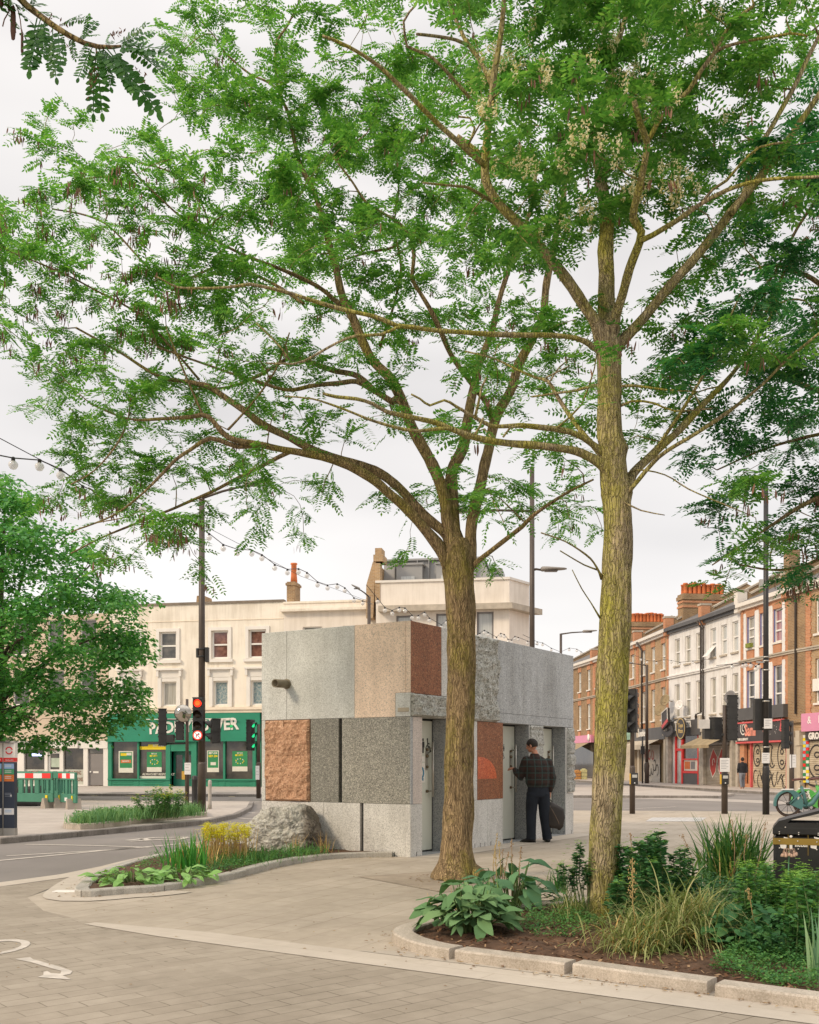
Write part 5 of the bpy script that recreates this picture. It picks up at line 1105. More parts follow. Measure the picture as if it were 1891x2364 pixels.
# --- left group on the island
Y = 29.6; t, X = pole('traffic_signal', 'thin signal pole with a round mirror and two signal heads turned away', 'traffic light', 432, Y, .1, P(0, 1614, Y).z, .062, .05, GP)
head(t, P(373, 0, Y).x, Y+.1, P(0, 1637, Y).z, 3, .22, PI+.25, .345); head(t, P(414, 0, Y).x, Y+.15, P(0, 1666, Y).z, 2, .22, PI+.1, .26)
q = MB(); zb = P(0, 1662, Y).z; q.tube([(X, Y, zb), (P(385, 0, Y).x, Y, zb)], .02, 6); zb = P(0, 1716, Y).z; q.tube([(X, Y, zb), (P(380, 0, Y).x, Y, zb-.02)], .025, 6); q.box((P(384, 0, Y).x, Y-.08, zb+.02), (P(402, 0, Y).x, Y+.1, zb+.25)); part('bracket', q, M_plas, t)
q = MB(); c = P(422, 1647, Y-.2); A = Matrix.Rotation(PI/2, 3, 'X'); q.lathe(c, [(0, .09), (.10, .08), (.19, .045), (.235, .0), (.25, -.02), (.24, -.04), (0, -.05)], 26, M=A)
t_ = NT('mirror_glass'); t_.P(Base_Color=(.40, .37, .32, 1), Roughness=.10, Metallic=1.); part('mirror', q, t_.m, t)
q = MB(); q.box((X-.06, Y-.3, c.z-.02), (X+.02, Y, c.z+.02)); part('bracket', q, M_plas, t)
q = MB(); z_ = P(0, 1790, Y).z; q.box((X-.14, Y-.06, z_-.12), (X-.05, Y+.1, z_+.12)); part('push_button_box', q, mat('yellow_box', (.55, .33, .06), .6, .2, 5), t)
paper(426, 441, 1761, 1788, Y-.075, 'crumpled white notice taped to the thin pole with the round mirror', 3)
def bollard(px, Y, h, r, m, lb):
    X = P(px, 0, Y).x; q = MB(); q.lathe((X, Y, .1), [(r*1.08, 0), (r*1.08, .16), (r, .18), (r, h-.14), (r*1.06, h-.13), (r*1.06, h-.09), (r, h-.08), (r, h-.03), (r*.8, h), (0, h+.012)], 20)
    return solo('bollard', q, m, lb, 'bollard', 'bollards on the traffic island')
bollard(449.5, 29.2, .92, .082, M_black, 'black round bollard between the thin mirror pole and the tall lamp post'); bollard(484.5, 28.9, .80, .05, mat('concrete_post', (.42, .38, .33), .9, .15, 6), 'grey concrete bollard mostly behind the tall left lamp post')
def arm(t, X, Y, za, dx, zb, hl=.62, hr=.085, dy=0., m=None, hm=None):
    q = MB(); s = 1 if dx > 0 else -1; q.tube([(X, Y, za), (X+dx*.5, Y+dy*.5, (za+zb)/2+.02), (X+dx, Y+dy, zb)], [.035, .03, .026], 8); part('lamp_arm', q, m or M_polep, t)
    q = MB(); e = Vector((X+dx, Y+dy, zb)); k = Vector((s, dy*.5, (zb-za)/max(.3, abs(dx))*.7+.02)).normalized(); sd_ = Vector((0, 1, 0)); up = k.cross(sd_)*(-1 if s > 0 else 1); up = Vector((0, 0, 1))
    sec = [(0, .05, .05), (.06, .1, .085), (.25, .14, .08), (.6, .15, .055), (.92, .10, .035), (1., .03, .02)]; vs = []
    for a, w_, h_ in sec:
        c_ = e+k*(a*hl)
        for j in range(10): q_ = 2*PI*j/10; vs.append(c_+sd_*w_*math.cos(q_)+up*h_*math.sin(q_)*(1 if math.sin(q_) > 0 else .5))
    fs = [(i*10+j, i*10+(j+1) % 10, (i+1)*10+(j+1) % 10, (i+1)*10+j) for i in range(5) for j in range(10)]+[tuple(range(9, -1, -1)), tuple(50+j for j in range(10))]; q.add(vs, fs, True)
    h = part('lamp_head', q, hm or mat('lamp_grey', (.24, .215, .19), .5, .1, 3), t)
    q = MB(); c_ = e+k*hl*.42; q.box((c_.x-hl*.25, c_.y-.1, c_.z-.05), (c_.x+hl*.22, c_.y+.1, c_.z-.03)); part('lens', q, M_lens, h)
Y = 24.9; t, X = pole('lamp_post', 'tall brown lamp post carrying the red traffic light, over the grass island bed', 'street lamp', 466, Y, .1, P(0, 1152, Y).z, .098, .085, 'street lamps')
arm(t, X, Y, P(0, 1150, Y).z, P(562, 0, Y).x-X, P(0, 1122, Y).z, .62)
q = MB(); zz = P(0, 1497, Y).z; 
for s_ in (.0, .18): q.tube([(X, Y, zz-s_-.03), (X, Y, zz-s_)], [.105, .105], 14)
q.box((X+.09, Y-.09, zz-.33), (X+.17, Y+.06, zz+.02)); q.box((X-.13, Y-.05, zz-.22), (X-.08, Y+.05, zz+.0)); part('junction_box', q, M_plas, t)
h, M_ = head(t, P(459.5, 0, Y).x, Y-.16, P(0, 1611.5, Y).z, 3, .245, 0, .262, {0: 'r'})
fB = Fr((P(459.5, 0, Y).x-1, Y-.16), (P(459.5, 0, Y).x+1, Y-.16)); zc_ = P(0, 1698, Y).z
q = MB(); q.fbox(fB, .88, 1.12, -.2, .0, zc_-.13, zc_+.14); bx = part('sign_box', q, M_plas, t)
q = MB(); Am = Matrix((fB.U, (0, 0, 1), fB.N)).transposed(); q.lathe(fB.pt(1, .0, zc_), [(0, 0), (.112, 0), (.112, .012), (0, .012)], 24, M=Am, mi=0); q.lathe(fB.pt(1, .012, zc_), [(0, 0), (.088, 0), (.088, .004), (0, .004)], 24, M=Am, mi=1)
q.strip(fB, [(.965, zc_-.055), (.972, zc_+.0), (.998, zc_+.028), (1.03, zc_+.03)], .022, .017, .02, 2); q.fprism(fB, [(1.02, zc_+.062), (1.06, zc_+.03), (1.02, zc_-.002)], .017, .021, 2); q.strip(fB, [(.945, zc_+.055), (1.055, zc_-.055)], .02, .022, .024, 0)
part('turn_sign', q, [emis('sign_red_lit', (1, .05, .02), .8), emis('sign_white_lit', (1, .93, .86), .7), M_blackp], bx)
head(t, P(487, 0, Y).x, Y, P(0, 1660, Y).z, 2, .21, -1.25, .29)
Y = 37.9; t, X = pole('traffic_signal', 'signal pole with green light showing, between the betting shop and the kiosk', 'traffic light', 597, Y, .1, P(0, 1672, Y).z, .085, .07, GP)
head(t, P(584, 0, Y).x, Y, P(0, 1662, Y).z, 3, .26, 1.05, .37, {0: 'g', 1: 'g', 2: 'g'}); paper(590, 599, 1768, 1800, Y-.1, 'white notice on the signal pole beside the left kiosk wall', 3)
# --- lamps beyond the kiosk
Y = 45.; t, X = pole('lamp_post', 'small lamp post rising behind the kiosk roof in front of the cream houses', 'street lamp', 852, Y, .1, P(0, 1378, Y).z, .11, .09, 'street lamps', m=M_polep); arm(t, X, Y, P(0, 1378, Y).z, P(832, 0, Y).x-X, P(0, 1362, Y).z, .45)
Y = 26.; t, X = pole('lamp_post', 'tall lamp post behind the kiosk roof, between the two locust trees', 'street lamp', 1228.5, Y, .0, P(0, 1080, Y).z, .085, .072, 'street lamps'); arm(t, X, Y, P(0, 1316, Y).z, P(1248, 0, Y).x-X, P(0, 1315.5, Y).z, .66)
q = MB(); arm(t, X, Y, P(0, 1180, Y).z, -1.6, P(0, 1178, Y).z-.02, .5)
Y = 46.; t, X = pole('lamp_post', 'far lamp post above the right end of the kiosk with a flat arm', 'street lamp', 1295, Y, .0, P(0, 1463, Y).z, .08, .07, 'street lamps'); arm(t, X, Y, P(0, 1464, Y).z, P(1345, 0, Y).x-X, P(0, 1459, Y).z, .65)
Y = 63.8; t, X = pole('lamp_post', 'lamp post on the far pavement in front of the orange brick houses', 'street lamp', 1493.6, Y, .1, P(0, 1535, Y).z, .14, .10, 'street lamps'); arm(t, X, Y, P(0, 1537, Y).z, P(1462, 0, Y).x-X, P(0, 1532, Y).z, .7)
X = P(1483.5, 0, 63.6).x; q = MB(); q.tube([(X, 63.6, .1), (X, 63.6, P(0, 1700, 63.6).z)], .05, 8); q.box((X-.12, 63.5, 1.9), (X+.12, 63.6, 2.4)); solo('sign_post', q, M_black, 'thin black post left of the far pavement lamp post', 'post')
# --- right group
Y = 28.1; t, X = pole('traffic_signal', 'signal pole with its heads half hidden by the right tree trunk', 'traffic light', 1460, Y, 0, P(0, 1600, Y).z, .075, .062, GP)
head(t, P(1467, 0, Y).x, Y+.12, P(0, 1592, Y).z, 4, .2, PI-.5, .29); head(t, P(1450, 0, Y).x, Y-.05, P(0, 1598, Y).z, 3, .24, 1.2, .36)
def pbox(t, px, Y, y0, y1):
    a = P(px-8, y1, Y); b = P(px+8.5, y0, Y); q = MB(); q.bevbox([(a.x, Y-.22, a.z), (b.x, Y-.22, a.z), (b.x, Y-.07, a.z), (a.x, Y-.07, a.z), (a.x, Y-.22, b.z), (b.x, Y-.22, b.z), (b.x, Y-.07, b.z), (a.x, Y-.07, b.z)], .015); k = part('push_button_box', q, M_plas, t)
    q = MB(); q.box((a.x+.03, Y-.228, b.z-.13), (b.x-.03, Y-.219, b.z-.05)); part('display', q, mat('pale_display', (.52, .52, .49), .5), k); q = MB(); q.box(((a.x+b.x)/2-.015, Y-.228, a.z+.03), ((a.x+b.x)/2+.015, Y-.219, a.z+.06)); part('button', q, M_paper, k)
    q = MB(); q.box((a.x-.012, Y-.2, a.z+.01), (a.x, Y-.08, b.z-.02)); part('side_strip', q, mat('yellow_strip', (.65, .38, .03), .6), k)
pbox(t, 1461, Y, 1784, 1811)
t, X = pole('traffic_signal', 'signal pole with the big upright head seen from behind and a white notice', 'traffic light', 1673, Y, 0, P(0, 1628, Y).z, .085, .068, GP)
head(t, P(1690.5, 0, Y).x, Y+.08, P(0, 1606, Y).z, 4, .255, PI-.12, .302); head(t, P(1648, 0, Y).x, Y+.1, P(0, 1657, Y).z, 2, .3, PI+.5, .29)
q = MB(); z_ = P(0, 1696, Y).z; q.box((P(1640, 0, Y).x, Y-.05, z_-.03), (X, Y+.05, z_+.03)); z_ = P(0, 1668, Y).z; q.box((P(1626, 0, Y).x, Y-.05, P(0, 1706, Y).z), (P(1645, 0, Y).x, Y+.2, P(0, 1682, Y).z)); part('bracket', q, M_plas, t)
a = P(1613.5, 1682, Y-.1); b = P(1639, 1661, Y-.1); q = MB(); q.box((a.x, Y-.1, a.z), (b.x, Y-.08, b.z)); part('back_plate', q, mat('dull_white', (.56, .53, .5), .8), t)
pbox(t, 1669, Y, 1786, 1811); paper(1662, 1685, 1750, 1782, Y-.12, 'large white notice on the signal pole above the push button box', 6)
Y = 27.7; t, X = pole('lamp_post', 'thick tall black lamp post with a black box in front of the white houses', 'street lamp', 1768.5, Y, 0, P(0, 1115, Y).z, .092, .078, 'street lamps', m=M_black)
a = P(1745.5, 1685.5, Y); b = P(1785.5, 1612, Y); q = MB(); q.bevbox([(a.x, Y+.09, a.z), (b.x, Y+.09, a.z), (b.x, Y+.26, a.z), (a.x, Y+.26, a.z), (a.x, Y+.09, b.z), (b.x, Y+.09, b.z), (b.x, Y+.26, b.z), (a.x, Y+.26, b.z)], .01); part('sign_back', q, M_plas, t)
for y_ in (1517, 1526, 1619, 1680, 1725, 1352, 1547): z_ = P(0, y_, Y).z; q = MB(); q.tube([(X, Y, z_-.015), (X, Y, z_+.015)], .094, 14); part('clamp', q, M_steel, t)
q = MB()
for y_ in (1527,): z_ = P(0, y_, Y).z; q.box((X-.26, Y-.06, z_-.04), (X-.06, Y+.02, z_+.0))
q.box((X-.17, Y-.06, P(0, 1355, Y).z), (X-.08, Y+.06, P(0, 1338, Y).z)); part('bracket', q, M_steel, t)
paper(1764, 1783, 1659, 1682, Y-.1, 'white notice on the thick black lamp post, beside the black box', 4); paper(1759, 1777, 1738, 1762, Y-.105, 'white notice low on the thick black lamp post', 4)
Y = 36.; t, X = pole('traffic_signal', 'dark signal pole in front of the graffiti shutter above the bikes', 'traffic light', 1828, Y, 0, P(0, 1664, Y).z, .085, .075, GP); head(t, P(1820, 0, Y).x, Y, P(0, 1662, Y).z, 3, .2, 1.75, .33); paper(1829, 1838, 1742, 1772, Y-.1, 'narrow white notice on the dark signal pole above the bikes', 3); paper(1823, 1827, 1742, 1773, Y-.1, 'edge on white notice left of the dark signal pole above the bikes', 0)

# ================================================================ FESTOON LIGHTS
Mb = NT('bulb_glass'); Mb.P(Base_Color=(.80, .78, .75, 1), Roughness=.08, Alpha=.55); Mb.b.inputs['Specular IOR Level'].default_value = .7; M_bulb = Mb.m
def festoon(pts, wire, label, d0, d1):
    """pts: photo positions of bulbs; the distance grows from d0 to d1 along the strand"""
    m = len(pts); B = []
    for i, (x, y) in enumerate(pts): k = i/(m-1); B.append(P(x, y, 1/((1-k)/d0+k/d1)))
    t = thing('string_lights', label, 'string lights', B[0], 0, 'festoon lights over the square')
    q = MB(); tops = [b+Vector((0, 0, .085)) for b in B]; path = [tops[0]+(tops[0]-tops[1])*1.5]+tops+[tops[-1]+(tops[-1]-tops[-2])*1.2]; q.tube(path, .009, 5)
    for a, b in wire:
        ca = P(*a); cb = P(*b); q.tube([ca, (ca+cb)/2-Vector((0, 0, .15)), cb], .005, 4)
    part('cable', q, M_black, t)
    for b in B:
        q = MB(); q.lathe(b, [(0, -.065), (.036, -.052), (.060, -.014), (.060, .014), (.040, .040), (.016, .052)], 12); bu = part('bulb', q, M_bulb, t)
        q = MB(); q.lathe(b, [(.022, .045), (.026, .05), (.026, .09), (.010, .10)], 8); part('bulb_cap', q, M_black, bu)
    return t
s4 = lambda L: [(x/2.464, 600+y/2.464) for x, y in L]; s5 = lambda L: [(600+x/2.464, 600+y/2.464) for x, y in L]; s3 = lambda L: [(830+x/3.382, 1240+y/3.382) for x, y in L]
festoon(s4([(-60, 1140), (75, 1165), (225, 1175), (345, 1225), (470, 1320), (600, 1375), (718, 1380), (808, 1420), (915, 1492), (1015, 1530), (1105, 1530)]), [((0, 1012, 11), (440, 1210, 20)), ], 'near string of glass bulbs running through the leaves on the left', 12.5, 21)
festoon(s4([(1190, 1580), (1270, 1642), (1350, 1668), (1432, 1672), (1490, 1698), (1563, 1753), (1635, 1780), (1698, 1776)])+s5([(268, 1797), (328, 1850), (385, 1868), (440, 1860), (483, 1882), (535, 1938), (585, 1955)]), [((468, 1212, 21.2), (850, 1388, 31))], 'string of glass bulbs crossing the sky above the cream houses and chimney', 21.5, 31)
festoon(s3([(142, 505), (198, 573), (255, 596), (311, 570), (355, 575), (410, 630), (460, 632), (508, 606), (545, 652), (640, 705), (680, 670)]), [], 'string of glass bulbs hanging in front of the pale rendered block', 28, 34)
festoon(s3([(940, 770), (975, 747), (1005, 764), (1070, 800), (1103, 770), (1130, 778), (1160, 815), (1188, 820), (1213, 793), (1240, 800), (1312, 828)]), [], 'string of bulbs dipping behind the kiosk roof right of the left trunk', 33, 40)
festoon(s3([(1345, 812), (1388, 833), (1430, 841), (1498, 882), (1570, 912), (1638, 880), (1697, 888), (1730, 908)]), [], 'string of small bulbs above the right end of the kiosk roof', 42, 50)
festoon([(1480, 1523), (1494, 1529), (1516, 1531), (1533, 1527), (1550, 1529), (1570, 1533), (1600, 1530)], [], 'string of bulbs in front of the white terraced houses', 50, 48)
festoon([(1690, 1540), (1715, 1538), (1722, 1536), (1733, 1537), (1745, 1545), (1752, 1540)], [], 'short string of bulbs beside the thick black lamp post', 30, 28)

# ================================================================ TOTEM SIGN, BARRIERS
M_navy = mat('navy_panel', (.028, .038, .062), .35, .1, 2)
Y = 18.4; Z0 = .1; a = P(9, 0, Y); t = thing('sign_totem', 'navy and white street map totem sign at the left edge of the photo', 'sign', (P(2, 0, Y).x, Y, .1))
hz = lambda y: P(0, 1640+y/6.635, Y).z
fr2 = Fr((P(7.5, 0, Y).x, Y), (P(34.5, 0, Y-.02).x, Y-.02)); fr1 = Fr((P(-34, 0, Y-.30).x, Y-.30), (P(6.5, 0, Y).x, Y))
def pan(fr, name):
    L = fr.L; q = MB(); q.fbox(fr, 0, L, -.10, 0, .1, hz(1805)+.0, 0); pl_ = part('plinth', q, mat('grey_steel', (.36, .34, .31), .45, .08, 2, metallic=.3), t)
    q = MB(); q.fbox(fr, .006, L-.006, -.10, .0, hz(1803), hz(790)); pn = part('panel', q, M_navy, t)
    q = MB(); q.fbox(fr, .0, L, -.10, .002, hz(788), hz(725)); part('red_band', q, M_red, t)
    q = MB(); q.fbox(fr, .0, L, -.10, .0, hz(723), hz(500)); top = part('top_panel', q, M_white, t)
    c = L*.5; zc_ = (hz(723)+hz(500))/2-.005; q = MB()
    loop(fr, c, zc_, L*.27, L*.27, L*.085, .001, q, .35, PI-.35); loop(fr, c, zc_, L*.27, L*.27, L*.085, .001, q, PI+.35, 2*PI-.35); part('roundel', q, M_red, top)
    q = MB(); q.text(fr, 'Harlesden', L*.18, hz(770), L*.17, .004, .001, 0, 'LEFT', .0); part('lettering', q, M_white, top)
    q = MB()
    for y0, y1, m in ((895, 815, 0), (980, 900, 1), (1088, 985, 2), (1598, 1500, 3)): q.fbox(fr, L*.08, L*.92, .0, .003, hz(y1), hz(y0), m)
    for y0, m in ((835, 3), (855, 3), (922, 3), (945, 3), (1010, 3), (1035, 3), (1265, 4), (1285, 4), (1310, 4), (1525, 0), (1550, 0)): q.fbox(fr, L*.14, L*.7, .003, .0045, hz(y0+9), hz(y0), m)
    q.fbox(fr, L*.60, L*.72, .0, .004, hz(1325), hz(1290), 3); part('timetable', q, [mat('sky_blue', (.32, .48, .72), .5), mat('bus_green', (.08, .36, .16), .5), mat('bus_orange', (.72, .20, .04), .5), M_paper, mat('mid_grey', (.20, .22, .26), .6)], pn)
pan(fr2, 'a'); pan(fr1, 'b')
q = MB(); q.prism([fr1.pt(0, -.1, 0).xy, fr1.pt(0, 0, 0).xy, fr1.pt(fr1.L, 0, 0).xy, fr2.pt(0, 0, 0).xy, fr2.pt(fr2.L, 0, 0).xy, fr2.pt(fr2.L, -.1, 0).xy], hz(500), hz(475)); part('cap', q, mat('grey_steel', (.36, .34, .31), .45), t)
q = MB(); q.tube([fr2.pt(-.01, -.01, .1), fr2.pt(-.01, -.01, hz(500))], .016, 8); part('corner_post', q, mat('grey_steel', (.36, .34, .31), .45), t)
M_barg = mat('barrier_green', (.06, .215, .14), .55, .12, 3)
def barrier(px0, Y0, px1, Y1, label, red=True):
    a, b = P(px0, 0, Y0), P(px1, 0, Y1); f = Fr(a.xy, b.xy); L = f.L; z = .1; H = 1.02; t = thing('road_barrier', label, 'barrier', f.pt(L/2, 0, .1), 0, 'green plastic roadworks barriers')
    q = MB(); D = .035; zb, zt = z+.17, z+H; gz0, gz1 = z+.42, z+.80
    q.fbox(f, 0, L, -D, D, zb, gz0, 0, .012); q.fbox(f, .03, L-.03, -D, D, gz1, zt, 0, .012)
    n = max(2, round(L/.55))
    for k in range(n+1): u = L*k/n; q.fbox(f, max(0, u-.07), min(L, u+.07), -D, D, gz0, gz1)
    for k in range(n):
        for j in (1, 2): u = L*(k+j/3)/n; q.fbox(f, u-.025, u+.025, -D*.7, D*.7, gz0, gz1)
    part('frame', q, M_barg, t)
    if red:
        q = MB(); m = max(4, round(L/.32))
        for k in range(m): q.fbox(f, .08+(L-.16)*k/m, .08+(L-.16)*(k+1)/m, D, D+.006, zt-.17, zt-.03, k % 2)
        part('reflective_strip', q, [M_red, M_paper], t)
    q = MB(); q.fbox(f, L*.42, L*.56, D, D+.006, zb+.04, zb+.14); part('label_plate', q, M_paper, t)
    for u in (.12, L-.25):
        q = MB(); q.fprism(f, [(u-.05, z), (u+.12, z), (u+.06, zb+.12), (u+.01, zb+.12)], -.2, .2); part('foot', q, mat('foot_grey', (.40, .34, .28), .8), t)
        q = MB(); q.fbox(f, u+.0, u+.07, D+.001, D+.02, zb, zb+.2); part('foot_clip', q, M_yel, t)
    return t
barrier(-60, 30.2, 124, 29.3, 'long green plastic barrier with red and white strip beside the totem sign'); barrier(135, 29.6, 177, 28.6, 'short green plastic barrier set at an angle, right of the long one'); barrier(-40, 32.8, 75, 32.4, 'green plastic barrier at the back, behind the long one', False); barrier(88, 32.6, 160, 31.6, 'green plastic barrier at the back, behind the angled one', False)
q = MB(); c = P(30, 0, 31)
q.bevbox([(c.x-.6, 30.6, .1), (c.x+.9, 30.6, .1), (c.x+.9, 31.5, .1), (c.x-.6, 31.5, .1), (c.x-.5, 30.7, .62), (c.x+.8, 30.7, .7), (c.x+.8, 31.4, .7), (c.x-.5, 31.4, .62)], .08, seg=2); solo('rubble_sack', q, mat('dark_sack', (.035, .033, .032), .7, .3, 5, .6, 12), 'dark sack heap inside the green roadworks barriers', 'sack')

# ================================================================ LITTER BIN
M_bin = mat('bin_black', (.022, .021, .02), .38, .2, 8, .12, 120); M_bing = mat('bin_gold', (.27, .175, .03), .5, .1, 5)
Y = 9.0; s6 = lambda x, y: P(1700+x/7.19, 1760+y/7.19, Y); bl = s6(615, 1040); fb = Fr((bl.x, Y), (bl.x+.89, Y-.325)); L = .947
bt_ = thing('litter_bin', 'black litter bin with gold band and white tidy man signs behind the plants', 'litter bin', (bl.x+.47, Y+.3, .0))
zt = bl.z; zap = s6(1373, 780).z+.03
q = MB(); q.fbox(fb, 0, L, -.5, 0, .0, zt-.095, 0, .02); part('body', q, M_bin, bt_)
q = MB(); q.fbox(fb, -.004, L+.004, -.505, .006, zt-.13-.038, zt-.13+.018); part('gold_band', q, M_bing, bt_)
q = MB(); q.fbox(fb, -.006, L+.006, -.51, .010, zt-.085, zt-.02, 0, .01)
# hood: four corner posts rising to a ridge with a hole through the front
hh = zap-zt
A_ = [(0.0, zt-.02), (.04, zt+.02), (L*.53, zap), (L*.60, zap+.005), (L-.04, zt+.02), (L, zt-.02)]
hole = [(.185, zt+.055), (.47, zap-.055), (.50, zap-.06), (.505, zap-.075), (.48, zt+.055)]
pf = lambda p, d: fb.pt(p[0], d, p[1])
def band(o, i_, d0, d1):
    n = len(o)
    for k in range(n):
        a, b, c, e = o[k], o[(k+1) % n], i_[(k+1) % n], i_[k]
        q.add([pf(a, d0), pf(b, d0), pf(c, d0), pf(e, d0), pf(a, d1), pf(b, d1), pf(c, d1), pf(e, d1)], [(0,1,2,3), (7,6,5,4), (3,2,6,7), (1,0,4,5)])
h1 = [(.115, zt+.02), (.15, zt+.055), (L*.50, zap-.035), (L*.56, zap-.05), (L*.535, zt+.02)]
o1 = [(.0, zt-.02), (.045, zt+.035), (L*.52, zap), (L*.62, zap), (L*.62, zt-.02)]
i1 = [(.115, zt+.02), (.14, zt+.045), (L*.525, zap-.03), (L*.56, zap-.045), (L*.54, zt+.02)]
band(o1, i1, 0.0, -.035); band(o1, i1, -.465, -.5)
q.add([pf(a, d) for a in ((.0, zt-.02), (.045, zt+.035), (L*.52, zap)) for d in (.0, -.5)], [(0, 1, 3, 2), (2, 3, 5, 4)])
q.fbox(fb, L*.62, L, -.5, 0, zt-.02, zap); part('hood', q, M_bin, bt_)
q = MB(); q.fbox(fb, .05, L-.05, -.46, -.04, zt-.02, zt+.005); part('liner', q, M_dark, bt_)
q = MB(); A = Matrix((fb.U, (0, 0, 1), fb.N)).transposed()
def rivet(u, z, d=.006): q.lathe(fb.pt(u, d, z), [(.006, 0), (.005, .004), (0, .005)], 8, M=A)
bs = lambda x, y: (fb.u(1700+x/7.19), fb.z(1700+x/7.19, 1760+y/7.19))
for x, y in ((715, 1153), (715, 1185), (1036, 1165), (1036, 1196), (1362, 1178), (1362, 1208), (717, 1300), (717, 1420), (1020, 1307), (1030, 1438), (1338, 1322), (1338, 1450), (815, 1077)): rivet(*bs(x, y), .007)
part('rivet', q, mat('rivet_white', (.62, .58, .52), .4), bt_)
q = MB(); u, z = bs(970, 1398); q.text(fb, 'litter', u, z, .058, .003, .0015, 0, 'LEFT', .0015); 
for x in (735, 1237):
    u, z = bs(x, 1440); s_ = .11
    q.fprism(fb, [(u, z+.01), (u+.045, z+.0), (u+.052, z+.07), (u-.008, z+.075)], .002, .004); person_icon(q, fb, u+.085, z, .125, .002); q.strip(fb, [(u+.08, z+.088), (u+.03, z+.10)], .012, .002, .0045)
part('tidy_sign', q, M_white, bt_)
q = MB()
for x in (862, 1192): u, z = bs(x, 1375); q.fbox(fb, u-.002, u+.002, .001, .005, z-.09, z+.09)
part('panel_joint', q, M_bing, bt_)

# ================================================================ HIRE BIKES
M_teal = mat('bike_teal', (.065, .17, .165), .4, .1, 3); M_tyre = mat('tyre', (.06, .038, .028), .8, .2, 9); M_lime = mat('bike_lime', (.10, .42, .08), .4, .1, 3); M_rusty = mat('saddle_brown', (.14, .055, .04), .6, .15, 4)
def bike(label, loc, rz, col, grp, txt=None):
    """local: x forward, z up, wheel radius .33"""
    t = thing('hire_bike', label, 'bicycle', loc, rz, grp); r = .335; wb = 1.08
    def wheel(x):
        q = MB(); n = 32; m = 8; vs = []; fs = []
        for i in range(n):
            a = 2*PI*i/n
            for j in range(m): b = 2*PI*j/m; rr = r-.026+.026*math.cos(b); vs.append((x+rr*math.cos(a), .024*math.sin(b), r+rr*math.sin(a)))
        for i in range(n):
            for j in range(m): fs.append((i*m+j, ((i+1) % n)*m+j, ((i+1) % n)*m+(j+1) % m, i*m+(j+1) % m))
        q.add(vs, fs, True); wh = part('wheel', q, M_tyre, t, False)
        q = MB(); vs = []; fs = []
        for i in range(n):
            a = 2*PI*i/n
            for rr, y in ((r-.05, -.014), (r-.05, .014), (r-.07, .014), (r-.07, -.014)): vs.append((x+rr*math.cos(a), y, r+rr*math.sin(a)))
        for i in range(n):
            for j in range(4): fs.append((i*4+j, ((i+1) % n)*4+j, ((i+1) % n)*4+(j+1) % 4, i*4+(j+1) % 4))
        q.add(vs, fs, True); part('rim', q, M_black, wh, False)
        q = MB()
        for k in range(10): a = 2*PI*k/10+.2; q.tube([(x, .02*(1 if k % 2 else -1), r), (x+(r-.06)*math.cos(a), 0, r+(r-.06)*math.sin(a))], .006, 4)
        part('spokes', q, M_black, wh, False)
        q = MB(); q.tube([(x, -.05, r), (x, .05, r)], .045, 10); part('hub', q, M_black, wh, False)
    wheel(0); wheel(wb)
    q = MB()
    q.tube([(.02, .0, r), (.30, 0, .30), (.47, 0, .28)], [.02, .03, .05], 8); q.tube([(.47, 0, .28), (.62, 0, .36), (.80, 0, .62), (.88, 0, .86)], [.06, .06, .05, .045], 10); q.tube([(.47, 0, .28), (.40, 0, .55), (.33, 0, .78)], [.05, .045, .04], 10)
    q.tube([(.02, .06, r), (.18, .07, .5), (.37, .03, .62)], .016, 6); q.tube([(.02, -.06, r), (.18, -.07, .5), (.37, -.03, .62)], .016, 6); part('frame', q, col, t, False)
    q = MB(); n = 14   # deep rear guard covering the back of the wheel
    vs = []; 
    for i in range(n+1):
        a = R(190)-R(215)*i/n; ro = r+.035; ri = r-.02-(.30*max(0, (i/n-.45)/.55))
        for y in (-.045, .045): vs += [(ro*math.cos(a), y, r+ro*math.sin(a)), (max(.02, ri)*math.cos(a), y, r+max(.02, ri)*math.sin(a))]
    fs = []
    for i in range(n): o = i*4; fs += [(o, o+4, o+5, o+1), (o+2, o+3, o+7, o+6), (o, o+2, o+6, o+4)]
    q.add(vs, fs, False); part('rear_guard', q, col, t, False)
    q = MB(); q.box((-.16, -.05, r*2+.02), (.12, .05, r*2+.05)); part('rear_rack', q, M_paper, t, False)
    q = MB(); vs = []
    for i in range(9):
        a = R(150)-R(150)*i/8
        for y in (-.04, .04): vs.append((wb+(r+.04)*math.cos(a), y, r+(r+.04)*math.sin(a)))
    q.add(vs, [(2*i, 2*i+1, 2*i+3, 2*i+2) for i in range(8)]); part('front_guard', q, col, t, False)
    q = MB(); q.tube([(.33, 0, .78), (.30, 0, .92)], .02, 8); part('seat_post', q, M_steel, t, False)
    q = MB(); vs = []
    for x, w_, h_ in ((.12, .10, .0), (.20, .12, .01), (.32, .08, .02), (.44, .03, .015)):
        for j in range(8): a = 2*PI*j/8; vs.append((x, w_*math.cos(a), .95+h_+.032*math.sin(a)))
    q.add(vs, [(i*8+j, i*8+(j+1) % 8, (i+1)*8+(j+1) % 8, (i+1)*8+j) for i in range(3) for j in range(8)]+[tuple(range(8)), tuple(24+j for j in range(8))], True); part('saddle', q, M_rusty, t, False)
    q = MB(); q.tube([(.88, 0, .86), (.94, 0, 1.05)], .025, 8); q.tube([(.80, -.30, 1.10), (.92, -.2, 1.07), (.95, 0, 1.05), (.92, .2, 1.07), (.80, .30, 1.10)], .014, 8); q.tube([(.94, .05, .8), (wb, .05, r)], .02, 8); q.tube([(.94, -.05, .8), (wb, -.05, r)], .02, 8); q.tube([(.9, 0, .84), (.94, 0, .8)], .05, 8); part('handlebar', q, M_black, t, False)
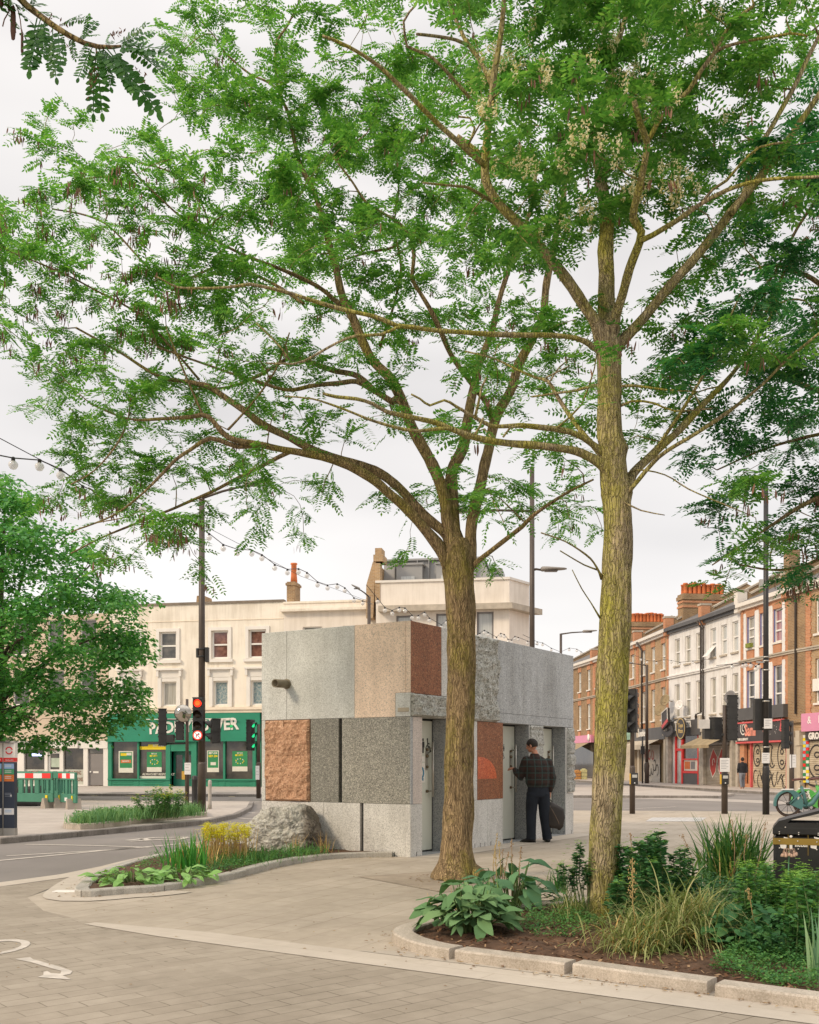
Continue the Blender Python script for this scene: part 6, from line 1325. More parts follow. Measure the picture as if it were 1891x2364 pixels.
    q = MB(); q.box((1.0, -.16, .80), (1.30, .16, .84)); 
    for k in range(6):
        for y in (-.16, .155): q.box((1.0+k*.057, y, .84), (1.008+k*.057, y+.006, 1.03))
    q.box((.995, -.165, 1.03), (1.305, -.15, 1.045)); q.box((.995, .15, 1.03), (1.305, .165, 1.045)); part('basket', q, M_black, t, False)
    q = MB(); q.lathe((.47, 0, .28), [(.09, -.05), (.09, -.03), (.0, -.03)], 16, M=Matrix.Rotation(PI/2, 3, 'X')); q.tube([(.47, -.08, .28), (.57, -.09, .15)], .012, 6); q.box((.54, -.19, .135), (.62, -.09, .155)); part('crank', q, M_black, t, False)
    if txt:
        q = MB(); ff = Fr((0, 0), (1, 0)); q.text(ff, txt, .45, .66, .09, .055, .002, 0, 'LEFT', .004, rot=R(-72)); q.fprism(ff, [(.20, .50), (.235, .56), (.27, .50), (.235, .44)], .048, .052); part('lettering', q, M_white, t, False)
    return t
Y = 26.6; c = P(1820, 0, Y); bike('teal hire bike parked behind the litter bin, back wheel towards the kiosk', (c.x, Y, 0), R(-2), M_teal, 'hire bikes parked at the right edge', 'forest')
b2 = P(1858, 0, Y+.9); bike('lime green hire bike parked behind the teal one at the right edge', (b2.x, Y+.9, 0), R(4), M_lime, 'hire bikes parked at the right edge')
# ================================================================ TREES
GRID = """
00000234300136888888820
00001554434467888888833
00001666567888999999876
01213567788889999996577
05665467999999999997666
34554467888888777777777
45244567888888775544346
56667788877776632113577
24567876655677653146888
14677765543455664366888
25666775433334554466899
05666554431223333333799
14566554221133333223478
03555553311334554001577
05666522300114443001555
00334301100101222001356
00000200000000000001124
""".strip().split('\n')
# the rows above: one digit of leaf density per 75 px cell of the photo (shown 1725 wide)
NC = 23; CW, CHH = 1725/NC, 75.
def share(x, y):
    """which tree a leaf cluster at (x,y) belongs to: 1 left, 2 right, 3 off the right edge"""
    if x > 1440 and y > 440: return 3 if random.random() < .8 else 2
    if y > 960 and x < 1300: return 1
    if y > 960: return 3
    k = 900+ (130 if y < 500 else 190)
    k += random.uniform(-170, 170)
    if x < k: return 1
    if x > 1600 and y < 440: return 2 if random.random() < .7 else 3
    return 2
def cat_rom(pts, step):
    out = []
    for i in range(len(pts)-1):
        p0 = pts[max(i-1, 0)]; p1 = pts[i]; p2 = pts[i+1]; p3 = pts[min(i+2, len(pts)-1)]
        m = max(1, int(math.ceil((p2[0]-p1[0]).length/step)))
        for j in range(m):
            t = j/m; q = .5*((2*p1[0])+(p2[0]-p0[0])*t+(2*p0[0]-5*p1[0]+4*p2[0]-p3[0])*t*t+(3*p1[0]-p0[0]-3*p2[0]+p3[0])*t**3)
            out.append((q, p1[1]*(1-t)+p2[1]*t))
    out.append(pts[-1]); return out
def limb_world(pts, Yb, d0, d1):
    m = len(pts); out = []
    L = [0]
    for i in range(m-1): L.append(L[-1]+math.hypot(pts[i+1][0]-pts[i][0], pts[i+1][1]-pts[i][1]))
    for i, (x, y, w_) in enumerate(pts):
        Y = Yb+d0+(d1-d0)*(L[i]/max(L[-1], 1)); out.append((V(x, y, Y), w_/2/2180*Y))
    return out
def fat(limb, n, mb, wob=.16, step=.10, jit=.012, nodes=None):
    c = cat_rom(limb, step); pts = []; rad = []
    for i, (p, r) in enumerate(c):
        k = noise.noise_vector(p*2.3)*min(jit*1.2, r*.4) if 0 < i else Vector((0, 0, 0)); pts.append(p+k); rad.append(r*(1+.10*noise.noise(p*5.1)+.07*noise.noise(p*11)))
        if nodes is not None: nodes.append((p+k, r))
    mb.tube(pts, rad, n, wob=wob); return pts
def ridged(mb, c, n=40):
    """main trunk with furrowed bark in the mesh"""
    vs = []; m = len(c)
    for i, (p, r) in enumerate(c):
        for k in range(n):
            a = 2*PI*k/n; ca, sa = math.cos(a), math.sin(a)
            q = Vector((ca*1.6, sa*1.6, p.z*.55)); f_ = noise.noise(q*3.2+Vector((3, p.x, 0)))*.05+abs(noise.noise(Vector((ca*7, sa*7, p.z*1.7))))*.13-.04+noise.noise(Vector((ca*2.2, sa*2.2, p.z*3.4)))*.05+noise.noise(Vector((ca*9, sa*9, p.z*9)))*.03
            vs.append((p.x+ca*r*(1+f_), p.y+sa*r*(1+f_), p.z))
    fs = [(i*n+k, i*n+(k+1) % n, (i+1)*n+(k+1) % n, (i+1)*n+k) for i in range(m-1) for k in range(n)]; mb.add(vs, fs, True)

def pinnate(npair, L, lw, ll, droop=.25, fine=False):
    """one compound leaf in local axes: x along the stalk, z up"""
    v = []; f = []
    def leaflet(px, pz, ang, ln, wd, tilt):
        ca, sa = math.cos(ang), math.sin(ang); o = len(v)
        prof = ((0, 0), (.25, .78), (.55, 1.), (.82, .72), (1., .12)) if fine else ((0, .1), (.5, 1.), (1., .1))
        for t, w_ in prof:
            for s_ in (-1, 1):
                x = t*ln; y = s_*w_*wd/2; v.append((px+ca*x-sa*y, sa*x+ca*y, pz+tilt*t*ln-.12*abs(y)-.10*t*t*ln))
        for i in range(len(prof)-1): f.append((o+2*i, o+2*i+2, o+2*i+3, o+2*i+1))
    for k in range(npair):
        t = .16+.80*k/(npair-1); px = L*t; pz = -droop*L*t*t; sz = .8+.35*math.sin(PI*(k+.8)/(npair+1))
        for s_ in (-1, 1): leaflet(px+random.uniform(-.004, .004), pz, s_*R(72+random.uniform(-9, 9)), ll*sz, lw*sz, random.uniform(-.35, .15))
    leaflet(L, -droop*L, 0, ll*.95, lw, -.3)
    if fine:
        o = len(v); 
        for k in range(7): t = k/6; v.append((L*t, -.0016, -droop*L*t*t+.001)); v.append((L*t, .0016, -droop*L*t*t+.001))
        for k in range(6): f.append((o+2*k, o+2*k+2, o+2*k+3, o+2*k+1))
    return np.array(v), f
def scatter(tmpl, pos, dirs, ups, scl):
    """place copies of leaf templates; returns vertices and faces"""
    V_, F_ = [], []; off = 0
    which = rng.integers(0, len(tmpl), len(pos))
    for k, (tv, tf) in enumerate(tmpl):
        ix = np.where(which == k)[0]
        if not len(ix): continue
        x = dirs[ix]; x = x/np.linalg.norm(x, axis=1, keepdims=True); u = ups[ix]; y = np.cross(u, x); y /= np.maximum(np.linalg.norm(y, axis=1, keepdims=True), 1e-6); z = np.cross(x, y)
        pts = pos[ix][:, None, :]+scl[ix][:, None, None]*(tv[None, :, 0:1]*x[:, None]+tv[None, :, 1:2]*y[:, None]+tv[None, :, 2:3]*z[:, None])
        V_.append(pts.reshape(-1, 3)); fa = np.array(tf)[None]+(np.arange(len(ix))*len(tv))[:, None, None]+off; F_.append(fa.reshape(-1, fa.shape[-1])); off += len(ix)*len(tv)
    return np.concatenate(V_), np.concatenate(F_)
def npmesh(name, v, f, m, parent, smooth=False):
    v = np.asarray(v, dtype=np.float64); im = np.array(Mw(parent).inverted()) if parent else np.eye(4); v = v @ im[:3, :3].T+im[:3, 3]
    me = bpy.data.meshes.new(name); k = f.shape[1]; me.vertices.add(len(v)); me.vertices.foreach_set('co', v.astype(np.float32).ravel())
    me.loops.add(f.size); me.loops.foreach_set('vertex_index', f.astype(np.int32).ravel()); me.polygons.add(len(f)); me.polygons.foreach_set('loop_start', np.arange(0, f.size, k, dtype=np.int32)); me.polygons.foreach_set('loop_total', np.full(len(f), k, dtype=np.int32))
    me.polygons.foreach_set('use_smooth', np.full(len(f), smooth)); me.update(calc_edges=True); me.materials.append(m); o = bpy.data.objects.new(name, me); C.objects.link(o); o.parent = parent; return o
def quads4(f4): return f4

TEMPL = [pinnate(random.choice((7, 8, 8, 9)), random.uniform(.19, .26), .0235, .050, random.uniform(.05, .5)) for _ in range(16)]
def grow(nodes, attr, mb, rmin=.004, maxstep=.16, sag=.10):
    """join every leaf cluster to the nearest wood by a bent twig; later twigs may spring from earlier ones"""
    N = np.array([tuple(p) for p, r in nodes]); Rr = np.array([r for p, r in nodes]); use = np.zeros(len(N))
    cap = len(N)+len(attr)*40; NB = np.zeros((cap, 3)); RB = np.zeros(cap); n = len(N); NB[:n] = N; RB[:n] = Rr
    A = np.array([tuple(a) for a in attr]); d0 = np.array([np.min(np.sum((NB[:n]-a)**2, 1)) for a in A]); order = np.argsort(d0); twigs = []
    for i in order:
        a = A[i]; d = np.sqrt(np.sum((NB[:n]-a)**2, 1)); d = d+ .35*np.maximum(0, NB[:n, 2]-a[2])          # twigs prefer to rise
        j = int(np.argmin(d)); s = NB[j]; L = float(np.linalg.norm(a-s))
        if L < .03: continue
        m = max(2, int(L/maxstep)+1); k = rng.normal(0, .07*L, 3); pts = [Vector(s)]; r0 = min(RB[j]*.8, .005+.0075*L); rad = [r0]
        for t_ in range(1, m+1):
            t = t_/m; q = s+(a-s)*t+k*math.sin(PI*t)+np.array((0, 0, sag*L*math.sin(PI*t)))+rng.normal(0, .012, 3)*(t_ < m); pts.append(Vector(q)); r = max(rmin*.7, r0*(1-t)+rmin*t); rad.append(r); NB[n] = q; RB[n] = r; n += 1
        mb.tube(pts, rad, 5 if r0 > .012 else 4, cap=False); twigs.append((pts, L))
    return twigs
def leaves_on(twigs, per, R_, upv=.75, sprd=.55):
    pos, dr, up = [], [], []
    for pts, L in twigs:
        m = len(pts); k = per*(.8+.5*min(L, 1.2))
        for _ in range(int(k+random.random())):
            t = (random.random()**(.28 if random.random() < .52 else 1.))*(m-1); i = min(int(t), m-2); p = pts[i].lerp(pts[i+1], t-i); ax = (pts[i+1]-pts[i]).normalized()
            a = random.uniform(0, 2*PI); d = Vector((math.cos(a), math.sin(a), random.gauss(-.02, .28)))+ax*.45
            if d.length < .1: continue
            d.normalize(); pos.append(p+Vector((random.gauss(0, 1), random.gauss(0, 1), random.gauss(0, .5)))*R_); dr.append(d); up.append((random.gauss(0, .28), random.gauss(0, .28), upv+random.random()*.5))
    return np.array(pos), np.array(dr), np.array(up)
def pods_on(twigs, n, sel):
    v = []; f = []
    c = [t for t in twigs if sel(t[0][-1])]
    if not c: return None
    for _ in range(n):
        pts, L = random.choice(c); b = pts[-1]+Vector((random.gauss(0, .07), -.12+random.gauss(0, .07), random.uniform(-.16, -.03)))
        for k in range(random.randint(2, 6)):
            p = b+Vector((random.gauss(0, .035), random.gauss(0, .035), random.uniform(-.05, .0))); a = random.uniform(0, PI); l_ = random.uniform(.06, .11); w_ = .0075; tx = random.uniform(-.3, .3)
            ca, sa = math.cos(a)*w_, math.sin(a)*w_; o = len(v)
            for t, q in ((0, .35), (.3, 1), (.75, 1), (1, .2)): x = p.x+tx*l_*t*ca/w_; y = p.y+tx*l_*t*sa/w_; z = p.z-l_*t; v += [(x-ca*q, y-sa*q, z), (x+ca*q, y+sa*q, z)]
            f += [(o+2*i, o+2*i+1, o+2*i+3, o+2*i+2) for i in range(3)]
    return np.array(v), np.array(f)
def blossom_on(twigs, n, sel):
    v = []; f = []; c = [t for t in twigs if sel(t[0][-1])]
    for _ in range(n):
        pts, L = random.choice(c); b = pts[-1]+Vector((random.gauss(0, .08), -.28+random.gauss(0, .10), random.uniform(-.12, .0))); l_ = random.uniform(.10, .17)
        for k in range(40):
            t = random.random(); rr = .028*(1-.6*t); p = b+Vector((random.gauss(0, rr), random.gauss(0, rr), -l_*t)); s_ = .0125; o = len(v); e1 = Vector((random.gauss(0, 1), random.gauss(0, 1), random.gauss(0, 1))).normalized(); e2 = e1.orthogonal().normalized()
            v += [tuple(p-e1*s_), tuple(p-e2*s_*.8), tuple(p+e1*s_), tuple(p+e2*s_*.8)]; f.append((o, o+1, o+2, o+3))
    return np.array(v), np.array(f)
M_pod = leafmat('seed_pod', (.10, .045, .03), (.18, .085, .055), (.27, .14, .09), .15, .6); M_blo = leafmat('blossom', (.66, .56, .30), (.78, .72, .50), (.88, .86, .78), .3, .6)
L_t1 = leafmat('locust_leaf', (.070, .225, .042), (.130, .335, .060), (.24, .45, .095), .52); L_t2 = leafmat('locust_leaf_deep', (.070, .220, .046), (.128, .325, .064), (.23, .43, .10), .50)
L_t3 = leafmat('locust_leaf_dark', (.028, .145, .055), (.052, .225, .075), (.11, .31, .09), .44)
B1 = barkmat('bark_tan', (.33, .235, .13), (.115, .078, .045), (.33, .29, .05), .55); B2 = barkmat('bark_mossy', (.38, .305, .19), (.15, .115, .07), (.42, .40, .05), .85)
# ---- clusters from the density map
ATT = {1: [], 2: [], 3: []}
YB = {1: 12.4, 2: 9.0, 3: 10.6}
for rI, row in enumerate(GRID):
    for cI in range(NC):
        dgt = int(row[cI]) if cI < len(row) else 0
        k = dgt*(.60 if cI < 12 else .46); k = int(k+random.random()); cl = []
        for _ in range(k):
            if cl and random.random() < .66:          # leaves come in tufts with gaps between them
                w_, b = random.choice(cl); ATT[w_].append(b+Vector((random.gauss(0, .17), random.gauss(0, .17), random.gauss(0, .07)))); continue
            x = (cI+random.random())*CW; y = (rI+random.random())*CHH; w_ = share(x, y); Y = YB[w_]
            edge = dgt/9
            dY = random.gauss(0, 1.15)*(.45+.75*edge); dY = max(-2.6, min(2.6, dY))
            dY = dY*.7+.55 if w_ == 2 else dY+.25          # the bare limbs stand on the near side
            ATT[w_].append(V(x, y, Y+dY)); cl.append((w_, ATT[w_][-1]))
# a margin of crown beyond the frame, so that the trees go on past its edges
for _ in range(150): ATT[2].append(V(random.uniform(900, 1720), random.uniform(-330, 0), 9+random.gauss(0, .8)))
for _ in range(70): ATT[1].append(V(random.uniform(430, 1000), random.uniform(-200, -10)+(250 if False else 0), 12.4+random.gauss(0, 1.)) if random.random() < .6 else V(random.uniform(-110, 0), random.uniform(430, 700), 12.4+random.gauss(0, 1)))
for _ in range(230): ATT[3].append(V(random.uniform(1725, 2350), random.uniform(250, 1180), 10.6+random.gauss(0, 1.3)))

def trunk_of(t, cpts, Yb, bark, zoff=0, flare=None):
    q = MB(); c = limb_world(cpts, Yb, 0, 0); c = cat_rom(c, .045); ridged(q, c, 44); return q, c
# ---- left locust
T1 = thing('locust_tree', 'left locust tree with a bare tan trunk flared at its foot in the open paving', 'tree', (.62, 12.4, 0))
tr = [(958, 1848, 106), (958, 1840, 101), (960, 1826, 88), (962, 1808, 74), (962, 1780, 68), (966, 1700, 64), (967, 1600, 62), (970, 1500, 59), (972, 1400, 60), (971, 1300, 62), (968, 1240, 63), (966, 1200, 66), (964, 1160, 58), (964, 1135, 40)]
q, c = trunk_of(T1, tr, 12.4, B1); nodes1 = []
LIMB1 = [
 ([(948, 1195, 34), (928, 1155, 26), (900, 1118, 23), (862, 1077, 21), (825, 1043, 20), (780, 1008, 19), (732, 980, 18), (690, 965, 17), (658, 958, 16), (600, 948, 14), (547, 938, 13), (481, 921, 11), (437, 877, 10), (400, 878, 8), (340, 882, 7), (270, 882, 5), (190, 850, 4)], 0, -1.2),
 ([(547, 938, 11), (500, 940, 10), (444, 923, 9), (400, 948, 8), (370, 969, 7), (330, 1010, 6), (296, 1043, 5), (240, 1085, 4), (150, 1120, 3)], -.6, -1.6),
 ([(958, 1180, 30), (940, 1128, 24), (915, 1105, 22), (891, 1084, 21), (843, 1028, 19), (788, 992, 18), (710, 965, 17), (643, 940, 16), (600, 915, 15), (547, 890, 15), (520, 870, 14), (481, 843, 12), (440, 815, 11), (407, 806, 9), (330, 790, 7), (250, 740, 5), (160, 690, 4)], 0, .2),
 ([(618, 950, 10), (589, 962, 9), (518, 999, 8), (444, 1036, 7), (370, 1069, 6), (296, 1099, 5), (220, 1130, 4), (150, 1165, 3)], .2, .9),
 ([(958, 1165, 36), (945, 1110, 28), (936, 1051, 25), (918, 992, 24), (881, 925, 23), (862, 888, 22), (829, 806, 21), (800, 775, 20), (777, 747, 19), (747, 673, 18), (721, 621, 17), (708, 565, 15), (698, 533, 14), (675, 444, 12), (663, 403, 11), (634, 349, 9), (618, 290, 8), (607, 237, 7), (585, 185, 6), (582, 96, 5), (607, 52, 4), (629, 5, 3)], 0, -.2),
 ([(836, 840, 17), (825, 847, 15), (784, 821, 12), (751, 803, 11), (714, 806, 10), (660, 812, 9), (603, 821, 8), (530, 800, 6), (440, 770, 5), (330, 730, 4)], .3, -.6),
 ([(790, 825, 13), (755, 792, 12), (703, 781, 11), (660, 765, 10), (610, 755, 9), (547, 790, 8), (480, 815, 6), (400, 820, 4)], .3, 1.6),
 ([(725, 650, 12), (700, 628, 10), (669, 603, 9), (600, 570, 8), (500, 530, 6), (410, 480, 5), (330, 410, 4), (260, 340, 3)], .5, -.7),
 ([(608, 240, 6), (585, 190, 5), (560, 170, 5), (526, 155, 4), (474, 111, 4), (450, 74, 3)], .7, .9), ([(612, 240, 6), (650, 215, 5), (700, 190, 4), (720, 165, 3)], .8, 1.),
 ([(450, 520, 5), (430, 440, 4), (395, 390, 4), (355, 360, 3), (300, 345, 3)], -.3, -.9),
 ([(966, 1165, 40), (955, 1120, 30), (951, 1066, 27), (954, 992, 25), (966, 960, 24), (977, 936, 24), (988, 880, 22), (995, 843, 20), (1003, 800, 17), (1010, 769, 16), (1025, 730, 14), (1036, 695, 13), (1050, 640, 12), (1065, 590, 11), (1090, 520, 10), (1120, 430, 8), (1130, 340, 6)], 0, .6),
 ([(985, 1185, 34), (988, 1158, 28), (995, 1103, 26), (1010, 1029, 24), (1025, 954, 22), (1043, 880, 21), (1073, 825, 20), (1095, 760, 19), (1120, 715, 18), (1143, 669, 17), (1149, 610, 16), (1168, 519, 14), (1182, 439, 12), (1192, 350, 10), (1180, 260, 8)], 0, .8),
 ([(985, 1205, 18), (1000, 1188, 13), (1021, 1169, 11), (1066, 1136, 10), (1100, 1110, 9), (1125, 1084, 8), (1190, 1040, 6), (1250, 1010, 4)], 0, -1.0),
 ([(1040, 890, 16), (1025, 847, 13), (999, 814, 12), (955, 755, 11), (925, 695, 10), (903, 647, 10), (885, 615, 9), (869, 587, 8), (872, 540, 8), (865, 500, 9), (845, 475, 7), (815, 454, 6), (771, 425, 5), (740, 380, 4), (700, 330, 3)], .4, -.5),
 ([(862, 490, 6), (830, 520, 5), (780, 530, 5), (730, 545, 4)], .2, .6), ([(800, 730, 6), (830, 640, 5), (845, 560, 5), (830, 480, 4), (840, 400, 4), (835, 320, 3)], .2, .1),
 ([(420, 800, 6), (350, 720, 5), (290, 660, 5), (200, 610, 4), (120, 570, 4), (20, 530, 3)], .6, -.4), ([(430, 880, 5), (395, 800, 4), (370, 740, 4), (350, 690, 3)], -.7, -.9), ([(480, 905, 5), (530, 850, 4), (580, 780, 4), (610, 700, 3)], -.5, -.9),
 ([(270, 880, 4), (250, 930, 4), (200, 990, 3), (150, 1020, 3)], -1, -1.3), ([(640, 640, 7), (560, 590, 6), (470, 560, 5), (350, 590, 4), (220, 470, 4), (110, 440, 3)], .5, 1.1),
]
def build_wood(q, limbs, Yb, nodes):
    for pts, a, b in limbs:
        w0 = pts[0][2]; fat(limb_world(pts, Yb, a, b), 12 if w0 > 15 else (8 if w0 > 8 else 6), q, .22, .09 if w0 > 15 else .12, .02, nodes)
build_wood(q, LIMB1, 12.4, nodes1); nodes1 += [(p, r) for p, r in c if p.z > 4.2]
# root flare lobes
for a in range(0, 360, 40):
    A = R(a+random.uniform(-10, 10)); e = Vector((.615+math.cos(A)*.30, 12.4+math.sin(A)*.30, .0)); q.tube([Vector((.62+math.cos(A)*.13, 12.4+math.sin(A)*.13, .16)), Vector((.62+math.cos(A)*.20, 12.4+math.sin(A)*.20, .07)), e, e+Vector((math.cos(A)*.05, math.sin(A)*.05, -.04))], [.05, .08, .07, .03], 10, wob=.3)
tw1 = grow(nodes1, ATT[1], q); part('trunk', q, B1, T1)
def crown(t, tw, per, m, R_=.10, s0=.75, s1=1.2):
    p, d, u = leaves_on(tw, per, R_); v, f_ = scatter(TEMPL, p, d, u, rng.uniform(s0, s1, len(p))); return npmesh('crown', v, f_, m, t)
crown(T1, tw1, 15, L_t1, .055)
inv = lambda p: ((p.x/p.y*FPX+CX)/1.0962, (HY-(p.z-CZ)/p.y*FPX)/1.0962)
po = pods_on(tw1, 330, lambda p: inv(p)[0] < 420 and 270 < inv(p)[1] < 760 and (inv(p)[0] < 230 or inv(p)[1] > 330)); tag(npmesh('seed_pods', *po, M_pod, T1), kind='stuff')
po = pods_on(tw1, 90, lambda p: inv(p)[0] > 420); tag(npmesh('seed_pods', *po, M_pod, T1), kind='stuff')
po = pods_on(tw1, 60, lambda p: inv(p)[0] < 420 and inv(p)[1] > 1000); tag(npmesh('seed_pods', *po, M_pod, T1), kind='stuff')
# ---- right locust
T2 = thing('locust_tree', 'right locust tree with a mossy yellow green trunk rising from the near planting bed', 'tree', (1.65, 9.0, .05))
tr = [(1266, 1965, 84), (1267, 1945, 74), (1270, 1900, 66), (1272, 1800, 64), (1277, 1700, 66), (1284, 1600, 66), (1288, 1500, 67), (1291, 1400, 67), (1296, 1300, 66), (1299, 1200, 63), (1302, 1120, 61), (1300, 1060, 60), (1300, 1040, 66), (1294, 1010, 58), (1290, 970, 56), (1292, 945, 62), (1284, 915, 54), (1283, 850, 50), (1284, 780, 49), (1282, 730, 52), (1281, 700, 48), (1280, 680, 36)]
q, c = trunk_of(T2, tr, 9.0, B2); nodes2 = []
LIMB2 = [
 ([(1281, 740, 44), (1280, 680, 38), (1279, 620, 35), (1278, 560, 34), (1277, 480, 32), (1276, 430, 29), (1268, 380, 24), (1262, 300, 20), (1278, 200, 15), (1300, 100, 12), (1325, 0, 9), (1340, -80, 6)], 0, 1.0),
 ([(1270, 725, 36), (1258, 680, 27), (1230, 640, 23), (1205, 605, 22), (1170, 560, 22), (1135, 515, 21), (1095, 470, 20), (1055, 430, 19), (1030, 395, 18), (1022, 365, 18), (1024, 310, 16), (1030, 250, 15), (1040, 160, 13), (1056, 70, 11), (1063, -30, 9), (1062, -130, 7)], 0, -.9),
 ([(1024, 350, 12), (1000, 330, 12), (960, 295, 11), (915, 255, 10), (870, 210, 10), (830, 170, 9), (800, 140, 8), (760, 112, 8), (735, 98, 7), (700, 82, 6), (680, 75, 5)], -.55, -1.3),
 ([(1028, 262, 9), (1005, 225, 8), (985, 200, 7), (930, 140, 6), (900, 115, 6), (857, 97, 6), (852, 70, 5), (850, 45, 5), (862, 25, 4), (876, 10, 4)], -.3, -.9),
 ([(1036, 180, 10), (1010, 125, 10), (985, 92, 9), (968, 60, 9), (952, 20, 8), (942, -30, 7), (935, -100, 6)], -.3, .1), ([(985, 95, 8), (960, 84, 7), (930, 78, 7), (878, 72, 6)], -.2, -.7),
 ([(1040, 425, 9), (1020, 415, 8), (1005, 405, 7), (985, 394, 6), (940, 390, 5), (891, 385, 4)], -.2, -.7), ([(1022, 330, 11), (985, 300, 9), (965, 285, 8)], -.2, -.2), ([(985, 306, 5), (1000, 270, 5), (990, 248, 4), (965, 245, 4)], -.4, -.5),
 ([(1288, 720, 32), (1296, 665, 22), (1310, 620, 19), (1325, 565, 18), (1345, 510, 17), (1348, 490, 17), (1332, 460, 16), (1340, 420, 15), (1350, 380, 15), (1360, 330, 14), (1362, 300, 14), (1348, 260, 12), (1335, 212, 11)], 0, -1.1),
 ([(1362, 300, 10), (1372, 285, 10), (1390, 250, 9), (1420, 218, 9), (1450, 190, 9), (1480, 145, 8), (1510, 105, 8), (1522, 80, 8), (1545, 45, 7), (1588, 12, 6)], -.7, -1.3), ([(1508, 108, 8), (1530, 98, 7), (1560, 90, 7), (1600, 82, 6), (1640, 75, 6), (1665, 70, 5), (1700, 75, 4)], -1., -1.3),
 ([(1347, 508, 13), (1372, 496, 12), (1400, 480, 11), (1430, 462, 10), (1460, 440, 10), (1500, 415, 9), (1530, 400, 9), (1565, 388, 8), (1600, 380, 8), (1660, 375, 7), (1730, 372, 6), (1800, 360, 5)], -.5, -1.3), ([(1475, 432, 8), (1500, 400, 7), (1530, 380, 7), (1560, 345, 6), (1600, 310, 5), (1650, 300, 4)], -.7, -1.0),
 ([(1296, 735, 30), (1310, 718, 22), (1345, 680, 20), (1380, 640, 20), (1415, 600, 20), (1450, 560, 20), (1495, 505, 19), (1540, 450, 19), (1590, 385, 17), (1620, 350, 15), (1640, 325, 14), (1690, 250, 13), (1745, 170, 11), (1800, 80, 8)], 0, -.3),
 ([(1540, 450, 13), (1565, 415, 12), (1580, 360, 12), (1595, 315, 12), (1625, 270, 11), (1650, 225, 11), (1680, 170, 10), (1700, 125, 9), (1740, 40, 7), (1760, -40, 5)], -.2, .4),
 ([(1290, 1000, 34), (1268, 978, 23), (1240, 960, 18), (1215, 949, 17), (1186, 943, 16), (1140, 938, 15), (1090, 935, 14), (1040, 928, 13), (991, 918, 12), (950, 903, 11), (917, 890, 11), (865, 878, 10), (814, 866, 9), (785, 850, 9), (751, 840, 8), (710, 836, 7), (680, 829, 6)], 0, -1.0),
 ([(955, 903, 8), (925, 903, 7), (880, 908, 7), (851, 904, 7), (805, 892, 6), (769, 880, 6), (720, 860, 5), (658, 840, 4), (600, 835, 3)], -.6, -1.1),
 ([(1285, 965, 24), (1255, 940, 15), (1230, 922, 13), (1204, 909, 12), (1170, 902, 11), (1131, 898, 11), (1095, 895, 10), (1050, 897, 8), (1028, 893, 8), (991, 873, 7), (960, 855, 6), (936, 843, 5), (906, 854, 5), (885, 840, 4), (866, 830, 4)], 0, -.8),
 ([(1000, 880, 6), (1008, 850, 6), (1015, 815, 5), (1025, 795, 5)], -.6, -.7), ([(1060, 920, 5), (1075, 900, 5), (1110, 895, 5)], -.5, -.4), ([(1000, 915, 5), (1010, 900, 5), (1018, 880, 5)], -.6, -.6),
 ([(1275, 965, 20), (1255, 945, 13), (1230, 915, 11), (1204, 880, 10), (1178, 840, 9), (1155, 803, 8), (1130, 795, 6), (1095, 781, 5), (1040, 755, 4), (980, 740, 3)], 0, .7), ([(1157, 805, 6), (1150, 795, 5), (1165, 788, 4), (1200, 770, 3)], .4, .2),
 ([(1280, 755, 26), (1262, 738, 14), (1240, 722, 12), (1215, 712, 11), (1160, 706, 10), (1084, 705, 11), (1000, 702, 9), (917, 695, 9), (870, 688, 9), (836, 686, 9), (790, 668, 9), (732, 655, 9), (680, 640, 8), (621, 621, 7), (580, 610, 7), (547, 603, 6), (526, 599, 6), (480, 605, 5), (426, 607, 5), (374, 605, 4), (345, 590, 3), (326, 581, 3)], 0, -1.2),
 ([(850, 688, 6), (836, 690, 6), (800, 705, 6), (751, 707, 6), (710, 722, 5), (677, 740, 5), (640, 760, 5), (618, 766, 4), (560, 765, 3)], -.7, -1.2), ([(610, 758, 4), (590, 730, 4), (560, 700, 3), (540, 680, 3)], -1.1, -1.2),
 ([(1302, 1050, 38), (1321, 1030, 24), (1330, 1005, 20), (1343, 986, 19), (1387, 942, 18), (1415, 920, 17), (1442, 895, 16), (1470, 865, 15), (1493, 840, 14), (1540, 790, 10), (1590, 720, 8), (1640, 640, 6)], 0, .9),
 ([(1325, 1035, 10), (1347, 1008, 9), (1375, 975, 9), (1405, 949, 9), (1470, 910, 8), (1533, 869, 8), (1570, 840, 7), (1606, 810, 7), (1635, 780, 6), (1664, 752, 6), (1740, 690, 5)], -.1, -.9), ([(1385, 945, 9), (1394, 927, 8), (1430, 875, 7), (1460, 825, 6), (1475, 800, 6), (1489, 777, 6), (1510, 735, 5), (1526, 693, 5), (1560, 620, 4)], .1, -.5),
 ([(1288, 865, 8), (1330, 845, 5), (1380, 850, 5), (1420, 865, 4), (1500, 860, 3)], 0, -.4),
 ([(1268, 1218, 9), (1262, 1206, 5), (1250, 1185, 4), (1233, 1168, 4), (1190, 1140, 3), (1140, 1122, 3)], 0, -.6), ([(1258, 1200, 4), (1230, 1190, 3), (1180, 1160, 3)], -.05, -.4), ([(1266, 1305, 5), (1245, 1270, 3), (1225, 1240, 2.5), (1205, 1200, 2)], 0, -.3),
 ([(1300, 1010, 6), (1340, 990, 4), (1400, 1000, 3), (1450, 1030, 3), (1520, 1060, 3), (1580, 1085, 2)], .1, -.6), ([(1310, 1055, 5), (1350, 1075, 3), (1400, 1085, 2)], -.1, -.3), ([(1282, 815, 10), (1250, 812, 7), (1215, 822, 6), (1170, 828, 5), (1120, 835, 4)], 0, .4), ([(1290, 815, 8), (1330, 812, 6), (1400, 820, 4), (1470, 825, 3)], 0, -.5),
]
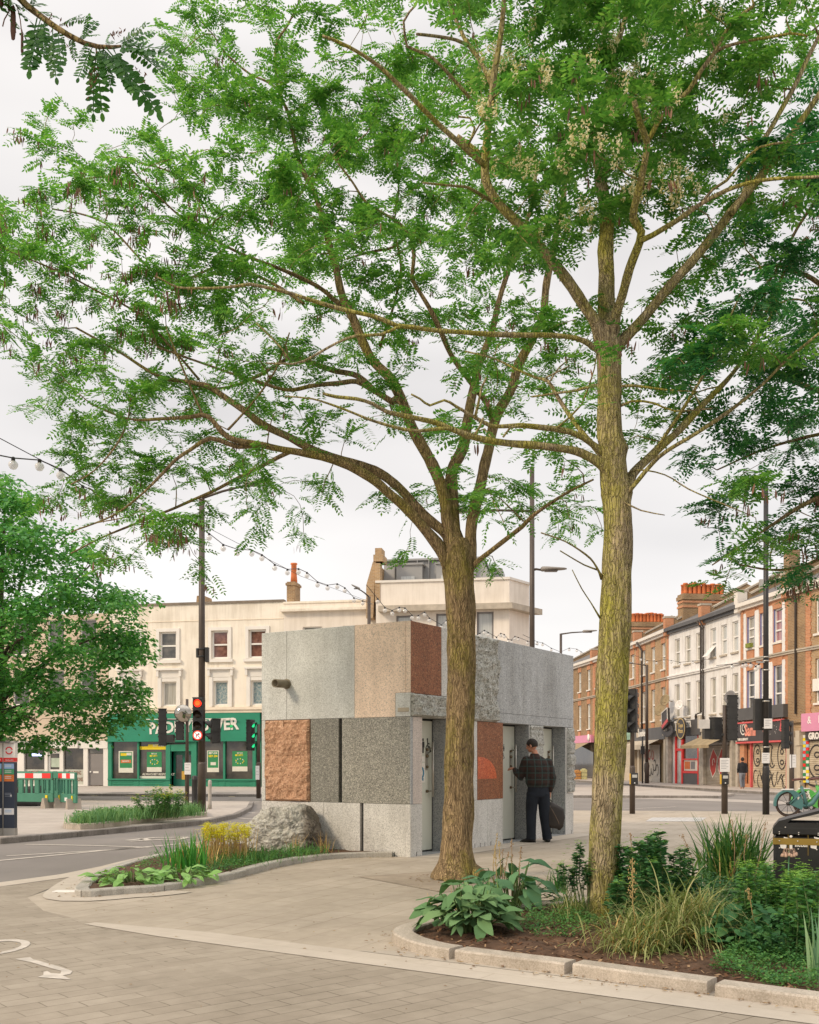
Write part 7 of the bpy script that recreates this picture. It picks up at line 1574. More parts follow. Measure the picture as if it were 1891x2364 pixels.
build_wood(q, LIMB2, 9.0, nodes2); nodes2 += [(p, r) for p, r in c if p.z > 3.4]
tw2 = grow(nodes2, ATT[2], q); part('trunk', q, B2, T2)
crown(T2, tw2, 14, L_t2, .05)
bl_ = blossom_on(tw2, 120, lambda p: p.y < 9.6 and 1010 < inv(p)[0] < 1480 and 40 < inv(p)[1] < 480); tag(npmesh('blossom', *bl_, M_blo, T2), kind='stuff')
po = pods_on(tw2, 90, lambda p: inv(p)[1] > 150); tag(npmesh('seed_pods', *po, M_pod, T2), kind='stuff')
# ---- locust past the right edge
T3 = thing('locust_tree', 'dark green locust crown hanging in from the right edge of the photo', 'tree', V(2010, 1900, 10.6))
T3.location.z = 0; q = MB(); nodes3 = []
c = cat_rom(limb_world([(2010, 1925, 66), (2010, 1700, 60), (2005, 1400, 56), (2000, 1150, 52), (1990, 1000, 46), (1985, 900, 40), (1990, 700, 30), (2000, 450, 18), (2000, 300, 10)], 10.6, 0, 0), .08); ridged(q, c, 24)
LIMB3 = [([(1995, 1060, 30), (1900, 960, 22), (1820, 880, 16), (1740, 830, 12), (1660, 800, 9), (1580, 770, 6), (1500, 760, 4)], 0, -.6), ([(1992, 1000, 24), (1900, 1000, 16), (1800, 1020, 12), (1700, 1060, 9), (1620, 1110, 6), (1560, 1150, 4), (1500, 1190, 3)], 0, -.5),
 ([(1990, 1100, 22), (1900, 1090, 15), (1800, 1120, 10), (1720, 1180, 7), (1640, 1200, 5), (1560, 1190, 3)], 0, .6), ([(1988, 850, 24), (1880, 720, 18), (1780, 640, 13), (1700, 580, 9), (1620, 560, 6), (1560, 580, 4)], 0, .5), ([(1990, 760, 18), (1880, 600, 14), (1800, 500, 10), (1740, 430, 7), (1690, 390, 4)], 0, -.6), ([(1990, 900, 20), (2100, 760, 14), (2200, 640, 9), (2280, 560, 5)], 0, .5),
 ([(1700, 500, 8), (1660, 560, 7), (1620, 640, 6), (1590, 720, 5)], .3, .2), ([(1800, 900, 9), (1700, 920, 7), (1600, 950, 5), (1510, 990, 3)], -.2, .6), ([(2000, 980, 16), (2120, 980, 10), (2260, 1060, 6)], 0, -.4), ([(1720, 420, 6), (1680, 480, 6), (1640, 560, 5), (1615, 600, 4)], .2, .4)]
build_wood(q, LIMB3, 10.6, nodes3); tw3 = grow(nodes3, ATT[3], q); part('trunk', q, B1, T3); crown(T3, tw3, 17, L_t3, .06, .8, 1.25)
po = pods_on(tw3, 190, lambda p: inv(p)[1] > 1020 or (inv(p)[0] > 1640 and 420 < inv(p)[1] < 520)); tag(npmesh('seed_pods', *po, M_pod, T3), kind='stuff')

# ---- near branch in the upper left corner, from a tree beside the camera
T4 = thing('locust_tree', 'near locust branch with big backlit leaflets in the upper left corner', 'tree', (-2.9, 3.1, 0)); q = MB(); Yn = 3.45
s1 = lambda x, y, Y=Yn: P(x/2.464, y/2.464, Y)
q.tube([Vector((-2.9, 3.1, -.05)), Vector((-2.9, 3.1, .6)), Vector((-2.88, 3.12, 2.2)), Vector((-2.82, 3.15, 3.6)), Vector((-2.7, 3.2, 4.6)), Vector((-2.6, 3.2, 5.6))], [.19, .15, .13, .12, .10, .07], 20, wob=.2)
br = [Vector((-2.78, 3.17, 3.7)), P(-260, -150, 3.3), s1(-150, -190), s1(60, -70), s1(150, 30), s1(235, 95), s1(310, 150), s1(390, 200), s1(480, 245), s1(560, 265), s1(640, 268), s1(690, 262)]
q.tube(br, [.05, .035, .024, .014, .011, .010, .0095, .009, .008, .007, .006, .004], 8, wob=.15)
FINE = [pinnate(k, .165, .0125, .0225, .12, True) for k in (9, 10, 10, 11)]; LF = leafmat('locust_leaf_near', (.030, .115, .022), (.05, .165, .032), (.09, .23, .045), .55, .4)
nl = [((235, 100), (140, 395), 1.), ((235, 130), (205, 350), .9), ((300, 160), (300, 430), .9), ((330, 170), (340, 370), .8), ((345, 140), (500, 70), .95), ((470, 210), (560, 90), .95), ((520, 250), (455, 440), .9), ((545, 260), (580, 650), 1.15), ((560, 265), (640, 480), 1.), ((600, 270), (920, 640), 1.3), ((640, 275), (790, 520), 1.1), ((650, 265), (965, 240), 1.05), ((690, 255), (990, 350), 1.15), ((660, 250), (880, 150), 1.), ((690, 240), (820, 250), 1.), ((600, 255), (650, 220), .8), ((190, 70), (290, 50), .7), ((160, 40), (245, -20), .8), ((400, 205), (420, 330), .7), ((440, 215), (560, 170), .9), ((150, 40), (120, 20), .5), ((250, 110), (250, 300), .8), ((560, 270), (720, 430), 1.1), ((500, 250), (440, 320), .7), ((700, 250), (760, 200), .9), ((80, -40), (250, -120), 1), ((20, -60), (60, 30), .6)]
pos, dr, up, sc_ = [], [], [], []
nl = nl+[((a[0]+random.uniform(-25, 25), a[1]+random.uniform(-15, 25)), (b[0]+random.uniform(-70, 60), b[1]+random.uniform(-50, 30)), s_) for a, b, s_ in nl if b[0] > 0]
for a, b, s_ in nl:
    A = s1(*a, Yn+random.uniform(-.04, .04)); B_ = s1(*b, Yn+random.uniform(-.10, .10)); d = B_-A; pos.append(A); dr.append(d.normalized()); dd_ = d.normalized(); u_ = Vector((random.gauss(0, .25), -1.+random.gauss(0, .25), .5+random.gauss(0, .3))); up.append(u_); sc_.append(d.length/.185)
for k in range(16): A = s1(random.uniform(-500, 60), random.uniform(-280, -40)); pos.append(A); dr.append(Vector((random.gauss(0, 1), random.gauss(0, .5), random.gauss(-.5, .6)))); up.append(Vector((random.gauss(0, .4), -.4, 1))); sc_.append(random.uniform(.8, 1.2))
part('trunk', q, B1, T4)
tv = [(np.array(v_), f__) for v_, f__ in FINE]; v, f_ = scatter(tv, np.array(pos), np.array(dr), np.array(up), np.array(sc_)); npmesh('crown', v, f_, LF, T4)
q = MB()
for pts in ([(45, 0), (60, 60), (75, 120), (90, 185)], [(95, 25), (115, 110), (125, 200), (128, 290)], [(10, -10), (5, 20)], [(60, 50), (25, 110), (15, 150)]):
    q.tube([s1(x, y) for x, y in pts], [.002]*len(pts), 4)
q.lathe(s1(75, 125), [(0, -.062), (.006, -.058), (.0095, -.03), (.009, .02), (.006, .05), (0, .06)], 8, M=Matrix.Diagonal((1, .3, 1))); q.lathe(s1(126, 240), [(0, -.05), (.005, -.03), (.0045, .02), (0, .045)], 8); q.lathe(s1(52, 20), [(0, -.03), (.005, -.02), (.004, .02), (0, .03)], 8); q.lathe(s1(5, 5), [(0, -.03), (.01, -.01), (.008, .02), (0, .03)], 8); part('seed_pods', q, M_pod, T4)
v = []; f_ = []
for a, b in (((545, 330), (500, 530)), ((760, 370), (830, 480)), ((300, 80), (240, 230)), ((400, 230), (410, 280)), ((690, 170), (640, 200)), ((545, 300), (545, 480)), ((380, 130), (270, 230))):
    A, B_ = s1(*a), s1(*b)
    for k in range(16):
        p = A.lerp(B_, k/15)+Vector((random.gauss(0, .008), random.gauss(0, .008), random.gauss(0, .006))); o = len(v); l_ = .008; e1 = Vector((random.gauss(0, 1), random.gauss(0, 1), -1)).normalized(); e2 = e1.orthogonal().normalized()*.35; v += [tuple(p-e1*l_), tuple(p-e2*l_), tuple(p+e1*l_), tuple(p+e2*l_)]; f_.append((o, o+1, o+2, o+3))
tag(npmesh('flower_stalks', np.array(v), np.array(f_), M_pod, T4), kind='stuff')

# ---- big dense tree in front of the tailor's shop
T5 = thing('leafy_tree', 'big dense green tree standing before the tailoring shop on the left', 'tree', (*V(-5, 1690, 38).xy, .1)); Y5 = 38.
POLY5 = [(-330, 1300), (-300, 1120), (-200, 1010), (-60, 985), (30, 1000), (90, 1075), (140, 1090), (190, 1160), (205, 1215), (235, 1240), (312, 1250), (285, 1290), (312, 1335), (300, 1385), (325, 1408), (290, 1425), (310, 1480), (318, 1510), (250, 1520), (215, 1555), (150, 1548), (95, 1568), (55, 1570), (0, 1560), (-60, 1575), (-200, 1560), (-320, 1480)]
att = []
while len(att) < 560:
    x, y = random.uniform(-330, 330), random.uniform(985, 1575)
    if not pip((x, y), POLY5): continue
    e = min(((x-(-10))/330)**2+((y-1290)/300)**2, 1); r = 4.6*math.sqrt(max(.05, 1-e)); dY = random.choice((-1, -1, -1, 1))*r*random.uniform(.25, 1) if random.random() < .85 else random.uniform(-r, r)
    att.append(V(x, y, Y5+dY))
q = MB(); nd = []; c = cat_rom(limb_world([(-6, 1692, 26), (-6, 1600, 22), (-4, 1500, 22), (0, 1420, 20), (0, 1300, 14), (5, 1180, 9), (10, 1080, 4)], Y5, 0, 0), .25); q.tube([p for p, r in c], [r for p, r in c], 14, wob=.15); nd += c
for pts, a, b in (([(0, 1480, 14), (60, 1420, 9), (140, 1370, 6), (230, 1330, 3)], 0, -2), ([(0, 1400, 12), (70, 1320, 8), (140, 1240, 5), (190, 1190, 3)], 0, 1), ([(0, 1460, 12), (-90, 1380, 8), (-190, 1300, 4)], 0, -1), ([(0, 1360, 10), (-60, 1260, 7), (-120, 1150, 3)], 0, -1.5), ([(0, 1340, 9), (40, 1240, 6), (60, 1140, 3)], 0, -2), ([(0, 1500, 10), (80, 1480, 7), (180, 1470, 4), (270, 1460, 2)], 0, -1), ([(0, 1500, 10), (30, 1500, 7), (80, 1520, 4)], 0, -3.5), ([(0, 1420, 10), (20, 1360, 7), (90, 1330, 4)], 0, -4)): fat(limb_world(pts, Y5, a, b), 8, q, .1, .3, .03, nd)
tw5 = grow(nd, att, q, .012, .5, .06); part('trunk', q, mat('dark_bark', (.085, .062, .045), .95, .3, 6, .6, 20), T5)
lv = np.array([(0, 0, 0), (.45, .42, .02), (1, 0, -.16), (.45, -.42, .02)]); pos, dr, up, sl_ = [], [], [], []
for a in att:
    for k in range(82):
        th = random.uniform(0, 2*PI); rr = .62*math.sqrt(random.random()); h = random.gauss(0, .11)-.35*(rr/.62)**2+.08; p = a+Vector((rr*math.cos(th), rr*math.sin(th), h)); pos.append(p); dr.append((math.cos(th)+random.gauss(0, .5), math.sin(th)+random.gauss(0, .5), -.35+random.gauss(0, .35))); up.append((math.cos(th)*.3+random.gauss(0, .35), math.sin(th)*.3+random.gauss(0, .35), 1)); sl_.append(random.uniform(.12, .22))
v, f_ = scatter([(lv, [(0, 1, 2, 3)])], np.array(pos), np.array(dr), np.array(up), np.array(sl_)); npmesh('crown', v, f_, leafmat('broad_leaf', (.062, .23, .062), (.115, .34, .085), (.20, .45, .10), .46), T5)

# a weed growing out of the gable of the pale block
f = FM; c0 = f.pt(f.u(874), .0, zt+.05); pos = [c0+Vector((random.gauss(0, .28), random.gauss(0, .2), abs(random.gauss(.3, .75)))) for _ in range(420)]; v, f_ = scatter([(lv, [(0, 1, 2, 3)])], np.array([tuple(p) for p in pos]), rng.normal(0, 1, (420, 3)), np.tile((0., -.2, 1.), (420, 1))+rng.normal(0, .3, (420, 3)), rng.uniform(.10, .22, 420)); npmesh('wall_weed', v, f_, _mats['broad_leaf'], mb_)
# ================================================================ PLANTS IN THE BEDS
_lm = leafmat
def leafmat(n, a, b, c, *r): return _lm(n, sc(a, 1.25), sc(b, 1.65), sc(c, 1.65), *r)
def blades(n, L, w0, arch, spread, up=1.0, kink=.0, seg=6, r0=.05):
    """arching strap leaves from a common base; local coordinates"""
    v = []; f = []
    for _ in range(n):
        a = random.uniform(0, 2*PI); l_ = L*random.uniform(.55, 1.1); lean = abs(random.gauss(0, spread)); ar = arch*random.uniform(.5, 1.4); x = random.gauss(0, r0); y = random.gauss(0, r0); z = 0.; el = PI/2*up-lean; o = len(v); w_ = w0*random.uniform(.7, 1.2); tw = random.uniform(-.6, .6); da = random.gauss(0, .05)
        for k in range(seg+1):
            t = k/seg; ww = w_*(1-t**2.2)*(.55+.45*min(1, t*4)); sx, sy = -math.sin(a+tw), math.cos(a+tw)
            v += [(x-sx*ww/2, y-sy*ww/2, z), (x+sx*ww/2, y+sy*ww/2, z)]
            s_ = l_/seg; x += math.cos(a)*math.cos(el)*s_; y += math.sin(a)*math.cos(el)*s_; z += math.sin(el)*s_; el -= ar/seg*(.4+1.2*t); a += da
            if kink and random.random() < kink/seg: el -= 1.2
        f += [(o+2*k, o+2*k+2, o+2*k+3, o+2*k+1) for k in range(seg)]
    return np.array(v), np.array(f)
def lmesh(name, vf_, m, parent, loc): v, f = vf_; v = np.array(v)+np.array(tuple(loc)); v[:, 2] = np.maximum(v[:, 2], .02); return npmesh(name, v, f, m, parent, True)
def ovate(L=1., W=.55, nu=5, cup=.25, droop=.5, wav=.05):
    v = []; f = []
    for i in range(nu+1):
        t = i/nu; w_ = W*math.sin(PI*min(1, t*.93+.05))**.8*(1.12-.35*t); zc_ = -droop*t*t*L
        for s_ in (-1, -.5, 0, .5, 1): v.append((t*L, s_*w_/2, zc_+cup*abs(s_)*w_*.5+wav*math.sin(t*9+s_*3)*abs(s_)))
    for i in range(nu):
        for k in range(4): f.append((i*5+k, (i+1)*5+k, (i+1)*5+k+1, i*5+k+1))
    return np.array(v), f
OV = [ovate(1, random.uniform(.5, .62), 6, random.uniform(-.2, .35), random.uniform(.1, .6), .035) for _ in range(8)]
def bigleaf(t, c, n, rx, ry, h, s0, s1, m, stalks=True):
    pos, dr, up, sl_ = [], [], [], []; q = MB()
    for k in range(n):
        a = random.uniform(0, 2*PI); r = math.sqrt(random.random()); hh = h*(1-.55*r*r)*random.uniform(.35, 1.05); p = Vector((c[0]+rx*r*math.cos(a), c[1]+ry*r*math.sin(a), c[2]+hh)); el = random.uniform(-.5, .55)
        aa = a+random.gauss(0, .7); pos.append(p); dr.append((math.cos(aa), math.sin(aa), el)); up.append((-math.cos(aa)*.3+random.gauss(0, .3), -math.sin(aa)*.3-.25+random.gauss(0, .3), 1)); sl_.append(random.uniform(s0, s1))
        if stalks: b = Vector((c[0]+(p.x-c[0])*.45, c[1]+(p.y-c[1])*.45, c[2])); q.tube([b, b.lerp(p, .6)+Vector((0, 0, .03)), p], [.006, .005, .004], 5, cap=False)
    v, f = scatter(OV, np.array(pos), np.array(dr), np.array(up), np.array(sl_)); npmesh('leaves', v, f, m, t, True)
    if stalks: part('stalks', q, mat('stalk_green', (.12, .19, .06), .7, .2, 9), t)
SML = [(np.array([(0, 0, 0), (.35, .22, .03), (.75, .24, .0), (1, 0, -.12), (.75, -.24, .0), (.35, -.22, .03)]), [(0, 1, 2, 3), (0, 3, 4, 5)])]
def shrub(t, stems, per, s0, s1, m, whorl=True, top=None, mt=None, stemm=None, lo=.25):
    """stems: (base, tip) ; leaves in whorls up each stem, and a flat head of bracts on top"""
    pos, dr, up, sl_ = [], [], [], []; p2, d2, u2, s2 = [], [], [], []; q = MB()
    for b, e in stems:
        b, e = Vector(b), Vector(e); mid = b.lerp(e, .5)+Vector((random.gauss(0, .03), random.gauss(0, .03), .02)); q.tube([b, mid, e], [.006, .005, .003], 5, cap=False); L = (e-b).length
        for k in range(int(per*max(.4, L/.4))):
            tt = lo+(1-lo)*random.random()**.7; p = b.lerp(mid, tt*2) if tt < .5 else mid.lerp(e, tt*2-1); a = random.uniform(0, 2*PI); pos.append(p); dr.append((math.cos(a), math.sin(a), random.uniform(-.2, .6))); up.append((random.gauss(0, .3), random.gauss(0, .3), 1)); sl_.append(random.uniform(s0, s1))
        if top:
            for k in range(top):
                p = e+Vector((random.gauss(0, .035), random.gauss(0, .035), random.gauss(.01, .018))); a = random.uniform(0, 2*PI)
                for j in range(4): p2.append(p); aa = a+j*PI/2; d2.append((math.cos(aa), math.sin(aa), .25)); u2.append((random.gauss(0, .2), random.gauss(0, .2), 1)); s2.append(random.uniform(.014, .024))
    v, f = scatter(SML, np.array(pos), np.array(dr), np.array(up), np.array(sl_)); npmesh('leaves', v, f, m, t)
    if top: v, f = scatter(SML, np.array(p2), np.array(d2), np.array(u2), np.array(s2)); npmesh('flower_heads', v, f, mt, t)
    part('stems', q, stemm or mat('stem_green', (.10, .16, .05), .7, .2, 9), t)
def spike(t, b, e, m, seeds=40, top=.35, r=.012):
    b, e = Vector(b), Vector(e); q = MB(); mid = b.lerp(e, .5)+Vector((random.gauss(0, .02), random.gauss(0, .02), 0)); q.tube([b, mid, e], [.0045, .004, .0025], 5)
    for k in range(seeds): tt = 1-top*random.random(); p = mid.lerp(e, max(0, tt*2-1))+Vector((random.gauss(0, r), random.gauss(0, r), 0)); s_ = random.uniform(.004, .009); q.lathe(p, [(0, -s_), (s_*.7, 0), (0, s_)], 5)
    part('flower_spike', q, m, t)
K_big = leafmat('felt_leaf', (.085, .165, .070), (.092, .170, .074), (.115, .185, .078), .15, .9, .08); K_bigl = leafmat('pale_leaf', (.132, .264, .066), (.17, .31, .09), (.22, .38, .13), .25, .6, .25)
K_sedge = leafmat('sedge_blade', (.12, .17, .045), (.165, .195, .065), (.28, .26, .12), .25, .6); K_dry = leafmat('dry_blade', (.33, .20, .06), (.42, .27, .10), (.5, .36, .16), .2, .8)
K_eup = leafmat('shrub_leaf', (.033, .112, .045), (.040, .115, .038), (.07, .165, .05), .25, .5); K_eupt = leafmat('lime_bract', (.103, .230, .034), (.15, .28, .045), (.21, .34, .06), .3, .6)
K_iris = leafmat('iris_blade', (.027, .101, .027), (.045, .12, .025), (.12, .19, .045), .25, .45); K_low = leafmat('low_leaf', (.041, .135, .041), (.06, .16, .04), (.11, .22, .055), .3, .6)
K_blue = leafmat('bluegreen_blade', (.115, .230, .127), (.16, .27, .14), (.24, .34, .17), .2, .5); K_yel = leafmat('yellow_bract', (.45, .43, .02), (.48, .45, .03), (.52, .48, .05), .35, .6)
M_seed = mat('dry_seedhead', (.30, .20, .11), .9, .3, 30); M_straw = mat('straw', (.40, .29, .12), .9, .25, 20)
def pl_at(px, py, z=.06): return G(px, py, z)
def plant(name, label, px, py, group=None, z=.06):
    c = G(px, py, z); return thing(name, label, 'plant', c, 0, group), c
# near bed ------------------------------------------------------------
t, c = plant('broadleaf_plant', 'clump of large felted grey green leaves at the rounded left tip of the near bed', 1075, 2150)
bigleaf(t, c+Vector((.03, .04, 0)), 125, .30, .36, .40, .13, .21, K_big)
t, c = plant('broadleaf_plant', 'darker broad leaved clump standing just behind the felted clump in the near bed', 1190, 2098)
bigleaf(t, c+Vector((-.02, .1, 0)), 75, .36, .36, .46, .13, .22, leafmat('felt_leaf_dark', (.056, .138, .069), (.065, .14, .07), (.09, .18, .08), .18, .7, .2))
for k in range(7): b = c+Vector((random.uniform(-.28, .1), random.uniform(-.1, .2), .1)); spike(t, b, b+Vector((random.gauss(0, .03), 0, random.uniform(.4, .62))), M_seed if k < 4 else M_straw, 26, .4, .008)
t, c = plant('iris_tuft', 'small tuft of narrow upright blades among the broad leaves by the bed tip', 1120, 2120); lmesh('blades', blades(34, .42, .014, .5, .30, 1, 0, 6, .07), K_iris, t, c); lmesh('dry_blades', blades(14, .34, .010, .7, .6, 1, .3, 6, .16), K_dry, t, c+Vector((-.25, .05, 0)))
t, c = plant('iris_tuft', 'short dark tuft of spiky blades just left of the right tree trunk', 1290, 2060); lmesh('blades', blades(60, .30, .016, .9, .55, 1, 0, 6, .04), K_iris, t, c)
t, c = plant('sedge_clump', 'loose pale sedge clump leaning on the left of the right tree trunk', 1318, 2122); lmesh('blades', blades(190, .38, .008, 2.2, .6, 1, .1, 7, .07), K_sedge, t, c)
t, c = plant('sedge_clump', 'largest arching clump of straw striped sedge at the front of the near bed', 1590, 2178); lmesh('blades', blades(820, .72, .0115, 2.8, 1.05, 1, .12, 8, .12), K_sedge, t, c+Vector((.0, .05, 0)))
lmesh('dry_blades', blades(70, .5, .008, 2.2, .6, 1, .4, 8, .1), K_dry, t, c)
t, c = plant('sedge_clump', 'low straw striped sedge clump between the right tree trunk and the largest sedge', 1475, 2192); lmesh('blades', blades(420, .50, .0115, 2.7, 1.1, 1, .12, 8, .12), K_sedge, t, c); lmesh('dry_blades', blades(50, .45, .008, 2.3, .6, 1, .4, 8, .1), K_dry, t, c)
def stems(c, n, rx, ry, h0, h1, lean=.3):
    out = []
    for k in range(n):
        a = random.uniform(0, 2*PI); r = math.sqrt(random.random()); b = Vector((c[0]+rx*.55*r*math.cos(a), c[1]+ry*.55*r*math.sin(a), c[2])); hh = random.uniform(h0, h1)*(1-.25*r*r); out.append((b, Vector((c[0]+rx*r*math.cos(a), c[1]+ry*r*math.sin(a), c[2]+hh))))
    return out
def pstem(px, py, Y, base_dx=0): e = P(px, py, Y); return (Vector((e.x+base_dx, Y, .06)), e)
t, c = plant('spurge_shrub', 'tall spindly spurge with round lime heads just left of the right tree trunk', 1355, 2085)
shrub(t, [pstem(1340, 1948, 8.9, .05), pstem(1330, 1972, 8.9, .06), pstem(1300, 1996, 8.85, .1), pstem(1290, 2010, 8.9, .1), pstem(1312, 2020, 8.9, .07), pstem(1352, 1990, 8.95, .02), pstem(1355, 2010, 8.9, 0), pstem(1322, 2004, 8.9, .05)], 70, .03, .055, K_eup, top=14, mt=K_eupt, lo=.5)
t, c = plant('spurge_shrub', 'dark leafy spurge shrub close on the right of the right tree trunk', 1490, 2108)
shrub(t, [pstem(x+random.uniform(-9, 9), y+random.uniform(-8, 14), random.uniform(8.0, 9.2), random.uniform(-.05, .08)) for x, y in 2*((1440, 1990), (1460, 1970), (1478, 1945), (1495, 1938), (1512, 1925), (1520, 1950), (1505, 1975), (1450, 2010), (1470, 2030), (1530, 2000), (1425, 2015), (1430, 2040), (1545, 2010), (1500, 2020), (1560, 2025), (1440, 1960), (1485, 1990), (1520, 2040), (1450, 2060), (1490, 2065), (1540, 2060))], 105, .045, .08, K_eup, top=9, mt=K_eupt, lo=.1)
bigleaf(t, c+Vector((.05, -.1, 0)), 190, .42, .32, .36, .06, .10, K_eup, False)
t, c = plant('spurge_shrub', 'low spurge with a few lime heads in front of the spiky dark tuft', 1580, 2095)
shrub(t, [pstem(x+random.uniform(-8, 8), y+random.uniform(-6, 10), random.uniform(8.3, 9.), .0) for x, y in ((1555, 1975), (1572, 1962), (1580, 1960), (1560, 2000), (1590, 1985), (1600, 2010), (1575, 2020), (1610, 2030), (1590, 2040))], 90, .04, .07, K_eup, top=8, mt=K_eupt, lo=.15)
t, c = plant('iris_tuft', 'large dark tuft of tall spiky blades between the bin and the right tree', 1690, 2070)
lmesh('blades', blades(330, .82, .028, .75, .48, 1, 0, 7, .13), K_iris, t, G(1690, 2050, .06)); lmesh('dry_blades', blades(40, .7, .012, .9, .5, 1, .2, 7, .14), K_dry, t, G(1690, 2050, .06))
for a, b in (((1695, 1950), (1690, 1892)), ((1740, 1975), (1768, 1898)), ((1600, 1980), (1575, 1925)), ((1470, 1960), (1455, 1922)), ((1726, 1960), (1724, 1925))):
    A, B_ = P(*a, 8.9), P(*b, 8.9); spike(t, A-Vector((0, 0, .25)), B_, M_seed, 20, .3, .012)
t, c = plant('spurge_shrub', 'broad lime headed spurge mound in front of the litter bin', 1770, 2150)
pts = [(1740+random.uniform(-25, 125), 1995+random.uniform(0, 110)) for _ in range(95)]
shrub(t, [pstem(x, y, random.uniform(7.6, 8.6), 0) for x, y in pts], 42, .03, .072, leafmat('spurge_green', (.053, .165, .053), (.06, .16, .04), (.10, .21, .05), .28, .5), top=10, mt=K_eupt, lo=.15)
t, c = plant('spurge_shrub', 'lime headed spurge mound at the right edge below the litter bin', 1880, 2180)
pts = [(1850+random.uniform(-30, 110), 2010+random.uniform(0, 140)) for _ in range(95)]
shrub(t, [pstem(x, y, random.uniform(6.9, 7.9), 0) for x, y in pts], 42, .03, .072, leafmat('spurge_green', (.053, .165, .053), (.06, .16, .04), (.10, .21, .05), .28, .5), top=10, mt=K_eupt, lo=.15)
t, c = plant('broadleaf_plant', 'dark low leafy plant between the largest sedge and the lime spurge mounds', 1730, 2180); bigleaf(t, c, 240, .42, .42, .32, .07, .13, K_eup, False)
lmesh('blades', blades(70, .5, .007, 1.4, .6, 1, .1, 7, .2), K_low, t, c)
t, c = plant('iris_tuft', 'blue green sword leaves at the lower right corner of the near bed', 1868, 2262); lmesh('blades', blades(13, .50, .026, .35, .32, 1, 0, 6, .04), K_blue, t, c+Vector((.05, 0, 0)))
t, c = plant('allium', 'drooping pink and green bell flower head in front of the litter bin', 1822, 2100)
hd = P(1822, 1962, 8.0); q = MB(); q.tube([Vector((hd.x, 8.0, .06)), Vector((hd.x-.01, 8.0, .4)), hd], [.006, .005, .004], 6); part('stem', q, mat('stem_blue', (.07, .20, .10), .6), t)
q = MB()
for k in range(16): a = 2*PI*k/16; e = hd+Vector((.055*math.cos(a)*random.uniform(.5, 1.1), .05*math.sin(a), -.03+random.uniform(-.012, .012))); q.tube([hd, hd+Vector((e.x-hd.x, e.y-hd.y, .015))*.7, e], [.0015]*3, 4); q.lathe(e, [(.011, -.016), (.012, -.008), (.007, .006), (0, .01)], 8)
part('bells', q, mat('bell_pink', (.46, .30, .22), .7, .25, 40), t)
t, c = plant('seed_spike', 'tall buff seed spike standing before the dark spurge shrub', 1480, 2150); b = P(1478, 2110, 7.4); b.z = .06; spike(t, b, P(1460, 1980, 7.4), M_straw, 120, .45, .016); 
t, c = plant('seed_spike', 'thin leaning green stem with a buff tip between the sedge and the spurge mounds', 1700, 2180); b = G(1765, 2190, .06); spike(t, b, P(1728, 2050, 7.2), M_straw, 30, .2, .010)
# creeping ground cover, uncountable
def cover(name, poly, n, m, z=.06, h=.10, s0=.012, s1=.03, lbl=None):
    xs = [p[0] for p in poly]; ys = [p[1] for p in poly]; pos, dr, up, sl_ = [], [], [], []
    while len(pos) < n:
        x, y = random.uniform(min(xs), max(xs)), random.uniform(min(ys), max(ys))
        if not pip((x, y), poly): continue
        hh = h*max(0, .55+.9*noise.noise(Vector((x*3.3, y*3.3, 5))))
        if hh < .015: continue
        a = random.uniform(0, 2*PI); pos.append((x, y, z+random.random()*hh)); dr.append((math.cos(a), math.sin(a), random.uniform(-.2, .9))); up.append((random.gauss(0, .3), random.gauss(0, .3), 1)); sl_.append(random.uniform(s0, s1))
    v, f = scatter(SML, np.array(pos), np.array(dr), np.array(up), np.array(sl_)); return tag(npmesh(name, v, f, m, None), kind='stuff')
gp = lambda L, z=.06: [G(x, y, z).xy for x, y in L]
cover('ground_cover', gp([(1185, 2135), (1230, 2110), (1400, 2095), (1420, 2130), (1330, 2165), (1240, 2165)]), 3600, K_low, h=.16)
cover('ground_cover', gp([(1640, 2240), (1700, 2180), (1891, 2170), (1891, 2295), (1760, 2275)]), 6500, K_low, h=.13)
cover('ground_cover', gp([(1400, 2110), (1500, 2090), (1891, 2060), (1891, 2235), (1740, 2215), (1640, 2160), (1560, 2130)]), 21000, K_eup, h=.36, s0=.02, s1=.05)
# bed by the kiosk -----------------------------------------------------
t, c = plant('broadleaf_plant', 'pale green broad leaved clump at the tip of the kiosk bed', 330, 2035); c = Vector((-2.98, 11.75, .06)); bigleaf(t, c+Vector((-.12, -.15, 0)), 80, .45, .50, .16, .10, .17, K_bigl); bigleaf(t, c+Vector((.35, .15, 0)), 50, .35, .45, .16, .10, .17, K_bigl)
t, c = plant('iris_tuft', 'bright green upright iris clump in the middle of the kiosk bed', 425, 2020); c = Vector((-2.72, 12.7, .06)); lmesh('blades', blades(120, .50, .022, .35, .25, 1, 0, 6, .13), leafmat('iris_bright', (.031, .163, .025), (.05, .20, .03), (.13, .27, .05), .3, .45), t, c); lmesh('dry_blades', blades(40, .45, .012, .5, .3, 1, .1, 6, .15), K_dry, t, c+Vector((.1, .2, 0)))
t, c = plant('spurge_shrub', 'yellow flowering spurge with bare straw stems left of the boulder', 525, 2010); c = Vector((-2.62, 14.3, .06))
sts = [pstem(470+random.uniform(0, 105), 1905+random.uniform(0, 34), random.uniform(13.7, 14.6), random.uniform(-.05, .05)) for _ in range(70)]
shrub(t, sts, 10, .03, .05, K_yel, top=30, mt=K_yel, stemm=M_straw, lo=.72)
lmesh('dry_blades', blades(120, .5, .009, .3, .25, 1, .1, 5, .22), K_dry, t, c)
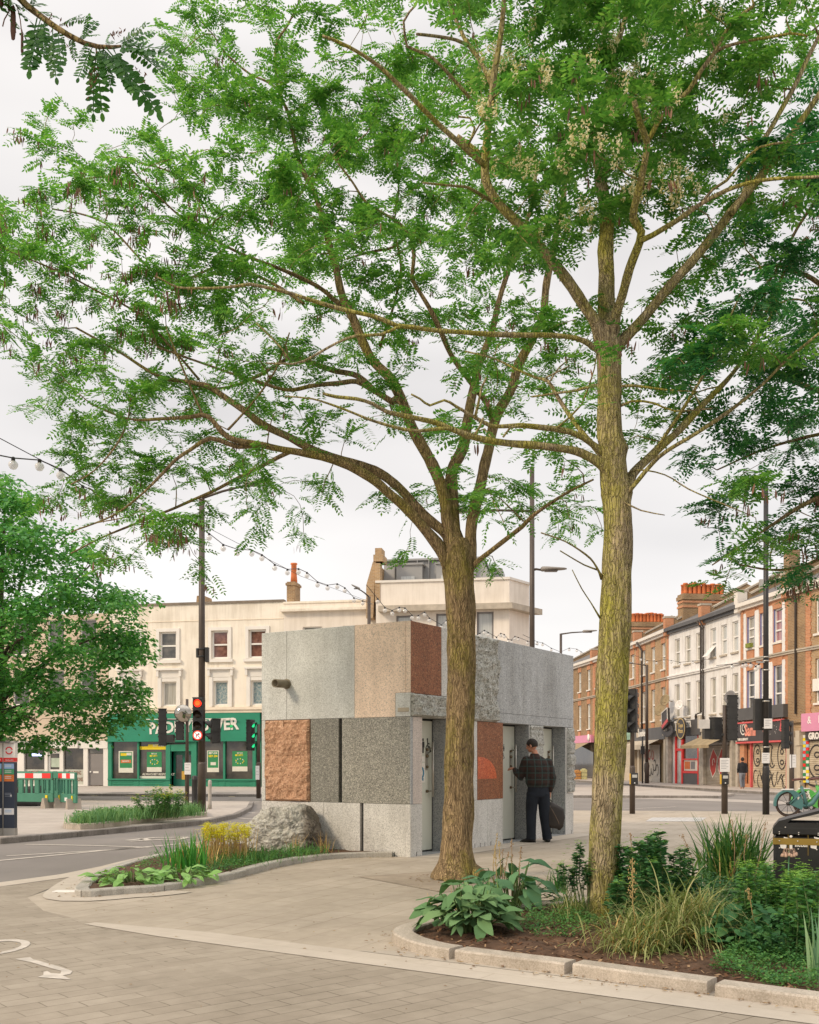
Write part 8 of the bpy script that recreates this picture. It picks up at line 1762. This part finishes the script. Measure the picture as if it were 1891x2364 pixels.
t, c = plant('leafy_clump', 'loose green weeds growing along the foot of the boulder', 640, 1990); c = Vector((-2.0, 14.4, .06)); lmesh('blades', blades(260, .22, .009, .9, .5, 1, .1, 5, .26), K_low, t, c); lmesh('blades', blades(170, .22, .009, .9, .5, 1, .1, 5, .22), K_low, t, c+Vector((.42, .65, 0))); lmesh('blades', blades(180, .22, .010, .8, .5, 1, .1, 5, .22), K_low, t, c+Vector((-.2, -.6, 0))); lmesh('dry_blades', blades(30, .34, .008, .4, .35, 1, .1, 5, .06), K_dry, t, c+Vector((.75, 1.02, 0))); lmesh('dry_blades', blades(26, .34, .008, .4, .3, 1, .1, 5, .05), K_dry, t, c+Vector((.30, .95, 0)))
cover('ground_cover', [tuple(p) for p in [(-2.45, 12.0), (-2.1, 13.0), (-1.75, 14.2), (-1.2, 15.0), (-1.5, 15.3), (-2.6, 14.6), (-2.9, 13.4)]], 5200, K_low, h=.17, s0=.015, s1=.04)
cover('ground_cover', [tuple(p) for p in [(-3.4, 12.6), (-3.0, 13.5), (-2.6, 16.0), (-3.1, 16.4), (-3.6, 14.4)]], 1600, K_low, h=.16, s0=.015, s1=.04)
# island bed
K_isl = leafmat('tuft_blade', (.062, .163, .062), (.09, .19, .07), (.16, .25, .09), .25, .6)
for k, (px, py, s_, lb) in enumerate(((180, 1905, .36, 'leftmost grass tuft in the island bed'), (215, 1902, .46, 'second grass tuft from the left in the island bed'), (255, 1899, .42, 'third grass tuft from the left in the island bed'), (300, 1894, .40, 'fourth grass tuft from the left in the island bed'), (345, 1891, .46, 'fifth grass tuft from the left in the island bed'), (380, 1889, .46, 'grass tuft near the right end of the island bed'), (424, 1886, .48, 'rightmost grass tuft in the island bed beside the lamp post'))):
    c = G(px, py, .2); t = thing('grass_tuft', lb, 'plant', c, 0, 'grass tufts in the island bed'); lmesh('blades', blades(260, s_*.80, .014, .8, .5, 1, 0, 5, .16), K_isl, t, c+Vector((0, .5, 0)))
for px, py, w_, lb in ((330, 1880, .42, 'yellow flowered clump in the island bed, left of the other yellow one'), (365, 1878, .35, 'yellow flowered clump in the island bed, nearer the lamp post')):
    c = G(px, 1895, .2)+Vector((0, .9, 0)); t = thing('spurge_shrub', lb, 'plant', c, 0, 'yellow clumps in the island bed'); shrub(t, stems(c, 26, w_*1.1, .4, .45, .72), 26, .04, .08, K_low, top=9, mt=K_yel, lo=.2)
cover('ground_cover', [tuple(p) for p in BED_I], 6500, K_isl, z=.2, h=.16, s0=.03, s1=.09)

# litter of dry leaves and twigs by the kerbs
q = MB()
for path, n_, s_ in ((kr, 260, -1), (kl, 150, -1), ([Vector((.62+.62*math.cos(a*.3), 12.4+.62*math.sin(a*.3))) for a in range(21)], 90, 1)):
    for _ in range(n_):
        i = random.randrange(len(path)-1); t_ = (path[i+1]-path[i]).normalized(); nn = Vector((-t_.y, t_.x)); p = path[i].lerp(path[i+1], random.random())+nn*s_*abs(random.gauss(.01, .10)); a = random.uniform(0, 6.3); l_ = random.uniform(.008, .026); w_ = l_*random.uniform(.25, .6); e1 = Vector((math.cos(a), math.sin(a)))*l_; e2 = Vector((-math.sin(a), math.cos(a)))*w_; z = .013+random.random()*.006
        q.quad((*(p-e1), z), (*(p-e2), z+.004), (*(p+e1), z), (*(p+e2), z+.004))
for _ in range(240):
    p = Vector((random.uniform(-4, 4), random.uniform(5.5, 16))); a = random.uniform(0, 6.3); l_ = random.uniform(.006, .018); w_ = l_*.5; e1 = Vector((math.cos(a), math.sin(a)))*l_; e2 = Vector((-math.sin(a), math.cos(a)))*w_
    q.quad((*(p-e1), .011), (*(p-e2), .014), (*(p+e1), .011), (*(p+e2), .014))
tag(part('dry_leaf_litter', q, _lm('litter_leaf', (.16, .09, .045), (.34, .22, .11), (.48, .36, .2), .1, .9)), kind='stuff')
# ================================================================ PEOPLE
def ring_loft(q, secs, n=20):
    """secs: (centre, half width along a, half width along b, axis a, axis b)"""
    vs = []
    for c, ra, rb, a, b in secs:
        for k in range(n): t = 2*PI*k/n; vs.append(Vector(c)+Vector(a)*ra*math.cos(t)+Vector(b)*rb*math.sin(t))
    m = len(secs); fs = [(i*n+k, i*n+(k+1) % n, (i+1)*n+(k+1) % n, (i+1)*n+k) for i in range(m-1) for k in range(n)]+[tuple(range(n-1, -1, -1)), tuple((m-1)*n+k for k in range(n))]
    q.add(vs, fs, True)
def limb(q, pts, rad, n=14):
    """round tapering limb with ball ends"""
    q.tube(pts, rad, n)
    for p, r in ((pts[0], rad[0]), (pts[-1], rad[-1])): ball(q, p, (r, r, r))
def ball(q, c, r, M=None):
    prof = [(math.sin(PI*k/10), -math.cos(PI*k/10)) for k in range(11)]; D = Matrix.Diagonal(r); q.lathe(c, prof, 16, M=(M @ D if M is not None else D))
def fuse(name, q, m, parent, vox=.012, smooth=4):
    """one continuous skin over everything in q"""
    me = mesh_from(name, q.v, q.f, uv=False); o = bpy.data.objects.new(name, me); C.objects.link(o)
    bpy.context.view_layer.update(); md = o.modifiers.new('r', 'REMESH'); md.mode = 'VOXEL'; md.voxel_size = vox; ms = o.modifiers.new('s', 'SMOOTH'); ms.factor = .5; ms.iterations = smooth
    me2 = bpy.data.meshes.new_from_object(o.evaluated_get(bpy.context.evaluated_depsgraph_get())); bpy.data.objects.remove(o)
    me2.polygons.foreach_set('use_smooth', [True]*len(me2.polygons)); me2.materials.clear(); me2.materials.append(m)
    o = bpy.data.objects.new(name, me2); C.objects.link(o); o.parent = parent; return o
t = NT('plaid_wool'); v = t.uv(1, obj=True); sp = t.n('SeparateXYZ', {0: v})
def bands(sock, period, width, ph=0.):
    m_ = t.math('FRACT', t.math('ADD', t.math('MULTIPLY', sock, 1/period), ph)); return t.ramp(m_, [(0, (1, 1, 1)), (width, (1, 1, 1)), (width+.06, (0, 0, 0)), (1, (0, 0, 0))])
X_, Z_ = sp.outputs[0], sp.outputs[2]
c = t.mix(t.math('MULTIPLY', bands(Z_, .115, .40), .75), (.019, .017, .015, 1), (.042, .021, .016, 1)); c = t.mix(t.math('MULTIPLY', bands(X_, .12, .40, .2), .65), c, (.038, .019, .015, 1)); c = t.mix(t.math('MULTIPLY', bands(X_, .12, .12, .75), .7), c, (.038, .066, .062, 1)); c = t.mix(t.math('MULTIPLY', bands(Z_, .115, .12, .5), .7), c, (.038, .066, .060, 1))
t.P(Base_Color=c, Roughness=.95); t.bump(t.noise(v, 30, 4), .5, .02); M_plaid = t.m
M_trou = mat('navy_trousers', (.014, .018, .027), .9, .3, 4, .5, 14); M_skin = mat('skin', (.50, .235, .15), .55, .12, 20); M_hair = mat('dark_hair', (.028, .020, .016), .7, .4, 60, .6, 90); M_shoe = mat('black_shoes', (.014, .013, .013), .4, .2, 8); M_bag = mat('black_nylon_bag', (.038, .031, .027), .6, .3, 5, .5, 18)
Yp = 18.05; pc = P(1240, 0, Yp)
man = thing('person', 'person in a dark plaid jacket and navy trousers opening the second kiosk door', 'person', (pc.x, Yp, 0)); man.rotation_euler = (0, 0, R(12))
# local frame: x to the right of the photo, y away from the camera (the way the person faces), z up
X1, Y1 = Vector((1, 0, 0)), Vector((0, 1, 0)); cs = lambda x, y, z, a, b: (Vector((x, y, z)), a, b, X1, Y1)
q = MB()      # body: one skin
ring_loft(q, [cs(.02, .0, .88, .15, .10), cs(.02, 0, 1.05, .155, .10), cs(.01, .01, 1.25, .18, .11), cs(.0, .01, 1.40, .19, .10), cs(-.02, .02, 1.50, .10, .07), cs(-.03, .03, 1.56, .056, .06), cs(-.045, .045, 1.62, .054, .06)])
for s_, kn, an in ((-1, (-.10, .03, .50), (-.10, .0, .08)), (1, (.14, .03, .50), (.21, .06, .08))): limb(q, [Vector((s_*.09+.02, 0, .90)), Vector(kn), Vector(an)], [.085, .055, .042])
RM = Matrix.Rotation(R(48), 3, 'Z') @ Matrix.Rotation(R(-16), 3, 'X')      # head turned to the left, tipped down
hc = Vector((-.075, .07, 1.695)); hb = lambda x, y, z: hc+RM @ Vector((x, y, z))
ball(q, hb(0, -.012, .012), (.076, .094, .098), RM); ball(q, hb(0, .025, -.05), (.056, .066, .066), RM); ball(q, hb(0, .058, -.092), (.024, .024, .018), RM)
q.tube([hb(0, .085, .015), hb(0, .108, -.03), hb(0, .088, -.036)], [.009, .016, .010], 8); ball(q, hb(0, .082, -.062), (.026, .012, .008), RM); ball(q, hb(0, .072, .035), (.05, .022, .012), RM)
for s_ in (-1, 1): ball(q, hb(s_*.078, -.012, -.012), (.012, .020, .032), RM); ball(q, hb(s_*.032, .075, -.028), (.022, .016, .016), RM)
def hand(q, w, d, up, curl=.4, s=1.):
    """palm, four unequal fingers and a thumb; w wrist, d pointing direction, up = back of the hand"""
    d = Vector(d).normalized(); up = Vector(up); up = (up-d*up.dot(d)).normalized(); sd_ = d.cross(up); w = Vector(w)
    vs = []; ring_loft(q, [(w+d*a*s, b*s, c_*s, sd_, up) for a, b, c_ in ((-.02, .026, .020), (.02, .034, .017), (.06, .042, .015), (.095, .040, .012))], 12)
    for k, (o, l_) in enumerate(((-.031, .066), (-.010, .078), (.011, .072), (.030, .056))):
        p = w+(d*.09+sd_*o)*s; a = 0; pts = [p]
        for j, f__ in enumerate((.45, .32, .23)): a += curl*(.8+.3*j); dr_ = d*math.cos(a)-up*math.sin(a); p = p+dr_*l_*f__*s; pts.append(p)
        q.tube(pts, [.0098*s, .009*s, .008*s, .0065*s], 8)
    p = w+(d*.03-sd_*.036)*s; t_ = (d*.65-sd_*.75-up*.35).normalized(); p2 = p+t_*.038*s; p3 = p2+(t_+d*.6-up*.4).normalized()*.034*s; q.tube([p, p2, p3], [.013*s, .0105*s, .008*s], 8)
sL, eL, wL = Vector((-.185, .02, 1.42)), Vector((-.275, .10, 1.145)), Vector((-.335, .27, 1.285)); sR, eR, wR = Vector((.205, .02, 1.385)), Vector((.265, -.03, 1.13)), Vector((.245, .02, .885))
limb(q, [sL, eL, wL], [.050, .040, .028]); limb(q, [sR, eR, wR], [.050, .040, .028])
hand(q, wL, (-.25, .85, .12), (-.15, -.1, 1), .45, 1.05); hand(q, wR, (.02, .05, -1), (.9, -.2, .1), .75, 1.05); fuse('body', q, M_skin, man, .0062, 2)
q = MB()      # trousers
ring_loft(q, [cs(.02, 0, .80, .185, .125), cs(.02, 0, .90, .195, .13), cs(.02, 0, .98, .185, .12), cs(.02, 0, 1.04, .175, .115)])
for s_, kn, an, hem in ((-1, (-.095, .035, .48), (-.105, .005, .12), (-.11, .0, .045)), (1, (.145, .03, .48), (.20, .055, .12), (.21, .05, .045))):
    a = Vector((s_*.092+.02, 0, .86)); q.tube([a, a.lerp(Vector(kn), .5)+Vector((s_*.008, 0, 0)), Vector(kn), Vector(kn).lerp(Vector(an), .5), Vector(an), Vector(hem)], [.118, .105, .092, .085, .082, .086], 18)
    for k in range(3): z_ = .08+k*.035; c_ = Vector(hem).lerp(Vector(an), .3+k*.4); q.tube([c_+Vector((0, 0, -.012)), c_, c_+Vector((0, 0, .012))], [.080, .090, .078], 16)
fuse('trousers', q, M_trou, man, .010, 5)
q = MB()      # jacket
ring_loft(q, [cs(.02, .0, .965, .190, .130), cs(.02, 0, .99, .196, .135), cs(.018, 0, 1.03, .222, .158), cs(.012, .0, 1.15, .228, .16), cs(.008, .0, 1.27, .238, .158), cs(.005, .01, 1.37, .238, .142), cs(-.005, .015, 1.44, .190, .115), cs(-.015, .02, 1.49, .130, .095), cs(-.028, .03, 1.525, .082, .080), cs(-.035, .038, 1.555, .070, .074)], 28)
limb(q, [sL, sL.lerp(eL, .5), eL, eL.lerp(wL, .6), wL-Vector((-.01, .04, .02))], [.092, .084, .077, .064, .048]); limb(q, [sR, sR.lerp(eR, .5), eR, eR.lerp(wR, .6), wR+Vector((.0, 0, .03))], [.092, .084, .076, .066, .052])
q.tube([wR+Vector((0, 0, .05)), wR+Vector((0, 0, .0))], [.044, .042], 14); fuse('jacket', q, M_plaid, man, .0095, 5)
q = MB()      # hair cap
for k in range(1): 
    prof = 14; vs = []; n = 24
    for i in range(prof+1):
        th = PI*.69*i/prof
        for j in range(n):
            ph = 2*PI*j/n; front = max(0, math.sin(ph)); lim = 1-.48*front; th2 = th*lim; jit = 1+.02*noise.noise(Vector((i*.9, j*.9, 1)))
            vs.append(hb(.0845*jit*math.sin(th2)*math.cos(ph), -.014+.103*jit*math.sin(th2)*math.sin(ph), .014+.107*jit*math.cos(th2)))
    fs = [(i*n+j, i*n+(j+1) % n, (i+1)*n+(j+1) % n, (i+1)*n+j) for i in range(prof) for j in range(n)]; q.add(vs, fs, True)
part('hair', q, M_hair, man, False)
for s_, a, d in ((-1, (-.115, .0, 0), (-.72, .55, 0)), (1, (.215, .05, 0), (.15, .95, 0))):
    q = MB(); d = Vector(d).normalized(); a = Vector(a); sd_ = Vector((-d.y, d.x, 0)); Zv = Vector((0, 0, 1))
    ring_loft(q, [(a+d*x+Zv*h, w_, hh, sd_, Zv) for x, w_, hh, h in ((-.085, .026, .030, .035), (-.06, .040, .050, .052), (0, .043, .052, .055), (.06, .047, .042, .044), (.12, .050, .032, .033), (.17, .038, .022, .024), (.195, .018, .014, .016))], 16); part('shoe', q, M_shoe, man, False)
# the holdall hanging from the right hand
Wm = Mw(man); hp = Wm @ (wR+Vector((.0, .02, -.115)))
bag = thing('bag', 'black soft holdall hanging from the hand of the person in plaid', 'bag', (hp.x, hp.y, hp.z-.52))
q = MB(); A = Vector((.66, .05, -.75)).normalized(); o = Vector((hp.x-.02, hp.y+.02, hp.z-.07)); fb_ = Fr((o.x, o.y), (o.x+1, o.y)); pv = lambda u, z, d=0.: Vector((o.x+u, o.y+d, o.z+z))
prof = [(-.03, -.02), (.06, .0), (.16, -.05), (.265, -.12), (.285, -.27), (.255, -.43), (.21, -.475), (.08, -.45), (-.02, -.44), (-.045, -.25)]
for k, (sc_, d) in enumerate(((.82, -.10), (1, -.06), (1.03, 0), (1, .07), (.82, .11))):
    pass
n = len(prof); cxx = sum(p[0] for p in prof)/n; czz = sum(p[1] for p in prof)/n; vs = []
for sc_, d in ((.70, -.11), (.95, -.085), (1.03, 0), (.95, .085), (.70, .11)):
    for u, z in prof: vs.append(pv(cxx+(u-cxx)*sc_, czz+(z-czz)*sc_, d))
fs = [(i*n+k, i*n+(k+1) % n, (i+1)*n+(k+1) % n, (i+1)*n+k) for i in range(4) for k in range(n)]+[tuple(range(n-1, -1, -1)), tuple(4*n+k for k in range(n))]; q.add(vs, fs, True); part('bag_body', q, M_bag, bag)
q = MB(); q.tube([pv(.03, -.02, -.04), pv(.0, .06, -.02), pv(-.005, .075, 0), pv(.03, .05, .02), pv(.09, -.02, .04)], [.009]*5, 8); part('strap', q, mat('strap_black', (.02, .02, .02), .6), bag)
q = MB(); q.tube([pv(-.01, -.03, -.095), pv(.07, -.16, -.105), pv(.16, -.34, -.108), pv(.19, -.43, -.09)], [.011]*4, 8); part('piping', q, mat('tan_piping', (.13, .09, .065), .6), bag)
q = MB(); q.tube([pv(.16, -.40, -.03), pv(.185, -.46, -.03), pv(.19, -.485, -.03)], [.02, .03, .026], 8); part('side_tab', q, M_bag, bag)
# distant passer-by by the salon
Y = 51.; c = P(1714, 0, Y); wk = thing('person', 'person in a dark top and grey trousers walking past the salon on the far pavement', 'person', (c.x, Y, .1)); k_ = .88
S_ = lambda p: Vector(p)*k_
q = MB(); ring_loft(q, [cs(0, 0, .80, .14, .09), cs(0, 0, 1.0, .15, .10), cs(0, 0, 1.3, .18, .11), cs(0, 0, 1.42, .10, .07), cs(0, 0, 1.5, .05, .05)]); ball(q, Vector((.01, .02, 1.62)), (.085, .095, .115)); 
for s_, a, b, c_ in ((-1, (-.09, 0, .85), (-.10, -.05, .47), (-.09, -.12, .08)), (1, (.09, 0, .85), (.10, .12, .5), (.08, .02, .10))): limb(q, [Vector(a), Vector(b), Vector(c_)], [.08, .055, .04]); q.tube([Vector(c_)+Vector((0, -.03, -.05)), Vector(c_)+Vector((0, .14, -.055))], [.04, .03], 8)
for s_, a, b, c_ in ((-1, (-.18, 0, 1.38), (-.24, -.03, 1.1), (-.22, .12, .88)), (1, (.18, 0, 1.38), (.24, -.05, 1.1), (.23, -.06, .85))): limb(q, [Vector(a), Vector(b), Vector(c_)], [.05, .04, .03]); hand(q, Vector(c_), (0, .1, -1), (1, 0, 0), .3)
q.v = [tuple(S_(p)) for p in q.v]; fuse('body', q, M_skin, wk, .016, 2)
q = MB(); ring_loft(q, [cs(0, 0, .88, .185, .125), cs(0, 0, 1.05, .195, .135), cs(0, 0, 1.3, .215, .135), cs(0, 0, 1.43, .13, .09), cs(0, 0, 1.50, .075, .07)]); 
for a, b, c_ in (((-.19, 0, 1.38), (-.25, -.03, 1.1), (-.225, .10, .92)), ((.19, 0, 1.38), (.25, -.05, 1.1), (.235, -.06, .92))): limb(q, [Vector(a), Vector(b), Vector(c_)], [.075, .062, .05])
q.v = [tuple(S_(p)) for p in q.v]; fuse('jacket', q, mat('dark_jacket', (.022, .022, .026), .9), wk, .02, 4)
q = MB(); ring_loft(q, [cs(0, 0, .78, .16, .115), cs(0, 0, .92, .165, .115)])
for a, b, c_ in (((-.09, 0, .84), (-.10, -.05, .47), (-.09, -.12, .12)), ((.09, 0, .84), (.10, .12, .5), (.08, .02, .13))): limb(q, [Vector(a), Vector(b), Vector(c_)], [.10, .078, .065])
q.v = [tuple(S_(p)) for p in q.v]; fuse('trousers', q, mat('grey_trousers', (.20, .21, .24), .9), wk, .02, 4)
q = MB(); ball(q, S_((.01, .005, 1.65)), (.085, .092, .105)); part('hair', q, M_hair, wk, False)
